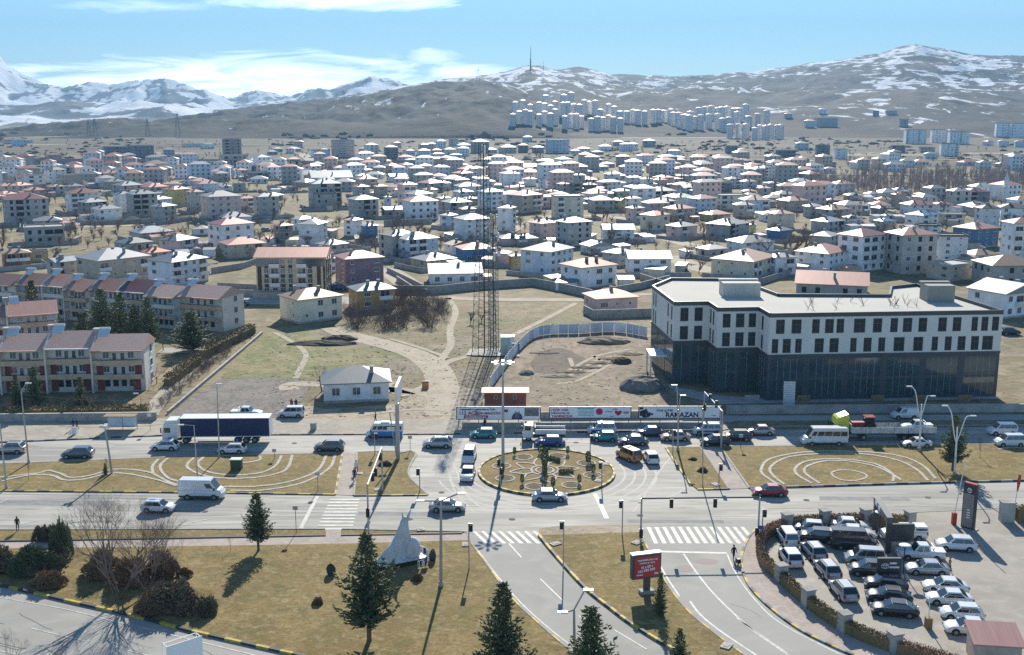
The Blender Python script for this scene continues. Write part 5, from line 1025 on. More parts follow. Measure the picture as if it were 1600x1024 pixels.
# blue trailer truck
def truck_wheel(o, x, hw, r_=.5):
    for s_ in (-1, 1):
        w_ = link('wheel', cached(('tw', r_), lambda: MB().tube((0, -.16, 0), (0, .16, 0), r_, n=16).mesh('wheel', M['rubber'])), o, (x, s_ * (hw - .17), r_)); link('rim', cached(('trim', r_), lambda: MB().tube((0, -.17, 0), (0, .17, 0), r_ * .55, n=10).mesh('rim', MATS['rim'])), w_)
def cab(o, x0, m, h=3.7, L=2.3, deflector=True):
    b = MB(); hw = 1.22
    prof = [(x0, .6), (x0, 1.7), (x0 - .18, 2.6), (x0 - .45, h - .25), (x0 - .7, h - .05), (x0 - L, h), (x0 - L, .6)]
    n = len(prof); vs = [(x, -hw, z) for x, z in prof] + [(x, hw, z) for x, z in prof]; b.add(vs, [tuple(range(n)), tuple(range(2 * n - 1, n - 1, -1))] + [(i, n + i, n + (i + 1) % n, (i + 1) % n) for i in range(n)]); b.build('cab', m, o)
    MB().add([(x0 + .012, -1.05, 1.75), (x0 + .012, 1.05, 1.75), (x0 - .165, 1.05, 2.6), (x0 - .165, -1.05, 2.6)], [(0, 1, 2, 3)]).build('windscreen', M['glass'], o)
    for s_ in (-1, 1):
        MB().b2(x0 - 1.25, x0 - .35, s_ * hw - .015, s_ * hw + .015, 1.75, 2.5).build('side_window', M['glass'], o); MB().box((x0 + .1, s_ * (hw + .18), 2.15), (.12, .25, .8)).build('mirror', M['black'], o); MB().box((x0 + .01, s_ * .85, .95), (.06, .45, .22)).build('headlight', MATS['head_lamp'], o)
    MB().b2(x0 - .1, x0 + .06, -1.15, 1.15, .35, .75).build('bumper', M['black'], o)
x, y = G(341, 690); o = thing('articulated_truck', 'white cab truck with a long dark blue curtain trailer on the upper road', 'truck', (x, y, .05), R(181.5)); mat('tarp_blue', (.012, .022, .085), .5, var=.2)
cab(o, 8.1, M['wpaint'], 3.7); MB().b2(-8.1, 5.3, -1.27, 1.27, 1.15, 3.92).build('trailer_curtain', MATS['tarp_blue'], o); b = MB(); b.b2(-8.15, 5.35, -1.29, 1.29, 3.92, 4.0); b.b2(-8.15, -8.1, -1.29, 1.29, 1.1, 3.92); b.b2(5.3, 5.36, -1.29, 1.29, 1.1, 3.92); b.b2(-8.15, 5.35, -1.30, 1.30, 1.05, 1.17); b.build('trailer_roof', M['wpaint'], o)
b = MB(); b.b2(-8, 5.5, -.5, .5, .85, 1.05); b.b2(5.3, 8, -1, 1, .5, .9); b.build('chassis', M['black'], o); MB().b2(-2.5, 3.0, -1.2, -1.1, .5, .9).build('side_guard', M['steel'], o)
for x_ in (7.0, 4.6, -3.2, -4.5, -5.8): truck_wheel(o, x_, 1.25)
# yellow truck, its load is separate
x, y = G(1378, 686); o = thing('flatbed_truck', 'yellow cab truck with a long grey dropside bed', 'truck', (x, y, .05), R(180)); TX, TY = x, y
cab(o, 7.9, MATS['paint_yellow'], 3.75); b = MB(); b.add([(7.0, -1.0, 3.7), (7.0, 1.0, 3.7), (5.7, 1.15, 4.2), (5.7, -1.15, 4.2), (5.65, -1.2, 3.7), (5.65, 1.2, 3.7)], [(0, 1, 2, 3), (3, 2, 5, 4), (0, 3, 4), (1, 5, 2)]); b.build('roof_deflector', MATS['paint_yellow'], o)
mat('dropside', (.62, .61, .59), .7, var=.4, sc_=1.5, coord='Object'); MB().b2(-7.9, 5.2, -1.25, 1.25, 1.2, 1.35).build('bed', M['wood'], o)
for s_ in (-1, 1):
    for k in range(6): MB().b2(-7.9 + k * 2.18 + .04, -7.9 + (k + 1) * 2.18 - .04, s_ * 1.25 - .03, s_ * 1.25 + .03, 1.2, 2.2).build('dropside', MATS['dropside'], o)
MB().b2(5.15, 5.25, -1.25, 1.25, 1.36, 2.6).build('headboard', MATS['dropside'], o); MB().b2(-7.9, 5.5, -.5, .5, .8, 1.195).build('chassis', M['black'], o); MB().b2(2.8, 5.2, -1.2, -1.0, .45, 1.1).build('side_box', MATS['paint_yellow'], o)
for x_ in (6.8, 3.2, -3.0, -4.3, -5.6): truck_wheel(o, x_, 1.2)
o = thing('tractor', 'dark red tractor carried on the front of the grey flatbed', 'tractor', (TX - 3.0, TY, 1.42), R(180)); MB().b2(-.2, 1.9, -.45, .45, .7, 1.35).build('bonnet', M['red'], o)
MB().b2(-1.5, -.1, -.7, .7, .8, 1.8).build('cab', M['black'], o); MB().b2(-1.6, 0, -.8, .8, 2.1, 2.25).build('cab_roof', MATS['paint_red'], o); b = MB()
for a in (-1.45, -.15):
    for e in (-.7, .7): b.tube((a, e, 1.8), (a, e, 2.1), .05, n=4)
b.build('cab_post', M['black'], o)
for x_, r_ in ((-.9, .75), (1.4, .5)):
    for s_ in (-1, 1): MB().tube((x_, s_ * .95 - .18, r_), (x_, s_ * .95 + .18, r_), r_, n=16).build('wheel', M['rubber'], o)
vehicle('pickup', 'white', 'white pickup carried on the rear of the grey flatbed', 0, 0, 180, None, loc=(TX + 5.2, TY, 1.4), extra=lambda o, s: bed(o, s), scale=.92)
# small tipper
x, y = G(851, 687); o = thing('tipper_truck', 'small white tipper truck with grey sided bed above the roundabout', 'truck', (x, y, .05), R(180)); cab(o, 3.4, M['wpaint'], 2.5, 1.6)
b = MB(); b.b2(-3.2, 1.5, -1.1, 1.1, .95, 1.1); b.build('bed', M['dsteel'], o)
for s_ in (-1, 1): MB().b2(-3.2, 1.5, s_ * 1.1 - .03, s_ * 1.1 + .03, 1.1, 1.85).build('dropside', M['wpaint'], o)
MB().b2(1.45, 1.52, -1.1, 1.1, 1.11, 2.2).build('headboard', M['black'], o); MB().b2(-3, 1.4, -.9, .9, 1.11, 1.5).build('load', M['soil'], o); MB().b2(-3.1, 3, -.4, .4, .5, .949).build('chassis', M['black'], o)
for x_ in (2.5, -2.0): truck_wheel(o, x_, 1.05, .42)
# cars among the houses
for k, (px, py, kd, cl_, hd, lb) in enumerate([(59, 383, 'hatch', 'white', 5, 'small white car parked before the grey flat roofed house'), (377, 477, 'hatch', 'black', 0, 'black car parked in the shade left of the rusty roofed house'), (416, 362, 'suv', 'teal', 60, 'dark car at the top of the lane in the upper left'), (1003, 376, 'minibus', 'white', 10, 'white minibus parked on the lane above the white house'), (1578, 523, 'suv', 'black', 0, 'black car parked behind the right end of the office'), (322, 341, 'van', 'white', 0, 'white van under the pink striped block'), (530, 453, 'suv', 'blue', 0, 'blue car parked before the mauve apartment block')]):
    vehicle(kd, cl_, lb, px, py, hd, 'cars parked in the town')
# ------------------------------------------------------------------ lamps, signals, signs
def rel(px, py, X, Y, Z=0): 
    x, y, z = at(px, py, Y); return (x - X, 0, z - Z)
def lamp(label, base, top, arms, r=.09, m='steel', kind='cobra', dy=0.0, curve=0, z=.12):
    """base/top pixels, arms = pixels of the heads"""
    X, Y = G(*base); o = thing('street_lamp', label, 'street lamp', (X, Y, z), 0, 'street lamps'); t = at(*top, Y); tp = (t[0] - X, 0, t[2] - z)
    MB().path([(0, 0, 0), (tp[0] * .5, 0, tp[2] * .5), tp], [r * 1.3, r * 1.1, r * .8], 8).build('pole', M[m], o); MB().tube((0, 0, 0), (0, 0, .5), r * 1.9, n=8).build('base', M['conc'], o)
    for a in arms:
        e = at(a[0], a[1], Y); ee = (e[0] - X, dy, e[2] - z); pts = [tp, ee]
        if curve: pts = smooth_line([(tp[0], 0, tp[2] - 2.2), (tp[0] + (ee[0] - tp[0]) * .25, 0, tp[2] - .9), (tp[0] + (ee[0] - tp[0]) * .6, 0, (tp[2] + ee[2]) / 2 + .5), ee], 4)
        ar = MB().path(pts, r * .6, 6).build('arm', M[m], o); d = 1 if ee[0] > tp[0] else -1
        MB().box((ee[0] + d * .3, ee[1], ee[2]), (.85, .3, .13)).build('lamp_head', M['brass'], ar)
    return o
lamp('double curved white lamp left of the median conifer at right', (1436, 706), (1440, 632), [(1424, 604), (1454, 619)], .13, 'wpaint', curve=1)
lamp('double curved white lamp standing right of the median conifer', (1491, 744), (1496, 668), [(1480, 634), (1517, 650)], .13, 'wpaint', curve=1)
lamp('double curved lamp in front of the right billboard', (1059, 706), (1060, 640), [(1057, 602), (1064, 618)], .12, 'steel', curve=1)
lamp('tall double arm lamp on the near lawn right of the white statue', (689, 917), (689, 783), [(661, 783), (717, 771)], .14, 'steel')
lamp('grey lamp leaning at the far left behind the median', (45, 725), (33, 612), [(41, 599)], .10); lamp('grey pole lamp at the left edge of the near median kerb', (10, 765), (0, 664), [(-5, 655)], .10)
lamp('slim lamp beside the curtain trailer truck', (343, 716), (339, 604), [(339, 600)], .08); lamp('lamp with short arm left in front of the truck cab', (309, 752), (303, 665), [(286, 664)], .08)
lamp('small lamp at the corner of the terrace garden', (221, 640), (220, 620), [(215, 615)], .05); lamp('lamp at the end of the terrace row by the footpath', (329, 553), (327, 532), [(322, 530)], .05)
X, Y = G(898, 1062); o = lamp('double arm lamp at the bottom edge over the slip road', (898, 1062), (897, 953), [(885, 957), (914, 922)], .12)
# high mast with a ring of lamps
X, Y = G(786, 735); o = thing('high_mast_light', 'tall mast with a ring of lamps on the roundabout edge', 'mast light', (X, Y, .16)); Hm = at(787, 572, Y)[2]
MB().path([(0, 0, 0), (0, 0, Hm)], [.24, .13], 10).build('pole', M['steel'], o); MB().tube((0, 0, Hm), (0, 0, Hm + .5), .3, .2, 10).build('crown', M['steel'], o)
for k in range(8):
    a = k * math.pi / 4; ar = MB().tube((0, 0, Hm + .2), (1.0 * math.cos(a), 1.0 * math.sin(a), Hm + .3), .05, n=5).build('arm', M['steel'], o); MB().box((1.25 * math.cos(a), 1.25 * math.sin(a), Hm + .3), (.7, .35, .16), a).build('lamp_head', M['brass'], ar)
for k, (b_, t_, lb) in enumerate((((620, 718), (604, 560), 'thin pole carrying a small white sign behind the blue minibus'), ((1098, 762), (1098, 640), 'slim grey pole on the right island with a signal head'), ((1126, 700), (1126, 642), 'thin pole at the tip of the right median'))):
    X, Y = G(*b_); t = at(*t_, Y); o = thing('pole', lb, 'pole', (X, Y, .14)); MB().tube((0, 0, 0), (t[0] - X if k else -.9, 0, t[2] if k else 7), .08, n=8).build('shaft', M['steel'], o)
    if k == 0: MB().box((-.75, -.08, 4.4), (1.1, .06, .55)).build('sign_plate', M['wpaint'], o)
def sig_head(o, x, z, y=0, s=1.0, back=True):
    h = MB().box((x, y, z), (.36 * s, .26, .95 * s)).build('signal_head', M['black'], o); 
    for k in range(3): MB().box((x, y - .2, z + (.3 - .3 * k) * s + .08), (.26 * s, .2, .03)).build('visor', M['dsteel'], h)
    return h
def signal(label, base, top, side=1, extra=0, sign=False):
    X, Y = G(*base); h = at(*top, Y)[2]; o = thing('traffic_light', label, 'traffic light', (X, Y, .12), 0, 'traffic lights'); MB().tube((0, 0, 0), (0, 0, h - .12), .07, n=8).build('pole', M['steel'], o); sig_head(o, side * .25, h - .6)
    if extra: sig_head(o, -side * .05, h - 1.75)
    if sign: MB().tube((0, -.12, h - 2.6), (0, -.09, h - 2.6), .3, n=12).build('round_sign', M['red'], o)
for a in (('signal post at the right tip of the left island', (656, 770), (658, 732), -1), ('signal post on the grass corner by the slip crosswalk', (733, 890), (732, 818), 1), ('signal post on the kerb of the lower island left side', (880, 892), (877, 814), -1),
          ('signal post at the top edge of the lower island', (972, 838), (971, 782), -1), ('signal post at the right side of the roundabout', (940, 762), (940, 722), -1), ('signal post at the far side of the roundabout', (922, 714), (922, 680), 1),
          ('signal post left on the roundabout by the tall mast', (782, 762), (780, 718), -1, 1), ('short signal post in front of the median walk at right', (1123, 760), (1123, 725), 1), ('signal post on the pavement corner by the dealer hedge', (1190, 846), (1189, 796), 1),
          ('signal post by the rosy sedan on the right island', (1051, 712), (1050, 672), 1), ('signal post beside the left median walk', (586, 711), (586, 677), 1)):
    signal(a[0], a[1], a[2], a[3], a[4] if len(a) > 4 else 0)
def gantry(label, b1, t1, b2_, t2, heads, m='wpaint'):
    X, Y = G(*b1); X2, Y2 = G(*b2_); h1 = at(*t1, Y)[2]; h2 = at(*t2, Y2)[2]; h = (h1 + h2) / 2
    o = thing('signal_gantry', label, 'signal gantry', (X, Y, .1)); dx, dy = X2 - X, Y2 - Y
    MB().tube((0, 0, 0), (0, 0, h), .12, .1, 8).build('post', M['steel'], o); MB().tube((dx, dy, 0), (dx, dy, h), .12, .1, 8).build('post', M['steel'], o); MB().tube((0, 0, h), (dx, dy, h), .1, n=8).build('beam', M[m], o)
    for t, dz in heads: sig_head(o, dx * t, h + dz, dy * t - .25, 1.15)
gantry('signal gantry spanning from the lower walk to the left island', (576, 836), (573, 755), (598, 770), (598, 704), [(.0, -3.4), (.55, -1.1), (.35, -.7), (.9, -.7)])
gantry('signal gantry over the right part of the upper road by the billboard', (1099, 668), (1099, 612), (1127, 702), (1127, 646), [(.3, .1), (.65, .1), (.02, -2.4)])
gantry('long black signal gantry across the right approach road', (1001, 848), (1001, 781), (1184, 846), (1184, 778), [(.25, -.55), (.62, -.55), (.0, -4.2), (.985, -4.2)], 'dsteel')
def post(label, base, h=2.6, plate=None, name='sign_post', cat='sign post'):
    X, Y = G(*base); o = thing(name, label, cat, (X, Y, .1)); MB().tube((0, 0, 0), (0, 0, h), .04, n=6).build('pole', M['dsteel'], o)
    MB().b2(-.3, .3, -.06, -.04, h - .5, h).build('sign_plate', M[plate or 'steel'], o)
post('thin sign post on the verge left of the lower crosswalk', (463, 834), 3.4); post('thin sign post at the left tip of the left median', (429, 719), 1.6); post('thin sign post in the left median near the walk', (497, 768), 2.6); post('tiny sign post above the kerb right of the sign pole', (641, 706), 2.4)
post('blue pedestrian sign at the hedge corner', (1188, 850), 2.2, 'blue'); post('post with a plate at the far median right of the walk', (1157, 702), 2.2); post('bus stop post right of the bus shelter', (235, 674), 2.8, 'wpaint')
# camera pole and its cabinet
X, Y = G(175, 741); o = thing('camera_pole', 'pole with white camera boxes on the left median', 'camera pole', (X, Y, .14)); h = at(169, 668, Y)[2]; MB().tube((0, 0, 0), (-.5, 0, h), .16, .12, 8).build('pole', M['steel'], o)
for a in ((-1, 0), (0, .5), (.3, -.3)): MB().box((-.5 + a[0] * .5, a[1], h), (.45, .35, .4)).build('camera_box', M['wpaint'], o)
small_box('utility_box', 'dark green utility box on the left median', 'utility box', 370, 734, (1.4, 1.1, 1.5), M['wpaint']) if False else None
X, Y = G(370, 735); o = thing('utility_box', 'dark green utility box with pale top on the left median', 'utility box', (X, Y, .14)); mat('dgreen', (.03, .07, .035), .5); MB().b2(-.75, .75, -.5, .5, 0, 1.5).build('housing', MATS['dgreen'], o); MB().b2(-.8, .8, -.55, .55, 1.5, 1.6).build('lid', M['wpaint'], o)
X, Y = G(616, 735); o = thing('utility_box', 'slim pale sign column behind the blue minibus', 'sign column', (*G(622, 719), .14)); hc = at(622, 640, Y)[2]; MB().box((0, 0, 4.2), (.55, .5, 8.4), .0).build('column', M['steel'], o)
pn = MB().b2(-.18, .18, -1, 5.5, 8.4, 11).build('display_panel', M['wpaint'], o)
# bus shelter
X, Y = G(190, 673); o = thing('bus_shelter', 'glass bus shelter with brown curved roof on the left pavement', 'bus shelter', (X, Y, .13))
for a in (-2.3, 0, 2.3): MB().b2(a - .05, a + .05, .6, .7, 0, 2.3).build('post', M['steel'], o)
for a in (-2.25, .05): MB().b2(a, a + 2.2, .63, .66, .3, 2.2).build('glass_panel', MATS['wall_L'], o)
MB().b2(-2.5, 2.5, -.9, .85, 2.32, 2.42).build('roof', M['wood'], o); MB().b2(-2, 2, .1, .5, .42, .48).build('bench', M['steel'], o)
for px, py, lb in ((490, 673, 'grey concrete block standing on the pavement left of the minibus'), (117, 680, 'white litter bin beside the couple on the left pavement')):
    X, Y = G(px, py); o = thing('litter_bin', lb, 'litter bin', (X, Y, .13)); MB().box((0, 0, .55), (.9 if px == 490 else .6, .7, 1.1)).build('bin_body', M['conc'] if px == 490 else M['wpaint'], o); MB().box((0, 0, 1.13), (.95 if px == 490 else .64, .75, .06)).build('rim', M['block'], o)
# billboards
def text(s, par, x, z, size, m, y=-.07, name='lettering', w_=1.0, align='LEFT'):
    c = bpy.data.curves.new(name, 'FONT'); c.body = s; c.size = size; c.extrude = .008; c.align_x = align; c.offset = .028 * size
    t0 = bpy.data.objects.new('t', c); COL.objects.link(t0); dg = bpy.context.evaluated_depsgraph_get(); me = bpy.data.meshes.new_from_object(t0.evaluated_get(dg)); bpy.data.objects.remove(t0); me.materials.clear(); me.materials.append(m)
    o = link(name, me, par, (x, y, z)); o.rotation_euler = (math.pi / 2, 0, 0); o.scale = (w_, 1, 1); return o
def bars(par, x, z, w_, h, m, y=-.07, seed=0, rot=0):
    """a line of print too small to read in the photo"""
    r_ = random.Random(seed + int(w_ * 100)); b = MB(); a = 0
    while a < w_ - h * .3:
        l = min(w_ - a, h * r_.uniform(.35, .75)); b.b2(a, a + l, -.012, .012, 0, h * r_.uniform(.8, 1)); a += l + h * (.16 if r_.random() < .8 else .5)
    o = b.build('text_lines', m, par, False, (x, y, z)); o.rotation_euler = (0, -rot, 0); return o
mat('banner', (.88, .88, .90), .6, var=.04); mat('crimson', (.45, .03, .10), .6, var=.05); mat('ink', (.03, .03, .04), .6); mat('teal_ink', (.10, .42, .40), .6); mat('navy_ink', (.03, .06, .2), .6); mat('photo_grey', (.3, .27, .26), .7, sc_=3, col2=(.09, .08, .08))
def billboard(label, x0, x1, yb, yt, ybase):
    X0, Y0 = G(x0, ybase); s = sc(Y0); zb_ = at(x0, yb, Y0)[2]; zt_ = at(x0, yt, Y0)[2]; w_ = (x1 - x0) / s; o = thing('billboard', label, 'billboard', (X0, Y0, .1), 0, 'billboards along the far pavement')
    MB().b2(0, w_, 0, .25, zb_, zt_).build('frame', M['dsteel'], o); face = MB().b2(.15, w_ - .15, -.04, -.003, zb_ + .12, zt_ - .12).build('banner', MATS['banner'], o)
    for k in range(5): MB().tube((w_ * (.03 + .235 * k), .12, 0), (w_ * (.03 + .235 * k), .12, zb_), .06, n=5).build('leg', M['dsteel'], o)
    for k in range(6): MB().tube((w_ * (.05 + .17 * k), 0, zt_), (w_ * (.05 + .17 * k), -.6, zt_ + .3), .03, n=4).build('floodlight', M['wpaint'], o)
    return face, w_, zb_ + .12, zt_ - zb_ - .24
f, w_, z, h = billboard('left billboard with red emergency call text and a cat picture', 713, 845, 657, 637, 668)
bars(f, w_ * .04, z + h * .78, w_ * .35, h * .12, MATS['ink']); text('İÇİN', f, w_ * .40, z + h * .78, h * .19, MATS['ink']); text('112 ACİL', f, w_ * .03, z + h * .38, h * .44, MATS['crimson']); text('ÇAĞRI MERKEZİNİ', f, w_ * .215, z + h * .42, h * .26, MATS['crimson']); rb = MB().b2(w_ * .09, w_ * .375, -.06, -.045, z + h * .06, z + h * .32).build('red_ribbon', MATS['crimson'], f)
bars(f, w_ * .11, z + h * .12, w_ * .24, h * .13, MATS['banner'], -.08); MB().b2(w_ * .565, w_ * .61, -.06, -.045, z + h * .6, z + h * .85).build('emblem', MATS['crimson'], f)
b = MB(); cx_, cz = w_ * .72, z + h * .0
b.add([(cx_ + w_ * .065 * math.cos(t), -.055, cz + h * .6 * math.sin(t)) for t in [math.pi * k / 12 for k in range(13)]], [tuple(range(13))]); b.build('blue_disc', MATS['navy_ink'], f)
b = MB(); b.ball((cx_, -.06, cz + h * .33), (w_ * .028, .01, h * .28), 12, 8); b.add([(cx_ - w_ * .028, -.065, cz + h * .4), (cx_ - w_ * .024, -.065, cz + h * .75), (cx_ - w_ * .008, -.065, cz + h * .56)], [(0, 2, 1)]); b.add([(cx_ + w_ * .028, -.065, cz + h * .4), (cx_ + w_ * .008, -.065, cz + h * .56), (cx_ + w_ * .024, -.065, cz + h * .75)], [(0, 2, 1)]); b.build('cat_picture', MATS['photo_grey'], f)
MB().b2(w_ * .805, w_ * .975, -.06, -.045, z + h * .26, z + h * .97).build('photo_panel', MATS['photo_grey'], f)
f, w_, z, h = billboard('middle billboard with red text, a green panel and a red heart', 858, 986, 655, 637, 668)
text('HIZIR VAN', f, w_ * .025, z + h * .66, h * .34, MATS['crimson']); text("RAMAZAN'DA DA", f, w_ * .02, z + h * .40, h * .22, MATS['ink']); text('YANINIZDA', f, w_ * .025, z + h * .04, h * .36, MATS['crimson'], w_=1.05)
MB().b2(w_ * .34, w_ * .54, -.06, -.045, z + h * .9, z + h).build('green_band', MATS['teal_ink'], f); b = MB()
for k in range(5): b.b2(w_ * .35, w_ * .54, -.055, -.045, z + h * (.76 - k * .14), z + h * (.81 - k * .14))
b.build('text_lines', MATS['teal_ink'], f); b = MB(); b.tube((w_ * .61, -.06, z + h * .62), (w_ * .61, -.045, z + h * .62), h * .33, n=20); b.build('red_disc', MATS['crimson'], f)
cx_, cz = w_ * .84, z + h * .5; b = MB(); b.add([(cx_, -.06, cz - h * .28)] + [(cx_ + h * .36 * math.sin(t) ** 3, -.06, cz + h * (.26 * math.cos(t) - .1 * math.cos(2 * t) - .04 * math.cos(3 * t))) for t in [math.pi + 2 * math.pi * k / 16 for k in range(1, 16)][::-1]], [tuple(range(16))]); b.build('heart', MATS['crimson'], f)
b = MB(); b.b2(w_ * .90, w_ * .97, -.055, -.045, z + h * .42, z + h * .62); b.box((w_ * .80, -.05, z + h * .85), (h * .5, .012, h * .12)); b.build('hand_picture', mat('pinkish', (.5, .22, .2), .6), f); bars(f, w_ * .68, z + h * .58, w_ * .09, h * .07, MATS['navy_ink']); bars(f, w_ * .74, z + h * .12, w_ * .05, h * .08, MATS['navy_ink'])
f, w_, z, h = billboard('right billboard with big black RAMAZAN lettering', 997, 1125, 655, 636, 668)
text('RAMAZAN', f, w_ * .33, z + h * .08, h * .62, MATS['ink'], w_=1.0); text('Hoş geldin', f, w_ * .22, z + h * .6, h * .34, MATS['photo_grey']); bars(f, w_ * .89, z + h * .18, w_ * .06, h * .07, MATS['ink'])
rr = random.Random(2); b = MB()
for k in range(40): x_, z_ = w_ * .085 + rr.gauss(0, w_ * .035), z + h * .5 + rr.gauss(0, h * .25); b.box((min(max(x_, w_ * .03), w_ * .19), -.05 - k * .0004, min(max(z_, z + h * .12), z + h * .88)), (h * .2, .002, h * .2))
b.build('dark_picture', MATS['ink'], f)
# red display on its column
X, Y = G(1010, 928); o = thing('display_board', 'red display board on a dark column on the lower island', 'display board', (X, Y, .12), R(16)); s = sc(Y, 4)
zt_, zb_ = at(1006, 866, Y)[2], at(1006, 902, Y)[2]; w_ = 46 / s; MB().b2(-.35, .35, -.15, .15, 0, zb_).build('column', M['dsteel'], o); MB().b2(-.75, .75, -.4, .4, 0, .35).build('base', M['conc'], o)
MB().b2(-w_ / 2 - .25, w_ / 2 - .1, -.35, .3, zb_ - .1, zt_).build('cabinet', M['dsteel'], o); MB().b2(-w_ / 2 - .3, w_ / 2 - .05, -.36, .35, zt_ + .002, zt_ + .1).build('cabinet_top', M['wpaint'], o)
h = zt_ - zb_; sc_r = MB().b2(-w_ / 2, w_ / 2 - .25, -.38, -.353, zb_ + .1, zt_ - .2).build('screen', mat('screen_red', (.52, .04, .06), .3, var=.03), o)
bars(sc_r, -w_ * .40, zb_ + h * .74, w_ * .72, h * .075, M['wpaint'], -.40); bars(sc_r, -w_ * .33, zb_ + h * .62, w_ * .58, h * .06, M['wpaint'], -.40, 3)
bars(sc_r, -w_ * .26, zb_ + h * .40, w_ * .46, h * .11, M['wpaint'], -.41, 5, .1); bars(sc_r, -w_ * .38, zb_ + h * .24, w_ * .68, h * .11, M['wpaint'], -.41, 6, .1)
MB().b2(-w_ * .43, -w_ * .2, -.395, -.382, zb_ + h * .12, zb_ + h * .17).build('small_logo', M['wpaint'], sc_r); MB().b2(w_ * .22, w_ * .36, -.395, -.382, zb_ + h * .12, zb_ + h * .19).build('small_logo', M['wpaint'], sc_r)
# frame sign cut by the bottom edge
X, Y = G(265, 1075); o = thing('billboard', 'back of a steel framed board cut by the bottom edge at left', 'billboard', (X, Y, 0), R(40)); h = at(265, 1010, Y)[2]
MB().b2(-.1, 3.2, -.1, -.04, h - 3.4, h).build('panel', MATS['banner'], o); b = MB()
for z_ in (h - 3.3, h - 1.7, h - .1): b.tube((0, 0, z_), (0, .9, z_), .05, n=4); b.tube((3.1, 0, z_), (3.1, .9, z_), .05, n=4); b.tube((0, .9, z_), (3.1, .9, z_), .05, n=4)
for a in (0, 3.1): b.tube((a, .9, 0), (a, .9, h), .06, n=4)
b.build('steel_frame', M['wpaint'], o)
# car dealer: totem, gate, sign wall, barrier, kiosk, hedge and pillars
mat('totem_grey', (.22, .20, .19), .6, var=.1); mat('totem_dark', (.045, .045, .05), .4)
def emblem(par, x, y, z, r_, m):
    b = MB()
    for rx, rz_ in ((1, .68), (.42, .62)):
        pts = [(x + r_ * rx * math.cos(t), y, z + r_ * rz_ * math.sin(t)) for t in [2 * math.pi * k / 20 for k in range(21)]]; b.path(pts, r_ * .085, 5)
    pts = [(x + r_ * .72 * math.cos(t), y, z + r_ * .38 + r_ * .25 * math.sin(t)) for t in [2 * math.pi * k / 20 for k in range(21)]]; b.path(pts, r_ * .085, 5); b.build('emblem', m, par)
X, Y = G(1512, 827); h = at(1512, 757, Y)[2]; o = thing('sign_totem', 'tall dark grey dealer totem with red top and round emblem', 'sign totem', (X, Y, .05), R(-50), None, (.66, .8, 1)); MB().b2(-1.2, 1.2, -.32, .32, 0, h).build('slab', MATS['totem_dark'], o); f = MB().b2(-1.05, .95, -.36, -.323, .3, h - 1.2).build('face', MATS['totem_grey'], o)
MB().b2(-1.2, 1.2, -.33, .33, h, h + .12).build('red_cap', M['red'], o); emblem(f, 0, -.40, h - .75, .42, M['wpaint']); b = MB()
for k in range(4): b.b2(-.25, .35, -.39, -.362, h * .42 - k * .32, h * .42 - k * .32 + .14)
b.build('text_lines', M['wpaint'], f); MB().b2(-1.6, 1.6, -.8, .8, 0, .1).build('plinth', M['conc'], o)
XA, YA = G(1367, 832); XB, YB = G(1386, 864); hg = at(1389, 808, YB)[2]; o = thing('gate_portal', 'dark grey portal frame standing over the lot entrance', 'portal', (XB, YB, .05), math.atan2(YA - YB, XA - XB)); Lg = math.hypot(XA - XB, YA - YB)
MB().b2(-.3, .3, -.3, .3, 0, hg - .7).build('post', MATS['totem_dark'], o); MB().b2(Lg - .3, Lg + .3, -.3, .3, 0, hg - .7).build('post', MATS['totem_dark'], o); bm = MB().b2(-.32, Lg + .32, -.34, .34, hg - .7, hg).build('beam', mat('portal_grey', (.10, .105, .11), .45), o)
for k in range(2): MB().b2(Lg - 1.6 - k * 1.6, Lg - .6 - k * 1.6, .342, .37, hg - .55, hg - .15).build('text_lines', M['wpaint'], bm)
for lb, px, py, wd, h1, h2, em in (('dark panel on a tan wall beside the portal post', 1408, 863, 34, 1.3, 3.4, 0), ('small dark sign wall with emblem among the black cars', 1387, 915, 36, 1.4, 3.1, 1)):
    X, Y = G(px, py); s = sc(Y); w_ = wd / s; o = thing('sign_wall', lb, 'sign wall', (X, Y, .05), 0); MB().b2(-w_ / 2, w_ / 2, -.15, .15, 0, h1).build('stone_base', M['pinkpave'], o); f = MB().b2(-w_ / 2 - .03, w_ / 2 + .03, -.18, .18, h1 + .003, h2).build('panel', MATS['totem_dark'], o)
    if em: emblem(f, -w_ * .2, -.22, (h1 + h2) / 2, .4, M['wpaint']); b = MB(); b.b2(.0, w_ * .3, -.21, -.183, h1 + 1.05, h1 + 1.25); b.b2(.0, w_ * .42, -.21, -.183, h1 + .6, h1 + .8); b.build('text_lines', M['wpaint'], f)
X, Y = G(1490, 820); o = thing('gate_barrier', 'red barrier post with raised boom beside the dealer totem', 'barrier', (X, Y, .05)); MB().b2(-.25, .25, -.25, .25, 0, 1.5).build('housing', M['red'], o); MB().tube((0, 0, 1.3), (.8, 0, 8.2), .06, n=5).build('boom', M['wpaint'], o)
X, Y = G(1450, 982); o = thing('gate_barrier', 'short barrier post with slim raised boom near the black sedans', 'barrier', (X, Y, .05)); MB().b2(-.3, .3, -.3, .3, 0, 1.1).build('housing', M['wood'], o); MB().tube((0, 0, 1.0), (-.1, 0, 4.6), .05, n=5).build('boom', M['wpaint'], o)
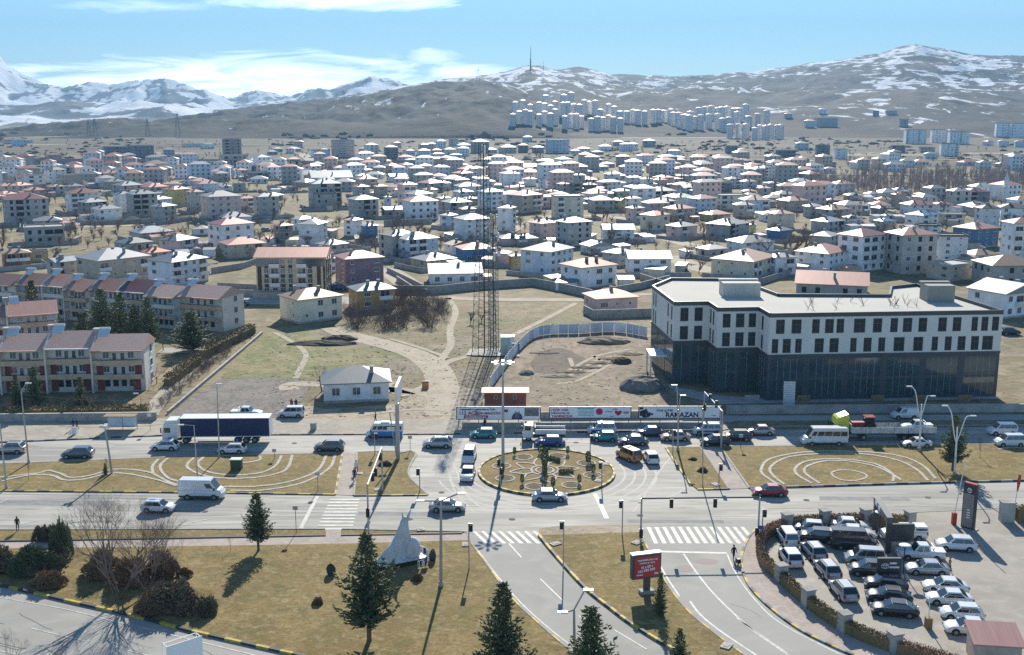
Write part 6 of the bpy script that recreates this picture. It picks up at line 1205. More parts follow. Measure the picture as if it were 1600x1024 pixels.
X, Y = G(1558, 1045); hk = at(1558, 1008, Y)[2]; o = thing('kiosk', 'kiosk with pink ribbed roof cut by the bottom right corner', 'kiosk', (X, Y, .05), R(-8)); MB().b2(-2, 2, 0, 3, 0, hk).build('wall', M['pinkpave'], o); MB().add([(-2.3, -.3, hk), (2.3, -.3, hk), (2.3, 3.3, hk + .7), (-2.3, 3.3, hk + .7), (-2.3, -.3, hk - .12), (2.3, -.3, hk - .12), (2.3, 3.3, hk + .5), (-2.3, 3.3, hk + .5)], [(0, 1, 2, 3), (4, 5, 1, 0), (5, 6, 2, 1), (6, 7, 3, 2), (7, 4, 0, 3)]).build('roof', mat('pink_roof', (.46, .25, .22), .5, coord='Object', stretch=(8, .1, 1), sc_=1, col2=(.32, .15, .13)), o)
for px, py, lb in ((1373, 842, 'white dish topped garden lamp left of the portal'), (1411, 897, 'white dish topped garden lamp before the pickup')):
    X, Y = G(px, py); o = thing('garden_lamp', lb, 'garden lamp', (X, Y, .05)); MB().tube((0, 0, 0), (0, 0, 3.0), .06, n=6).build('pole', M['black'], o); MB().tube((0, 0, 3.3), (0, 0, 3.38), .65, .5, 14).build('dish', M['wpaint'], o); MB().tube((0, 0, 2.9), (0, 0, 3.3), .1, .35, 8).build('lantern', M['glassb'], o)
X, Y = G(1581, 816); h = at(1586, 740, Y)[2]; o = thing('flagpole', 'flagpole with a furled red flag at the right edge', 'flagpole', (X, Y, .05)); MB().tube((0, 0, 0), (.5, 0, h), .06, .04, 6).build('pole', M['wpaint'], o); MB().path([(.45, -.05, h - .2), (.35, -.12, h - 1.2), (.3, -.05, h - 2.3)], [.14, .2, .08], 6).build('flag', M['red'], o)
# hedge in lengths between stone pillars
def tufts(b, pts, wd, h, dens, sz, rr, mi=0):
    for i in range(len(pts) - 1):
        a, c = pts[i], pts[i + 1]; l = math.hypot(c[0] - a[0], c[1] - a[1]); dx, dy = (c[0] - a[0]) / l, (c[1] - a[1]) / l
        for k in range(int(l * dens)):
            t = rr.uniform(0, l); q = rr.uniform(-.5, .5) * wd; z = h * (1 - rr.random() ** 2.2) + rr.uniform(-.05, .1); x, y = a[0] + dx * t - dy * q, a[1] + dy * t + dx * q
            leafq(b, (x, y, max(.1, z)), sz * rr.uniform(.7, 1.3), rr, mi)
def leafq(b, p, s, rr, mi=0):
    a = Vector((rr.gauss(0, 1), rr.gauss(0, 1), rr.gauss(0, 1))).normalized(); c = a.orthogonal().normalized() * s; d = a.cross(c).normalized() * s * .6; p = Vector(p)
    b.add([p - c, p - d, p + c, p + d], [(0, 1, 2, 3)], mi)
rr = random.Random(5)
HS = [[(1421, 823), (1352, 819)], [(1352, 819), (1288, 821)], [(1288, 821), (1258, 823), (1229, 827)], [(1229, 827), (1205, 836), (1190, 850), (1187, 866), (1193, 884), (1204, 896), (1220, 909)], [(1220, 909), (1240, 929), (1262, 948)], [(1262, 948), (1290, 969), (1319, 987)], [(1319, 987), (1357, 1005), (1397, 1019)], [(1397, 1019), (1450, 1035), (1510, 1053)]]
order = ['first from the portal', 'second from the portal', 'third from the portal', 'at the far left corner', 'on the left bend', 'below the left bend', 'sixth along the kerb', 'seventh along the kerb', 'beside the silver crossovers', 'below the nearest black sedan', 'at the bottom of the lot', 'x', 'y']
for i, hs_ in enumerate(HS):
    hq = smooth_line(Gs(hs_), 5); a = hq[0]; N_ = len(hq)
    o = thing('hedge', 'clipped brown green hedge length ' + order[i], 'hedge', (a[0], a[1], .13), 0, 'hedge lengths round the car lot'); q = [(p[0] - a[0], p[1] - a[1]) for p in hq]; b = MB(); L_, R_ = offs(q, .5), offs(q, -.5)
    q[0] = tuple(q[0][k] + (q[1][k] - q[0][k]) * .15 for k in (0, 1)); L_, R_ = offs(q, .42), offs(q, -.42)
    for j in range(N_ - 1): b.prism([R_[j], R_[j + 1], L_[j + 1], L_[j]], 0, 1.05)
    tufts(b, q, 1.0, 1.2, 380, .085, rr); b.build('foliage', M['hedgeb'] if i in (1, 3, 7) else M['hedge'], o)
    X, Y = a; o = thing('pillar', 'square stone pillar of the lot hedge ' + order[i].replace('first from', 'beside'), 'pillar', (X, Y, .13), .3, 'stone pillars in the lot hedge'); MB().b2(-.52, .52, -.52, .52, 0, 1.75).build('shaft', M['conc'], o); MB().b2(-.6, .6, -.6, .6, 1.75, 1.9).build('cap', M['block'], o)
X, Y = G(1572, 815); o = thing('pillar', 'stone gate pillar by the flagpole', 'pillar', (X, Y, .05)); MB().b2(-.8, .8, -.5, .5, 0, 2.4).build('shaft', M['conc'], o); MB().b2(-.9, .9, -.6, .6, 2.4, 2.55).build('cap', M['block'], o)
o = thing('hedge', 'dark hedge running out of the picture by the flagpole', 'hedge', (X + 1.2, Y, .05)); b = MB(); b.b2(0, 9, -.6, .6, 0, 1.7); tufts(b, [(0, 0), (9, 0)], 1.4, 1.9, 120, .16, rr); b.build('foliage', M['hedge'], o)
# white statue
X, Y = G(622, 882); o = thing('statue', 'tall white peaked stone statue on a dark plinth on the near lawn', 'statue', (X, Y, .12), R(28), None, (.66, .8, .76)); s = sc(Y)
mat('marble', (.60, .62, .63), .75, var=.2, sc_=.8, coord='Object', bump=.4); b = MB(); rings = [(0, 3.3, 1.15, -.6), (1.2, 2.5, 1.05, -.1), (2.4, 1.8, .95, .35), (3.6, 1.25, .8, .8), (4.8, .85, .6, 1.15), (5.8, .6, .42, 1.45), (6.3, .35, .25, 1.75)]
n = 16; rr = random.Random(9)
for z_, rx, ry, ox in rings:
    for k in range(n): t = 2 * math.pi * k / n; q = 1 + .16 * math.sin(3 * t + z_) + rr.uniform(-.11, .11); b.v.append((ox + rx * q * math.cos(t), ry * q * math.sin(t), z_ + .7))
for j in range(len(rings) - 1):
    for k in range(n): b.f.append((j * n + k, j * n + (k + 1) % n, (j + 1) * n + (k + 1) % n, (j + 1) * n + k)); b.m.append(0)
b.f.append(tuple(range((len(rings) - 1) * n, len(rings) * n))); b.m.append(0); st_ = b.build('body', MATS['marble'], o, False)
MB().tube((1.75, 0, 6.5), (2.5, -.05, 8.0), .38, .05, 8).build('peak', MATS['marble'], o); MB().tube((1.3, .3, 6.2), (1.05, .3, 7.7), .28, .04, 7).build('peak', MATS['marble'], o)
b = MB(); b.ball((2.5, -.4, 1.9), (1.5, .9, 1.9), 12, 8); b.build('flank', MATS['marble'], o, True); MB().b2(-3.9, 4.6, -1.5, 1.4, 0, .7).build('plinth', M['black'], o); MB().b2(-3.95, 4.65, -1.55, -.9, .7, .8).build('plinth_slab', M['wpaint'], o)
X, Y = G(652, 884); o = thing('flag_string', 'string of small white flags curving right of the white statue', 'flag string', (X, Y, .12)); pts = smooth_line([(-2.0, 2.2, 3.2), (-1.5, 1.6, 2.6), (-.6, 1.0, 1.9), (.6, .6, 1.9), (1.2, .2, 1.5), (.9, -.6, 1.0), (.2, -1.2, .9)], 4)
MB().path(pts, .03, 4).build('cord', M['wpaint'], o); rr = random.Random(3)
for p in (pts[0], pts[8], pts[14], pts[-1]): MB().tube((p[0], p[1], 0), p, .04, n=4).build('post', M['wpaint'], o)
for k, p in enumerate(pts[1::2]): MB().box((p[0], p[1], p[2] - .4), (.35, .04, .75), rr.uniform(0, 3), 0, .8).build('small_flag', M['wpaint'] if k % 3 else MATS['paint_blue'], o)
for px, py, lb in ((517, 900, 'dark stone block on the lawn left of the big conifer'), (676, 877, 'dark stone block on the lawn by the lamp')): 
    X, Y = G(px, py); o = thing('boulder', lb, 'boulder', (X, Y, .12)); b = MB(); b.ball((0, 0, .5), (.5, .4, .75), 7, 5, jit=.2, rnd=rr); b.build('stone', M['kerbk'], o)
X, Y = G(665, 607); o = thing('water_tank', 'small orange tank lying by the dirt track', 'tank', (X, Y, .05)); MB().tube((-.6, 0, .7), (.6, 0, .7), .65, n=12).build('drum', M['paint'] if 'paint' in M else MATS['paint_orange'], o)
# white flat stones / lids on the islands
for k, (px, py, lb) in enumerate(((560, 742, 'left on the small island'), (592, 767, 'before the gantry foot'), (628, 708, 'at the far tip of the small island'), (868, 852, 'at the kerb of the lower island'), (995, 850, 'at the top right of the lower island'), (1135, 1012, 'at the bottom of the lower island'), (935, 753, 'at the near right of the roundabout'), (947, 727, 'at the far right of the roundabout'), (728, 853, 'at the lawn corner by the slip road'), (657, 829, 'on the verge by the statue'), (1118, 759, 'at the foot of the right island'))):
    X, Y = G(px, py); o = thing('manhole_cover', 'pale concrete cover ' + lb, 'manhole cover', (X, Y, .14), .2 * k, 'pale concrete covers on the islands'); MB().b2(-.6, .6, -.45, .45, 0, .1).build('slab', M['pebble'], o); MB().b2(-.35, .35, -.25, .25, .1, .13).build('lid', M['conc'], o)
# ------------------------------------------------------------------ trees, bushes, people
def twig_rec(b, p, d, l, r, lev, rr, droop=0):
    n = 2 if lev > 1 else 1
    for k in range(n):
        q = p + d * (l / n); b.tube(p, q, r, r * .8, 3 if r < .05 else 5, cap=False); p = q; r *= .8; d = (d + Vector((rr.gauss(0, .12), rr.gauss(0, .12), rr.gauss(0, .05)))).normalized()
    if lev == 0: return
    for k in range(rr.choice((2, 3, 3)) + (1 if lev <= 2 else 0)):
        nd = (d + Vector((rr.gauss(0, .45), rr.gauss(0, .45), rr.gauss(.12, .2)))).normalized(); twig_rec(b, p - d * (l * rr.uniform(0, .3)), nd, l * rr.uniform(.62, .85), r * .72, lev - 1, rr)
def bare_tree_meshes(seed, lev=5, stems=1, tk=.085):
    rr = random.Random(seed); t = MB(); c = MB()
    for s_ in range(stems):
        p = Vector((rr.uniform(-.4, .4) * (stems > 1), rr.uniform(-.4, .4) * (stems > 1), 0)); d = Vector((rr.gauss(0, .12 * stems), rr.gauss(0, .12 * stems), 1)).normalized()
        q = p + d * 1.8; t.tube(p, q, .16 / stems ** .6, .12 / stems ** .6, 7)
        for k in range(3): twig_rec(c, q, (d + Vector((rr.gauss(0, .4), rr.gauss(0, .4), .1))).normalized(), 1.9, tk, lev, rr)
    return t.mesh('trunk', M['bark']), c.mesh('crown', M['twig'])
BT = {}
def bare_tree(label, px, py, h, kind=0, group='bare trees among the houses', name='bare_tree', z=0, wide=1.0, xy=None):
    """height in metres"""
    sp_ = [(1, 4, 1, .10), (2, 4, 1, .11), (3, 5, 1, .10), (4, 5, 5, .085), (5, 4, 1, .34), (6, 5, 1, .27), (7, 5, 1, .30)][kind]
    t, c = cached(('bt', kind), lambda: bare_tree_meshes(*sp_)); X, Y = xy or G(px, py); s = h / 8.5
    o = thing(name, label, 'tree', (X, Y, z), random.Random(int(px)).uniform(0, 6), group, (s * wide, s * wide, s)); link('trunk', t, o); link('crown', c, o); return o
def bush_mesh(seed, w_, h, n):
    rr = random.Random(seed); b = MB()
    for k in range(n):
        a = rr.uniform(0, 6.28); r0 = rr.uniform(0, .45) * w_; p = Vector((r0 * math.cos(a), r0 * math.sin(a), 0)); d = Vector((math.cos(a) * .5, math.sin(a) * .5, rr.uniform(.6, 1.2))).normalized(); twig_rec(b, p, d, h * rr.uniform(.3, .45), .035, 3, rr)
    return b.mesh('bush', M['twig'])
def bare_bush(label, px, py, sc_, kind=0, group='bare bushes in the town', z=0, xy=None):
    me = cached(('bb', kind), lambda: bush_mesh(40 + kind, 1.6, 2.6, 13)); X, Y = xy or G(px, py)
    return tag(link('bare_bush', me, None, (X, Y, z), random.Random(int(px * 3)).uniform(0, 6), (sc_,) * 3), label, 'bush', group)
def conifer_meshes(seed, slim=.27, lv=19, dens=1.0, clear=.12):
    """unit height 10 m"""
    rr = random.Random(seed); t = MB(); c = MB(); t.tube((0, 0, 0), (0, 0, 5), .22, .13, 8); t.tube((0, 0, 5), (0, 0, 9.7), .13, .03, 6)
    for j in range(lv):
        f = j / (lv - 1); z = 10 * (clear + (1 - clear) * f) - .2; rmax = 10 * slim * ((1 - f) ** .8 * (.55 + .45 * min(1, (f + .02) * 7))) * rr.uniform(.82, 1.12) + .15
        nb = int((9 if f < .6 else 6) * dens); off = rr.uniform(0, 6)
        for k in range(nb):
            a = off + 6.283 * k / nb + rr.uniform(-.25, .25); L = rmax * rr.uniform(.5, 1.25); rise = rr.uniform(.1, .6); ca, sa = math.cos(a), math.sin(a); steps = max(3, int(L / .26))
            for i in range(1, steps + 1):
                t_ = i / steps; p = Vector((ca * L * t_, sa * L * t_, z + L * rise * t_ * t_ - .25 * L * t_ * (1 - t_)))
                for q in range(6):
                    s_ = (.38 * (1.1 - t_ * .45)) * rr.uniform(.7, 1.3); d = Vector((ca + rr.gauss(0, .55), sa + rr.gauss(0, .55), rr.gauss(.35, .35))).normalized() * s_ * 1.2; w_ = d.cross(Vector((rr.gauss(0, 1), rr.gauss(0, 1), rr.gauss(0, 1)))).normalized() * s_ * .34
                    pp = p + Vector((rr.gauss(0, .13), rr.gauss(0, .13), rr.gauss(0, .12))); c.add([pp - w_, pp + w_, pp + d + w_ * .3, pp + d - w_ * .3], [(0, 1, 2, 3)])
    return t.mesh('trunk', M['bark']), c.mesh('crown', M['needle'])
def conifer(label, base, top, kind=0, group='conifers', z=.12, wide=1.0):
    args = [(5, .27, 17, .8, .2), (6, .30, 17, 1.0, .10), (7, .21, 18, .8, .06), (8, .27, 18, .9, .22)][kind]; t, c = cached(('cf', kind), lambda: conifer_meshes(*args))
    X, Y = G(*base); h = at(top[0], top[1], Y)[2] - z; s = h / 10; o = thing('conifer', label, 'conifer', (X, Y, z), kind * 1.3 + base[0], group, (s * wide, s * wide, s)); link('trunk', t, o); link('crown', c, o); return o
conifer('biggest conifer in the middle of the near lawn beside the white statue', (577, 1003), (572, 836), 0, wide=1.08); conifer('conifer on the left part of the near lawn by the footpath', (404, 862), (401, 771), 3, wide=1.02)
conifer('conifer cut by the bottom edge left of the slip road', (786, 1085), (778, 915), 1); conifer('conifer cut by the bottom edge under the double arm lamp', (922, 1112), (925, 952), 1, wide=1.1); conifer('small conifer top at the bottom edge below the display board', (1060, 1060), (1058, 984), 2, wide=1.3)
conifer('lone conifer on the right median between two curved lamps', (1488, 737), (1490, 650), 0, wide=1.0); conifer('slim young conifer right of the display board', (1031, 963), (1029, 896), 2, wide=.85)
for k, (bx, by, tx, ty, kd, w_) in enumerate(((14, 528, 12, 470, 1, 1.2), (55, 530, 55, 440, 2, 1.2), (86, 535, 84, 478, 1, 1.3), (130, 545, 128, 490, 1, 1.3), (162, 545, 160, 452, 0, 1.1), (192, 545, 191, 458, 2, 1.3), (213, 548, 214, 478, 1, 1.2), (234, 548, 234, 466, 0, 1.0), (28, 640, 28, 585, 2, 1.1), (56, 640, 56, 575, 1, .9), (128, 640, 128, 590, 2, 1.3))):
    conifer(('at the far left edge behind', 'second from the left behind', 'low and dense, third behind', 'golden green low one behind', 'tall one left in the middle behind', 'tallest pointed one in the middle behind', 'low one right of the tallest pointed one behind', 'rightmost pointed one behind', 'leftmost small one before', 'second small one before', 'third small one before')[k] and 'conifer ' + ('at the far left edge behind', 'second from the left behind', 'low and dense, third behind', 'golden green and low, fourth behind', 'tall and left in the middle behind', 'tallest and pointed behind', 'low right of the tallest behind', 'rightmost and pointed behind', 'small and leftmost before', 'small, second from left before', 'small, third from left before')[k] + ' the nearest terrace', (bx, by), (tx, ty), kd, 'conifers round the terraces', 0, w_)
o = conifer('broad dark conifer before the right end house of the far terrace', (300, 548), (300, 487), 1, 'conifers round the terraces', 0, 1.9)
# clipped shrubs on the roundabout
def topi():
    rr = random.Random(1); b = MB(); b.tube((0, 0, 0), (0, 0, .5), .05, n=5)
    for k in range(260):
        a, z = rr.uniform(0, 6.28), rr.uniform(.3, 1.7); r_ = .36 * math.sin(min(1, (z - .1) / 1.75) * math.pi) ** .6 * rr.uniform(.7, 1); leafq(b, (r_ * math.cos(a), r_ * math.sin(a), z), .12, rr)
    return b.mesh('clipped_shrub', M['needle'])
for k, (px, py, s_, lb) in enumerate(((804, 713, .9, 'upper left'), (843, 711, .95, 'top, left of the centre line'), (887, 712, .95, 'top, right of the centre line'), (919, 727, 1.4, 'broad one at the upper right'), (927, 743, 1.1, 'right, below the broad one'), (905, 758, 1.0, 'lower right'), (864, 764, 1.1, 'bottom, right of the centre line'), (816, 758, 1.0, 'lower left'), (785, 742, 1.1, 'left by the tall mast'))):
    s_ *= .8; X, Y = G(px, py); tag(link('clipped_shrub', cached('topi', topi), None, (X, Y, .16), k, (s_, s_, s_)), 'small dark clipped shrub on the roundabout, ' + lb, 'shrub', 'clipped shrubs on the roundabout')
for s_, px, py, lb in ((1.9, 851, 735, 'taller dark slim shrub at the centre of the roundabout flower, rear'), (1.3, 851, 748, 'dark slim shrub at the centre of the roundabout flower, front')): X, Y = G(px, py); tag(link('clipped_shrub', cached('topi', topi), None, (X, Y, .16), 0, (s_ * .8, s_ * .8, s_)), lb, 'shrub', 'clipped shrubs on the roundabout')
for px, py, lb in ((885, 741, 'low dark clipped hedge strip on the right petal'), (866, 722, 'low clipped hedge strip on the upper petal')):
    X, Y = G(px, py); rr = random.Random(px); b = MB(); b.b2(-1, 1, -.2, .2, 0, .35); tufts(b, [(-1.1, 0), (1.1, 0)], .5, .5, 120, .1, rr); tag(b.build('low_hedge', M['needle'], None, False, (X, Y, .16), .1 if px == 885 else -.8), lb, 'hedge')
# young trees and small shrubs on the lawns
for k, (px, py, h, lb) in enumerate(((361, 862, 2.2, 'small columnar young tree on the lawn edge left of the conifer'), (285, 862, 2.0, 'small bare young tree on the lawn edge by the footpath'), (45, 752, 3.2, 'small leafless young tree on the left median'), (168, 742, 3.0, 'thin young tree at the foot of the camera pole'), (1531, 716, 4, 'bare young tree on the right median right of the conifer'), (553, 590, 0, ''))):
    if h: bare_tree(lb, px, py, h, 0, 'young trees on the lawns', z=.14, wide=.5)
conifer('tiny conifer at the foot of the camera pole', (165, 743), (164, 724), 2, 'conifers', .14, 1.2)
bare_tree('big leafless tree with many stems on the near lawn at left', 183, 938, 14.5, 3, 'leafless trees on the near lawn', z=.12, wide=.72); bare_tree('second leafless tree right of the big one on the near lawn', 237, 928, 11.5, 3, 'leafless trees on the near lawn', z=.12, wide=.55)
bare_tree('thin leafless tree at the bottom left corner', 20, 1075, 7, 2, 'leafless trees on the near lawn', wide=.6); bare_tree('thin leafless sapling right of the corner tree at the bottom', 96, 1060, 5.5, 1, 'leafless trees on the near lawn', wide=.5)
bare_tree('bare tree left of the white bungalow', 503, 612, 6.5, 2, 'bare trees near the road'); 
# evergreen and brown bushes of the near lawn
def mound(seed, n, m):
    rr = random.Random(seed); b = MB()
    for k in range(n):
        a = rr.uniform(0, 6.28); u_ = rr.random() ** .5; z = math.sqrt(max(0, 1 - u_ * u_)) * rr.uniform(.5, 1.05); lobe = 1 + .22 * math.sin(3 * a + seed) + .16 * math.sin(5 * a + 2 * seed) ; z *= 1 + .25 * math.sin(4 * a + seed) * u_ + .2 * math.sin(7 * u_ + seed); r_ = u_ * lobe
        p = Vector((r_ * math.cos(a), r_ * math.sin(a), z)); d = Vector((math.cos(a) * u_ + rr.gauss(0, .4), math.sin(a) * u_ + rr.gauss(0, .4), .5 + rr.gauss(0, .3))).normalized() * rr.uniform(.10, .22); w_ = d.cross(Vector((rr.gauss(0, 1), rr.gauss(0, 1), 1))).normalized() * .035
        b.add([p - w_, p + w_, p + d + w_ * .4, p + d - w_ * .4], [(0, 1, 2, 3)])
    b.ball((0, 0, .0), (.66, .66, .5), 10, 8, jit=.08, rnd=rr); return b.mesh('bush', m)
for k, (px, py, w_, h, d, m, lb) in enumerate(((272, 952, 5.0, 2.6, 3.2, 'juniper', 'big dark spreading juniper at the kerb of the near lawn'), (322, 960, 2.2, 1.5, 1.8, 'juniper', 'small dark bush at the right end of the big juniper'), (236, 958, 2.6, 1.9, 2.0, 'hedgeb', 'brown bush at the left end of the big juniper'), (50, 896, 5.4, 2.6, 2.6, 'needle', 'dark green juniper bank at the left edge of the lawn'), (-10, 892, 4.5, 2.4, 2.4, 'juniper', 'dark juniper cut by the left edge'),
        (97, 872, 2.4, 4.2, 1.9, 'needle', 'taller dark round evergreen by the footpath at left'), (66, 846, 1.9, 1.7, 1.2, 'juniper', 'dark bush on the verge strip at left'), (84, 845, 2.0, 1.6, 1.2, 'hedgeb', 'brown bush on the verge strip at left'), (76, 918, 3.2, 1.5, 1.6, 'hedgeb', 'low brown bush in front of the juniper bank'), (160, 902, 3.6, 2.6, 2.2, 'hedgeb', 'brown bush left of the leafless tree'), (206, 914, 3.8, 2.6, 2.2, 'hedgeb', 'copper brown bush between the leafless trees'), (253, 903, 3.0, 2.6, 2.0, 'hedgeb', 'dark brown bush right of the leafless trees'), (288, 903, 1.4, .9, 1.1, 'hedgeb', 'small brown clump right of the leafless trees'),
        (497, 945, 1.0, .6, .8, 'hedgeb', 'small withered clump in the middle of the near lawn'), (652, 908, 1.1, .6, .8, 'hedgeb', 'small withered clump right of the statue'), (602, 728, 1.8, .5, 1.0, 'juniper', 'low dark shrub on the small left island'), (1098, 738, 1.3, .5, .9, 'juniper', 'low dark shrub in the middle of the right island'), (1083, 720, 1.1, .3, .8, 'hedgeb', 'flat brown patch of shrub on the right island'))):
    X, Y = G(px, py); me = cached(('mound', m, k % 3), lambda: mound(60 + k, 5200, M[m])); tag(link('bush', me, None, (X, Y, .12), 0, (w_ / 2 * 1.0, d / 2 * 1.2, h / 1.1)), lb, 'bush', 'bushes on the lawns')
for px, py, lb in ((150, 905, 'twiggy bare shrub at the left of the leafless trees'), (175, 915, 'twiggy bare shrub under the big leafless tree'), (225, 925, 'twiggy bare shrub between the two leafless trees'), (60, 905, 'twiggy bare shrub in front of the juniper bank'), (318, 950, 'twiggy bare shrub above the big juniper'), (250, 935, 'twiggy bare shrub between the leafless trees')): bare_bush(lb, px, py, .75, 1, 'bushes on the lawns', .12)
# the bare thicket and bushes between houses
rr = random.Random(17)
TH = [(rr.uniform(545, 700), rr.uniform(478, 514)) for _ in range(64)] + [(rr.uniform(590, 660), rr.uniform(455, 480)) for _ in range(18)]
thk = MB(); k = 0
for px, py in TH:
    if 545 < px < 620 and py < 490: continue
    bare_bush('', px, py, rr.uniform(1.1, 1.7), k % 3, 'bare bushes of the thicket beside the orange house'); k += 1
GB = [(20, 648), (48, 650), (80, 646), (110, 648), (150, 646), (185, 640), (205, 625), (215, 600), (230, 585), (245, 600), (262, 575), (275, 590), (290, 560), (240, 560), (255, 548), (300, 570), (330, 560), (350, 540), (20, 655), (140, 652)]
for i, (px, py) in enumerate(GB): bare_tree('', px, py, rr.uniform(3.4, 5.5), i % 2, 'bare garden trees round the terraces', wide=1.1)
for i in range(40):
    t = rr.random(); x0, y0 = 395 - 150 * t + rr.uniform(-12, 4), 522 + 118 * t; bare_bush('', x0, y0, rr.uniform(.5, .8), i % 3, 'bare bushes along the garden wall')
n = 0
for _ in range(900):
    if n >= 230: break
    px_, py_ = rr.uniform(-20, 1620), rr.triangular(235, 452, 300)
    if (330 < px_ < 1010 and py_ > 462) or (430 < px_ < 600 and 335 < py_ < 350): continue
    X, Y = G(px_, py_)
    if not free(X, Y, 1.5): continue
    bare_tree('', px_, py_, rr.uniform(4, 8.5), 4 + n % 3, wide=rr.uniform(.85, 1.3)); n += 1
for i, (px, py, h, lb) in enumerate(((1238, 402, 13, 'large brown bare tree behind the cream house at right'), (1258, 398, 11, 'bare tree right of the large brown one'), (108, 376, 6, 'bare trees right of the flat roofed grey house'), (185, 372, 5, 'bare bush in the field left of the grey pair'), (420, 385, 8, 'bare tree beside the white block at the lane'), (1395, 425, 6, 'ochre brown bare tree behind the pink shed'), (735, 507, 4, 'low bare tree before the masts'), (752, 505, 4, 'low bare tree right before the masts'), (335, 500, 6, 'bare tree right of the end terrace house'), (1030, 475, 5, 'bare tree behind the bungalow wall'), (952, 380, 7, 'rusty bare tree above the white house'))): bare_tree(lb, px, py, h, 4 + i % 3, 'bare trees among the houses', wide=1.2)
# poplar grove, countless stems
b = MB()
for k in range(760):
    px_ = rr.uniform(1270, 1640); py_ = rr.uniform(274, 306) ; 
    if px_ < 1345 and py_ < 285: continue
    X, Y = G(px_, py_); h = rr.uniform(5, 13); b.tube((X, Y, 0), (X, Y, h), .14, .05, 3, cap=False)
    for q in range(26): a = rr.uniform(0, 6.28); z0 = h * rr.uniform(.1, .75); b.tube((X, Y, z0), (X + math.cos(a) * 1.3, Y + math.sin(a) * 1.3, z0 + h * .22), .10, .03, 3, cap=False)
tag(b.build('poplar_grove', mat('grove_twigs', (.44, .35, .31), .95, sc_=.05, col2=(.32, .26, .26))), kind='stuff')
b = MB()      # scrub on the far plain: dark low clumps nobody could count
for k in range(1500):
    px_ = rr.uniform(-40, 1640); py_ = rr.uniform(208, 262)
    if fbm(np.array([px_ / 90.]), np.array([py_ / 14.]), 5)[0] < .02: continue
    X, Y, Z = GT(px_, py_); s_ = rr.uniform(1.5, 3.6) * (Y / 1500); b.ball((X, Y, Z), (s_ * rr.uniform(1, 2.5), s_, s_ * rr.uniform(.4, .8)), 6, 4, jit=.4, rnd=rr)
tag(b.build('scrub', mat('scrub_leaves', (.17, .13, .10), .95, sc_=.1, col2=(.10, .085, .06))), kind='stuff')
b = MB()      # weeds, clods and litter on the rough ground
for k in range(900):
    px_, py_ = rr.uniform(420, 1030), rr.uniform(505, 652); X, Y = G(px_, py_); s_ = rr.uniform(.06, .26); b.ball((X, Y, .02), (s_ * 1.5, s_, s_ * .5), 5, 3, jit=.3, rnd=rr)
tag(b.build('clods', M['site']), kind='stuff')
b = MB()
for k in range(700):
    px_, py_ = rr.uniform(350, 1100), rr.uniform(495, 655); X, Y = G(px_, py_); s_ = rr.uniform(.06, .25); b.box((X, Y, .08), (s_ * 2, s_, .06), rr.uniform(0, 3))
tag(b.build('litter', M['pebble']), kind='stuff')
def dune(name, label, px, py, w_, d, h, m, seed):
    X, Y = G(px, py); rr_ = random.Random(seed); b = MB(); b.ball((0, 0, 0), (w_, d, h), 18, 10, jit=.10, rnd=rr_); return tag(b.build(name, m, None, False, (X, Y, -.1)), label, 'soil heap')
dune('soil_heap', 'grey gravel heap at the left end of the office building', 1003, 607, 4.2, 3.5, 2.3, M['gravel'], 1); dune('soil_heap', 'long soil heap by the hoarding at the back of the dug plot', 944, 535, 6, 3, 1.3, M['site'], 2); dune('soil_heap', 'dark small heap in the middle of the dug plot', 971, 567, 2.2, 1.6, 1.2, M['soil'], 3)
dune('soil_heap', 'rubble heap on the field below the orange house', 505, 538, 8, 2.2, .9, M['soil'], 4); dune('soil_heap', 'second rubble heap right of the first on the field', 530, 531, 4, 2, 1.1, M['soil'], 5); dune('soil_heap', 'small heap with white rubbish left of the dug plot', 823, 585, 1.6, 1.2, .8, M['gravel'], 6)
for k in range(9):
    px_, py_ = (860, 575, ) if False else (850 + 22 * k, 552 + (k * 37) % 44); struct(dune('ground_ridge', None, px_, py_, 3.5, 1.4, .45, M['site'], 20 + k)); 
for o in [x for x in bpy.data.objects if x.name.startswith('ground_ridge')]:
    del o['category']
for pts in ([(880, 585), (905, 570), (935, 556), (985, 546)], [(886, 590), (912, 575), (940, 561), (990, 550)], [(890, 560), (900, 578), (925, 580), (940, 566), (925, 556)], [(870, 600), (900, 596), (935, 580), (960, 566)]): track(pts, .9, .06, 'tyre_track')
for pts in ([(640, 612), (690, 600), (700, 640)], [(560, 650), (650, 640), (720, 645)], [(700, 560), (660, 545), (610, 530)]): track(pts, 1.2, .062, 'tyre_track')
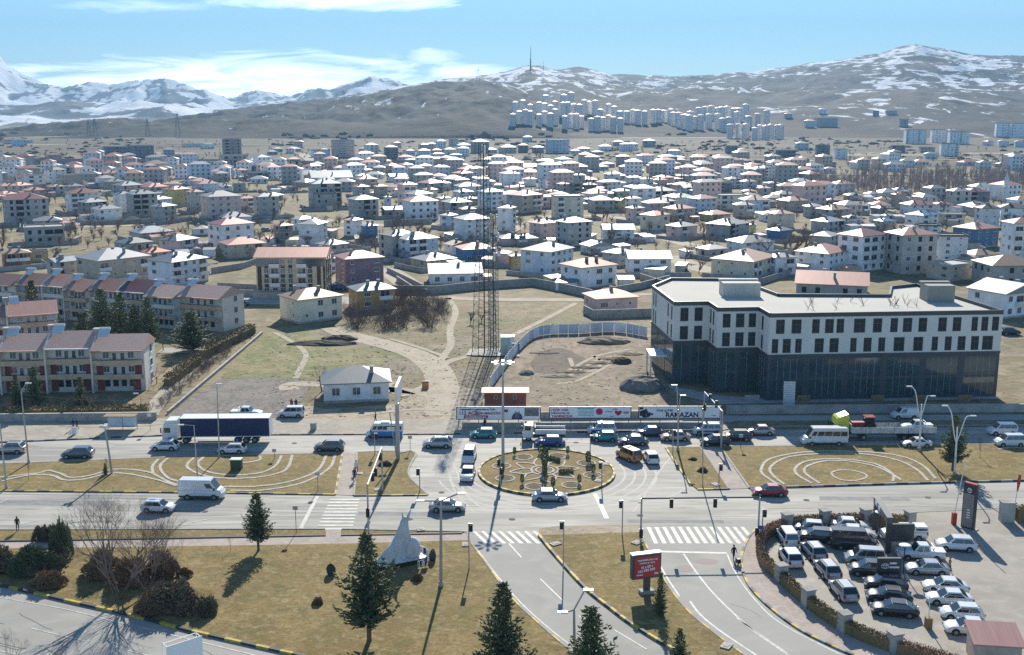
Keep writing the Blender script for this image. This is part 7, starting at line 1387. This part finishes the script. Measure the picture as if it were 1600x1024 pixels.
# people
def person_mesh(cols, stride=.35, arm=.2, bag=False, bend=0):
    V = [(0, 0, .95), (0, 0, 1.15), (0, .0, 1.40), (0, 0, 1.52), (0, .02, 1.62), (0, .01, 1.74), (.09, 0, .9), (.10, stride * .4, .50), (.10, stride * .55 - .05, .09), (.10, stride * .55 + .12, .04), (-.09, 0, .9), (-.10, -stride * .25, .50), (-.10, -stride * .8, .12), (-.10, -stride * .8 + .14, .05),
         (.19, 0, 1.40), (.25, -arm * .6, 1.13), (.26, arm * .2, .90), (.26, arm * .35, .80), (-.19, 0, 1.40), (-.25, arm * .6, 1.13), (-.26, arm * 1.2, .92), (-.26, arm * 1.4, .83)]
    E = [(0, 1), (1, 2), (2, 3), (3, 4), (4, 5), (0, 6), (6, 7), (7, 8), (8, 9), (0, 10), (10, 11), (11, 12), (12, 13), (2, 14), (14, 15), (15, 16), (16, 17), (2, 18), (18, 19), (19, 20), (20, 21)]
    Rr = [.15, .15, .16, .06, .10, .085, .095, .065, .045, .04, .095, .065, .045, .04, .075, .052, .038, .03, .075, .052, .038, .03]
    me = bpy.data.meshes.new('body'); me.from_pydata(V, E, []); o = bpy.data.objects.new('tmp', me); COL.objects.link(o); sk = o.modifiers.new('s', 'SKIN')
    for i, r_ in enumerate(Rr): me.skin_vertices[0].data[i].radius = (r_, r_ * (.75 if i < 3 else 1)); me.skin_vertices[0].data[i].use_root = i == 0
    ss = o.modifiers.new('u', 'SUBSURF'); ss.levels = 1; ss.render_levels = 1
    dg = bpy.context.evaluated_depsgraph_get(); out = bpy.data.meshes.new_from_object(o.evaluated_get(dg)); bpy.data.objects.remove(o)
    out.materials.clear()
    for m in cols: out.materials.append(m)
    for p in out.polygons:
        c = p.center; p.use_smooth = True; p.material_index = 0 if c.z > 1.53 or (abs(c.x) > .2 and c.z < .88) else (1 if c.z > .92 or abs(c.x) > .2 else (2 if c.z > .1 else 3))
    return out
skinm = mat('skin', (.40, .24, .17), .6); jk = {'black': mat('jacket_black', (.02, .02, .024), .85), 'tan': mat('jacket_tan', (.40, .28, .14), .85), 'navy': mat('jacket_navy', (.03, .04, .08), .85), 'white': M['wpaint'], 'red': mat('jacket_red', (.3, .03, .03), .8)}; tr_ = mat('trousers', (.035, .038, .05), .85)
def person(label, px, py, hd, jacket='black', extra=None, stride=.35, z=.12, loc=None):
    X, Y = loc or G(px, py); o = thing('person', label, 'person', (X, Y, z), R(hd), None, (1.03,) * 3); link('body', cached(('pm', jacket, stride), lambda: person_mesh([skinm, jk[jacket], tr_, M['black']], stride)), o)
    MB().ball((0, -.02, 1.71), (.105, .115, .10), 10, 6).build('hair', M['black'], o, True)
    if extra == 'pack': MB().box((0, -.2, 1.25), (.3, .18, .45), top=.8).build('rucksack', M['black'], o)
    return o
person('person with a dark rucksack walking on the verge at the left edge', 28, 831, 20, 'black', 'pack'); person('person in black, left one of two on the left pavement', 115, 672, 90, 'black'); person('person in black, right one of two by the white litter bin', 121, 672, 90, 'navy')
person('person in black standing on the pavement behind the minibus roof', 587, 662, 100, 'black', z=.13); person('person in black walking below the left billboard', 757, 672, 80, 'black', 'pack', z=.13); person('person in dark clothes on the left median walk', 554, 752, 185, 'navy', z=.06); person('person in a white top behind the dark one on the median walk', 557, 740, 180, 'white', z=.06)
person('person in black pushing a pushchair down the right approach road', 1146, 876, 200, 'black', z=.04); X, Y = G(1153, 884); o = thing('pushchair', 'black pushchair in front of the person on the right approach road', 'pushchair', (X, Y, .04), R(200)); MB().box((0, 0, .55), (.45, .6, .5), top=.8).build('seat', M['black'], o); MB().path([(-.2, -.1, .6), (-.2, -.5, 1.0), (.2, -.5, 1.0), (.2, -.1, .6)], .02, 4).build('handle', M['dsteel'], o)
for a in (-.22, .22):
    for e in (-.25, .3): MB().tube((a - .02, e, .12), (a + .02, e, .12), .12, n=10).build('wheel', M['black'], o)
person('person in a tan coat behind the open boot of the silver car', 1483, 896, 100, 'tan', z=.05); person('person in red beside the white people carrier on the gravel lot', 456, 640, 170, 'red', z=.04); person('person in black among those behind the white people carrier', 463, 640, 190, 'black', z=.04)
# hedges and footpath of the terrace gardens
for (x0, y0, x1, y1, h, lb) in ((395, 521, 318, 560, 2.2, 'dark hedge along the upper garden wall of the far terrace'), (312, 566, 262, 604, 1.8, 'dark hedge beside the terrace footpath'), (-20, 652, 120, 650, 1.6, 'dark hedge behind the roadside wall, left part'), (122, 650, 232, 647, 1.5, 'dark hedge behind the roadside wall, right part')):
    a, c = G(x0, y0), G(x1, y1); q = [(0, 0), (c[0] - a[0], c[1] - a[1])]; b = MB(); L_, R_ = offs(q, .7), offs(q, -.7); b.prism([R_[0], R_[1], L_[1], L_[0]], 0, h * .75); tufts(b, q, 2.2, h, 60, .22, rr); tag(b.build('hedge', M['hedge'], None, False, (a[0], a[1], 0)), lb, 'hedge')
track([(330, 556), (300, 574), (268, 606), (238, 640), (232, 650)], 3.2, .05, 'footpath', M['pave']); track([(250, 548), (290, 548), (330, 552)], 5, .048, 'lane', M['asphalt2'])
# sheds, garden walls and roof tanks between the houses
SH = []; n = 0; hs = [h for h in HOUSES if h['name'] == 'house' and 262 < h['y'] < 455]
for _ in range(1500):
    if n >= 120: break
    h = rr.choice(hs); a = rr.uniform(-.6, 3.74); d_ = h['rad'] + rr.uniform(2.5, 6); X, Y = h['X'] + math.cos(a) * d_, h['Y'] - abs(math.sin(a)) * d_ * .9
    if not free(X, Y, 2.2) or any(math.hypot(X - p_[0], Y - p_[1]) < 5 for p_ in SH): continue
    SH.append((X, Y)); w_, l_, hh_ = rr.uniform(2.5, 5), rr.uniform(2.5, 6), rr.uniform(2.1, 2.8); o = thing('shed', '', 'shed', (X, Y, 0), rr.uniform(-.5, .8), 'yard sheds of the town')
    MB().b2(-l_ / 2, l_ / 2, -w_ / 2, w_ / 2, 0, hh_).build('wall', MATS['wall_' + rr.choice('GGWTC')], o); b = MB(); b.add([(-l_ / 2 - .2, -w_ / 2 - .2, hh_ + .05), (l_ / 2 + .2, -w_ / 2 - .2, hh_ + .05), (l_ / 2 + .2, w_ / 2 + .2, hh_ + .5), (-l_ / 2 - .2, w_ / 2 + .2, hh_ + .5), (-l_ / 2 - .2, -w_ / 2 - .2, hh_ + .002), (l_ / 2 + .2, -w_ / 2 - .2, hh_ + .002), (l_ / 2 + .2, w_ / 2 + .2, hh_ + .002), (-l_ / 2 - .2, w_ / 2 + .2, hh_ + .002)], [(0, 1, 2, 3), (4, 5, 1, 0), (5, 6, 2, 1), (6, 7, 3, 2), (7, 4, 0, 3)]); b.build('roof', MATS['roof_' + rr.choice('wwgbs')], o); n += 1
n = 0
for h in hs:
    if n >= 85 or h['Y'] > 800 or rr.random() < .35: continue
    c_ = h['o'].rotation_euler.z; r0 = h['rad'] + rr.uniform(2.5, 5); X, Y = h['X'], h['Y']
    if Y < 330: continue
    q = [(X + r0 * (math.cos(c_) * a - math.sin(c_) * e), Y + r0 * (math.sin(c_) * a + math.cos(c_) * e)) for a, e in ((-1.1, .6), (-1.1, -.95), (1.1, -.95), (1.1, .6))]
    if not all(free(*p_, -1.5) for p_ in q): continue
    o = wall([p_ for p_ in q], rr.uniform(1.2, 1.9), '', rr.choice((M['block'], M['conc'], M['block'])), .22, 'garden_wall') if False else None
    b = MB(); L_, R_ = offs(q, .12), offs(q, -.12); hh_ = rr.uniform(1.2, 1.9)
    for i in range(3): b.prism([R_[i], R_[i + 1], L_[i + 1], L_[i]], 0, hh_)
    b.v = [(v_[0] - X, v_[1] - Y, v_[2]) for v_ in b.v]; tag(b.build('garden_wall', M['block'] if n % 3 else M['conc'], None, False, (X, Y, 0)), None, 'wall', 'garden walls of the town'); n += 1
# scrub trodden edges, sealed cracks, covers and stains on the roads
b = MB(); rr = random.Random(44)
for k in range(34):
    x0, y0 = rr.uniform(-10, 1550), rr.choice((rr.uniform(690, 704), rr.uniform(780, 822), rr.uniform(700, 800))); 
    if (745 < x0 < 965 and 700 < y0 < 778) or (y0 < 778 and y0 > 706 and not 660 < x0 < 1040): continue
    pts = [(x0, y0)]
    for j in range(6): pts.append((pts[-1][0] + rr.uniform(6, 22), pts[-1][1] + rr.uniform(-1.2, 1.2)))
    b.strip(Gs(pts), .07, .0265)
for k in range(16):
    t = rr.uniform(.05, .9); x0 = rr.uniform(860, 1300) if k % 2 else rr.uniform(-40, 300); y0 = rr.uniform(860, 1010) if k % 2 else rr.uniform(950, 1020)
    if k % 2: x0 = 1040 + (y0 - 860) * 1.15 + rr.uniform(0, 110)
    pts = [(x0, y0)]
    for j in range(5): pts.append((pts[-1][0] + rr.uniform(3, 14), pts[-1][1] + rr.uniform(1, 7)))
    b.strip(Gs(pts), .06, .0385)
struct(b.build('road_crack', mat('sealed_crack', (.12, .115, .11), .8)))
b = MB()
for px, py in ((460, 693), (320, 800), (640, 812), (1000, 806), (1260, 782), (900, 692), (800, 812), (690, 770), (1450, 778)): b.flat(ell(*G(px, py), .42, .42, 14), .028)
struct(b.build('road_cover', mat('cast_cover', (.13, .125, .12), .9, spec=.1)))
b = MB()
for x0, y0, x1, y1 in ((-30, 782, 180, 790), (560, 800, 690, 806), (980, 812, 1130, 818), (240, 694, 340, 699), (1280, 776, 1420, 783)): b.flat(Gs([(x0, y0), (x1, y0 + 1), (x1 + 2, y1), (x0 + 1, y1 - .6)]), .0245)
struct(b.build('asphalt_patch', mixmat('patch_asphalt', [(.30, .295, .28), (.24, .235, .225)], [.8], rough=.85)))
# arcs polished by tyres in the junction
b = MB()
for r_ in (11.2, 12.6, 14.1, 15.6): b.strip(ell(4.85, 147.6, r_ * .98, r_, 40, -2.9, .3), .32, .0225)
for q in ([(667, 700), (690, 712), (700, 735), (712, 770), (740, 800)], [(680, 698), (702, 712), (714, 738), (728, 772), (760, 800)], [(1060, 705), (1035, 730), (1010, 770), (990, 800)], [(1075, 760), (1050, 775), (1010, 785), (950, 790)]): b.strip(Gs(smooth_line(q, 6)), .3, .0228)
struct(b.build('tyre_mark', mixmat('tyre_mark', [(.42, .41, .385), (.36, .35, .33)], [.8], rough=.7)))
# wires along the near lamps and over the upper road
for i, (a, c, lb) in enumerate((((-3, 606, 9.5), (339, 606, 9.5), 'thin overhead cable from the left edge lamp to the truck lamp'), ((41, 606, 9.6), (303, 672, 9.0), 'thin overhead cable between the leaning lamp and the short arm lamp'))):
    A, B_ = (*G(10, 765), 10.0) if i == 0 else (*G(45, 724), 10.2), (*G(309, 752), 8.6) if i == 0 else (*G(343, 716), 10.2)
    pts = [tuple(A[k] + (B_[k] - A[k]) * t / 12 - (1.2 * math.sin(math.pi * t / 12) if k == 2 else 0) for k in range(3)) for t in range(13)]
    o = MB().path([(p[0] - A[0], p[1] - A[1], p[2] - A[2]) for p in pts], .018, 3).build('cable', M['black'], None, False, A); tag(o, lb, 'cable')
# beyond the three hundred houses built one by one: the small far rest of the town, and its bare trees
rr = random.Random(77); far_b = MB(); mm = [MATS['wall_' + k] for k in 'WGLPT'] + [MATS['roof_' + k] for k in 'wgsr']; FH = []
def tiny_house(X, Y, Z, w_, d_, h, a, wi, ri):
    far_b.box((X, Y, Z + h / 2), (w_, d_, h), a, wi); c_, s_ = math.cos(a), math.sin(a); x, y = w_ / 2 + .4, d_ / 2 + .4
    P = [(X + i * x * c_ - j * y * s_, Y + i * x * s_ + j * y * c_, Z + h + .03) for i, j in ((-1, -1), (1, -1), (1, 1), (-1, 1))]; q = max(0, x - y)
    far_b.add(P + [(X - q * c_, Y - q * s_, Z + h + min(w_, d_) * .2), (X + q * c_, Y + q * s_, Z + h + min(w_, d_) * .2)], [(0, 1, 5, 4), (1, 2, 5), (2, 3, 4, 5), (3, 0, 4), (3, 2, 1, 0)], ri)
    st = max(1, round(h / 3)); n_ = max(2, int(w_ / 3))
    for j in range(st):
        for i in range(n_):
            u_ = -w_ / 2 + (i + .5) * w_ / n_; far_b.box((X + u_ * c_ + (d_ / 2) * s_, Y + u_ * s_ - (d_ / 2) * c_, Z + (j + .55) * h / st), (1.2, .12, 1.3), a, 9)
mm.append(M['glassb'])
for _ in range(9000):
    if len(FH) >= 270: break
    px_ = rr.uniform(-40, 1640); py_ = 224 + 60 * rr.random() ** .55 if rr.random() < .7 else rr.uniform(262, 345)
    if 1270 < px_ and 268 < py_ < 308: continue
    if py_ > 300 and px_ < 620: continue
    cl_ = fbm(np.array([px_ / 120.]), np.array([py_ / 14.]), 91)[0]
    if py_ < 258 and (cl_ < .12 or rr.random() < .3): continue
    X, Y, Z = GT(px_, py_); w_ = rr.uniform(8, 15)
    if not free(X, Y, w_ * .5) or any(math.hypot(X - a[0], Y - a[1]) < (w_ + a[2]) * .62 for a in FH): continue
    FH.append((X, Y, w_)); tiny_house(X, Y, Z, w_, rr.uniform(7, 11), rr.choice((3.2, 5.8, 5.8, 8.6, 8.6, 11.6)), rr.uniform(-.1, .6), rr.choice((0, 0, 0, 1, 1, 2, 3, 4)), rr.choice((5, 6, 6, 7, 8, 8, 7)))
tag(far_b.build('far_houses', mm), kind='stuff')
b = MB()
for _ in range(1500):
    px_, py_ = rr.uniform(-40, 1640), rr.choice((rr.uniform(222, 262), rr.uniform(262, 400))); X, Y, Z = GT(px_, py_)
    if not free(X, Y, 1.0) or any(math.hypot(X - a[0], Y - a[1]) < a[2] * .6 for a in FH) or (430 < px_ < 600 and 333 < py_ < 352): continue
    h = rr.uniform(2.5, 6.5); b.tube((X, Y, Z), (X, Y, Z + h * .5), .12, n=3, cap=False)
    for q in range(26):
        a = rr.uniform(0, 6.28); e = rr.uniform(.2, 1.3); z0 = Z + h * rr.uniform(.15, .5); r_ = h * .42 * math.cos(e); b.tube((X, Y, z0), (X + r_ * math.cos(a), Y + r_ * math.sin(a), z0 + h * .45 * math.sin(e) + .3), .07, .03, 3, cap=False)
tag(b.build('far_trees', mat('far_twigs', (.27, .20, .17), .95, sc_=.04, col2=(.17, .14, .12))), kind='stuff')
sheet('turned_soil', Gs(smooth_line([(828, 568), (850, 548), (880, 545), (905, 556), (925, 566), (900, 578), (860, 585), (835, 582)], 3)), .044, mixmat('turned_soil', [(.16, .13, .10), (.11, .088, .068), (.2, .16, .12)], [.5, 1.6], bump=1.0, bscale=3))
sheet('rough_patch', Gs(smooth_line([(800, 600), (850, 596), (920, 604), (960, 622), (900, 634), (820, 628)], 3)), .042, mixmat('rough_patch', [(.24, .19, .13), (.32, .26, .18), (.15, .12, .09)], [.4, 1.2], bump=1.0, bscale=3))
for q in ([(700, 530), (735, 525), (740, 540), (705, 545)], [(600, 560), (650, 566), (655, 585), (610, 580)], [(480, 535), (560, 532), (575, 545), (490, 552)], [(720, 578), (760, 575), (755, 600), (715, 598)], [(1000, 500), (940, 505), (900, 500), (960, 492)]):
    sheet('rough_patch', Gs(smooth_line(q, 4, True)), .022, MATS['rough_patch'])
# grass tufts over the winter lawns
def inside(x, y, P):
    c = np.zeros(len(x), bool); n = len(P); j = n - 1
    for i in range(n):
        xi, yi = P[i]; xj, yj = P[j]; m = ((yi > y) != (yj > y)) & (x < (xj - xi) * (y - yi) / ((yj - yi) or 1e-9) + xi); c ^= m; j = i
    return c
def tuft_field(name, px, n, z, col, col2, size, seed):
    rg = np.random.default_rng(seed); P = Gs(px); xs = [p[0] for p in P]; ys = [p[1] for p in P]
    x = rg.uniform(min(xs), max(xs), n); y = rg.uniform(max(min(ys), 88), max(ys), n); k = inside(x, y, P); x = x[k]; y = y[k]
    cl_ = fbm(x / 2.2, y / 2.2, seed, 4) + fbm(x / 9, y / 9, seed + 5, 3); k = cl_ > -.05; x = x[k]; y = y[k]; n = len(x)
    a = rg.uniform(0, 3.14, n); s = size * rg.uniform(.5, 1.3, n); h = s * rg.uniform(.5, 1.1, n); dx, dy = np.cos(a) * s, np.sin(a) * s; lx, ly = rg.normal(0, .5, n) * h, rg.normal(0, .5, n) * h; Z = np.full(n, z)
    V = np.stack([np.stack([x - dx, y - dy, Z], -1), np.stack([x + dx, y + dy, Z], -1), np.stack([x + lx, y + ly, Z + h], -1)], 1).reshape(-1, 3)
    me = bpy.data.meshes.new(name); me.vertices.add(len(V)); me.vertices.foreach_set('co', V.ravel()); me.loops.add(len(V)); me.loops.foreach_set('vertex_index', np.arange(len(V))); me.polygons.add(n); me.polygons.foreach_set('loop_start', np.arange(n) * 3); me.polygons.foreach_set('loop_total', np.full(n, 3))
    me.materials.append(mat('tuft_' + name + str(seed), col, .95, sc_=.8, col2=col2, spec=.1)); me.update(); me.validate(); tag(link(name, me), kind='stuff')
for i, q in []:
    tuft_field('grass', q, (150000, 60000, 60000, 60000, 9000, 9000)[i], .12 if i < 2 else .14, (.33, .24, .09), (.17, .15, .05), .10 if i < 2 else .13, 300 + i)
tuft_field('weeds', [(345, 591), (408, 522), (470, 514), (600, 556), (690, 600), (720, 480), (900, 478), (1010, 500), (800, 540), (760, 600), (640, 640), (520, 630), (470, 600)], 26000, .03, (.42, .34, .18), (.28, .27, .10), .07, 400)
# field strips of the far plain
rr = random.Random(12); FM = [mixmat('field_' + n_, c_, [.01, .05], bump=0, stretch=(.3, 1, 1)) for n_, c_ in (('stubble', [(.25, .20, .12), (.20, .155, .09)]), ('fallow', [(.10, .078, .05), (.07, .058, .04)]), ('green', [(.13, .14, .06), (.10, .10, .05)]), ('pale', [(.33, .28, .2), (.27, .22, .15)]))]
for k in range(46):
    x0, y0 = rr.uniform(-60, 1550), rr.uniform(213, 260); w_ = rr.uniform(40, 190); h_ = rr.uniform(.8, 3.2) * (y0 - 200) / 30; sk = rr.uniform(-14, 14)
    sheet('field', Gs([(x0, y0 + h_), (x0 + w_, y0 + h_ + rr.uniform(-.4, .4)), (x0 + w_ + sk, y0), (x0 + sk, y0)]), .06 + .004 * k, FM[k % 4])
# ------------------------------------------------------------------ labels that single each repeat out
LM = [('the lattice masts', 757, 400), ('the tan striped block', 455, 430), ('the mauve block', 562, 430), ('the dark office building', 1300, 500), ('the minaret', 1570, 300), ('the poplar grove', 1440, 290), ('the long pink school', 833, 268),
      ('the grey frame block', 508, 310), ('the tall cream block', 886, 325), ('the balcony block at right edge', 1585, 390), ('the big tan house', 170, 420), ('the pink striped block', 345, 330), ('the concrete block by the office', 1420, 400),
      ('the house with red balconies', 920, 430), ('the maroon roofed grey frame', 42, 330), ('the tall dark frame', 363, 245), ('the hillside towers', 960, 195), ('the large brown bare tree', 1240, 380), ('the green roofed house', 1065, 315), ('the white bungalow', 710, 435), ('the black windowed block', 213, 320)]
WORD = {1: 'one storey', 2: 'two storey', 3: 'three storey', 4: 'four storey', 5: 'five storey', 6: 'six storey', 7: 'seven storey', 8: 'eight storey', 11: ''}
def where(x, y):
    nm, lx, ly = min(LM, key=lambda l: ((l[1] - x) / 1.0) ** 2 + ((l[2] - y) * 2.2) ** 2); dx = x - lx; dy = (y - ly) * 2.2
    if abs(dx) > abs(dy): return ('right of ' if dx > 0 else 'left of ') + nm
    return ('below ' if dy > 0 else 'beyond ') + nm
ORD = ['first', 'second', 'third', 'fourth', 'fifth', 'sixth', 'seventh', 'eighth', 'ninth', 'tenth', 'eleventh', 'twelfth', 'thirteenth', 'fourteenth', 'fifteenth', 'sixteenth', 'seventeenth', 'eighteenth', 'nineteenth', 'twentieth']
def cnt(i):
    if i < 20: return ORD[i]
    t = ['twenty', 'thirty', 'forty', 'fifty', 'sixty', 'seventy', 'eighty', 'ninety'][(i + 1) // 10 - 2]; u_ = (i + 1) % 10
    return t + ('' if u_ == 0 else ' ') + (ORD[u_ - 1] if u_ else 'th')
def settle(items, noun):
    """items: (object, x, text); equal texts get their rank from the left"""
    by = {}
    for o, x, t in items: by.setdefault(t, []).append((x, o))
    for t, l in by.items():
        l.sort(key=lambda a: a[0])
        for i, (x, o) in enumerate(l):
            if len(l) == 1: o['label'] = t
            elif i == 0: o['label'] = 'leftmost ' + t
            elif i == len(l) - 1 and len(l) > 2: o['label'] = 'rightmost ' + t
            else: o['label'] = cnt(i) + ' from left, ' + t
it = []; tw = []
for h in HOUSES:
    o = h['o']; nm = h['name']
    if h['label']:
        if h['label'] != 'x': o['label'] = h['label']
        continue
    if nm == 'tower_block':
        row = 'front' if h['y'] > 50 + 425 / 2.909 else ('middle' if h['y'] > 50 + 388 / 2.909 else 'rear'); part = 'left' if h['x'] < 975 else ('middle' if h['x'] < 1100 else 'right')
        tw.append((o, h['x'], 'tower in the %s row of the %s hillside group' % (row, part))); continue
    roof = 'flat roofed' if h['typ'] == 'f' else RCC[h['rk']][0] + ' roofed'
    it.append((o, h['x'], '%s %s %s %s %s' % (roof, WC[h['wk']][0], WORD[h['st']], 'block' if h['st'] > 3 else 'house', where(h['x'], h['y']))))
    o['group'] = 'houses of the town'
settle(it, 'house'); settle(tw, 'tower')
tr = {}
for o in COL.objects:
    if o.parent is None and o.get('label', '') == '' and o.get('group'):
        l = Vector(o.location); t_ = (l.y * CP + (EYE - l.z) * SP); px_ = CX + F * l.x / t_; b_ = (-(l.z - EYE) * CP + 0) ; py_ = CY + F * ((EYE - l.z) * CP - l.y * SP) / t_
        if o['category'] in ('tree',) and 'among' in o['group']: s_ = ('tall' if o.scale.z > .8 else ('middling' if o.scale.z > .62 else 'low')) + ' bare tree ' + where(px_, py_)
        elif o['category'] == 'shed': s_ = 'small yard shed ' + where(px_, py_)
        elif o['category'] == 'wall': s_ = 'garden wall round a house ' + where(px_, py_)
        elif o['category'] == 'tree': s_ = 'bare garden tree ' + ('before the nearest terrace' if py_ > 635 else 'along the footpath right of the terraces')
        elif 'thicket' in o['group']: s_ = 'bare bush of the thicket, ' + ('front row' if py_ > 500 else ('middle row' if py_ > 485 else 'back row'))
        else: s_ = 'bare bush along the garden wall, ' + ('upper part' if py_ < 560 else ('middle part' if py_ < 600 else 'lower part'))
        tr.setdefault(o['category'], []).append((o, px_, s_))
for k, l in tr.items(): settle(l, k)
for o in COL.objects:
    if o.parent is None and o.get('category') and not o.get('kind'): o['kind'] = 'thing'
# ------------------------------------------------------------------ the air
def haze():
    m = bpy.data.materials.new('haze'); m.use_nodes = True; t = m.node_tree; t.nodes.clear()
    o = t.nodes.new('ShaderNodeOutputMaterial'); vnode = t.nodes.new('ShaderNodeVolumePrincipled')
    vnode.inputs['Color'].default_value = (.34, .66, 1.0, 1); vnode.inputs['Density'].default_value = 1.15e-4; vnode.inputs['Anisotropy'].default_value = 0.0
    t.links.new(vnode.outputs[0], o.inputs['Volume'])
    b = MB().b2(-9000, 9000, -120, 11300, -6, 900); h = b.build('haze', m); tag(h, kind='stuff')
haze()
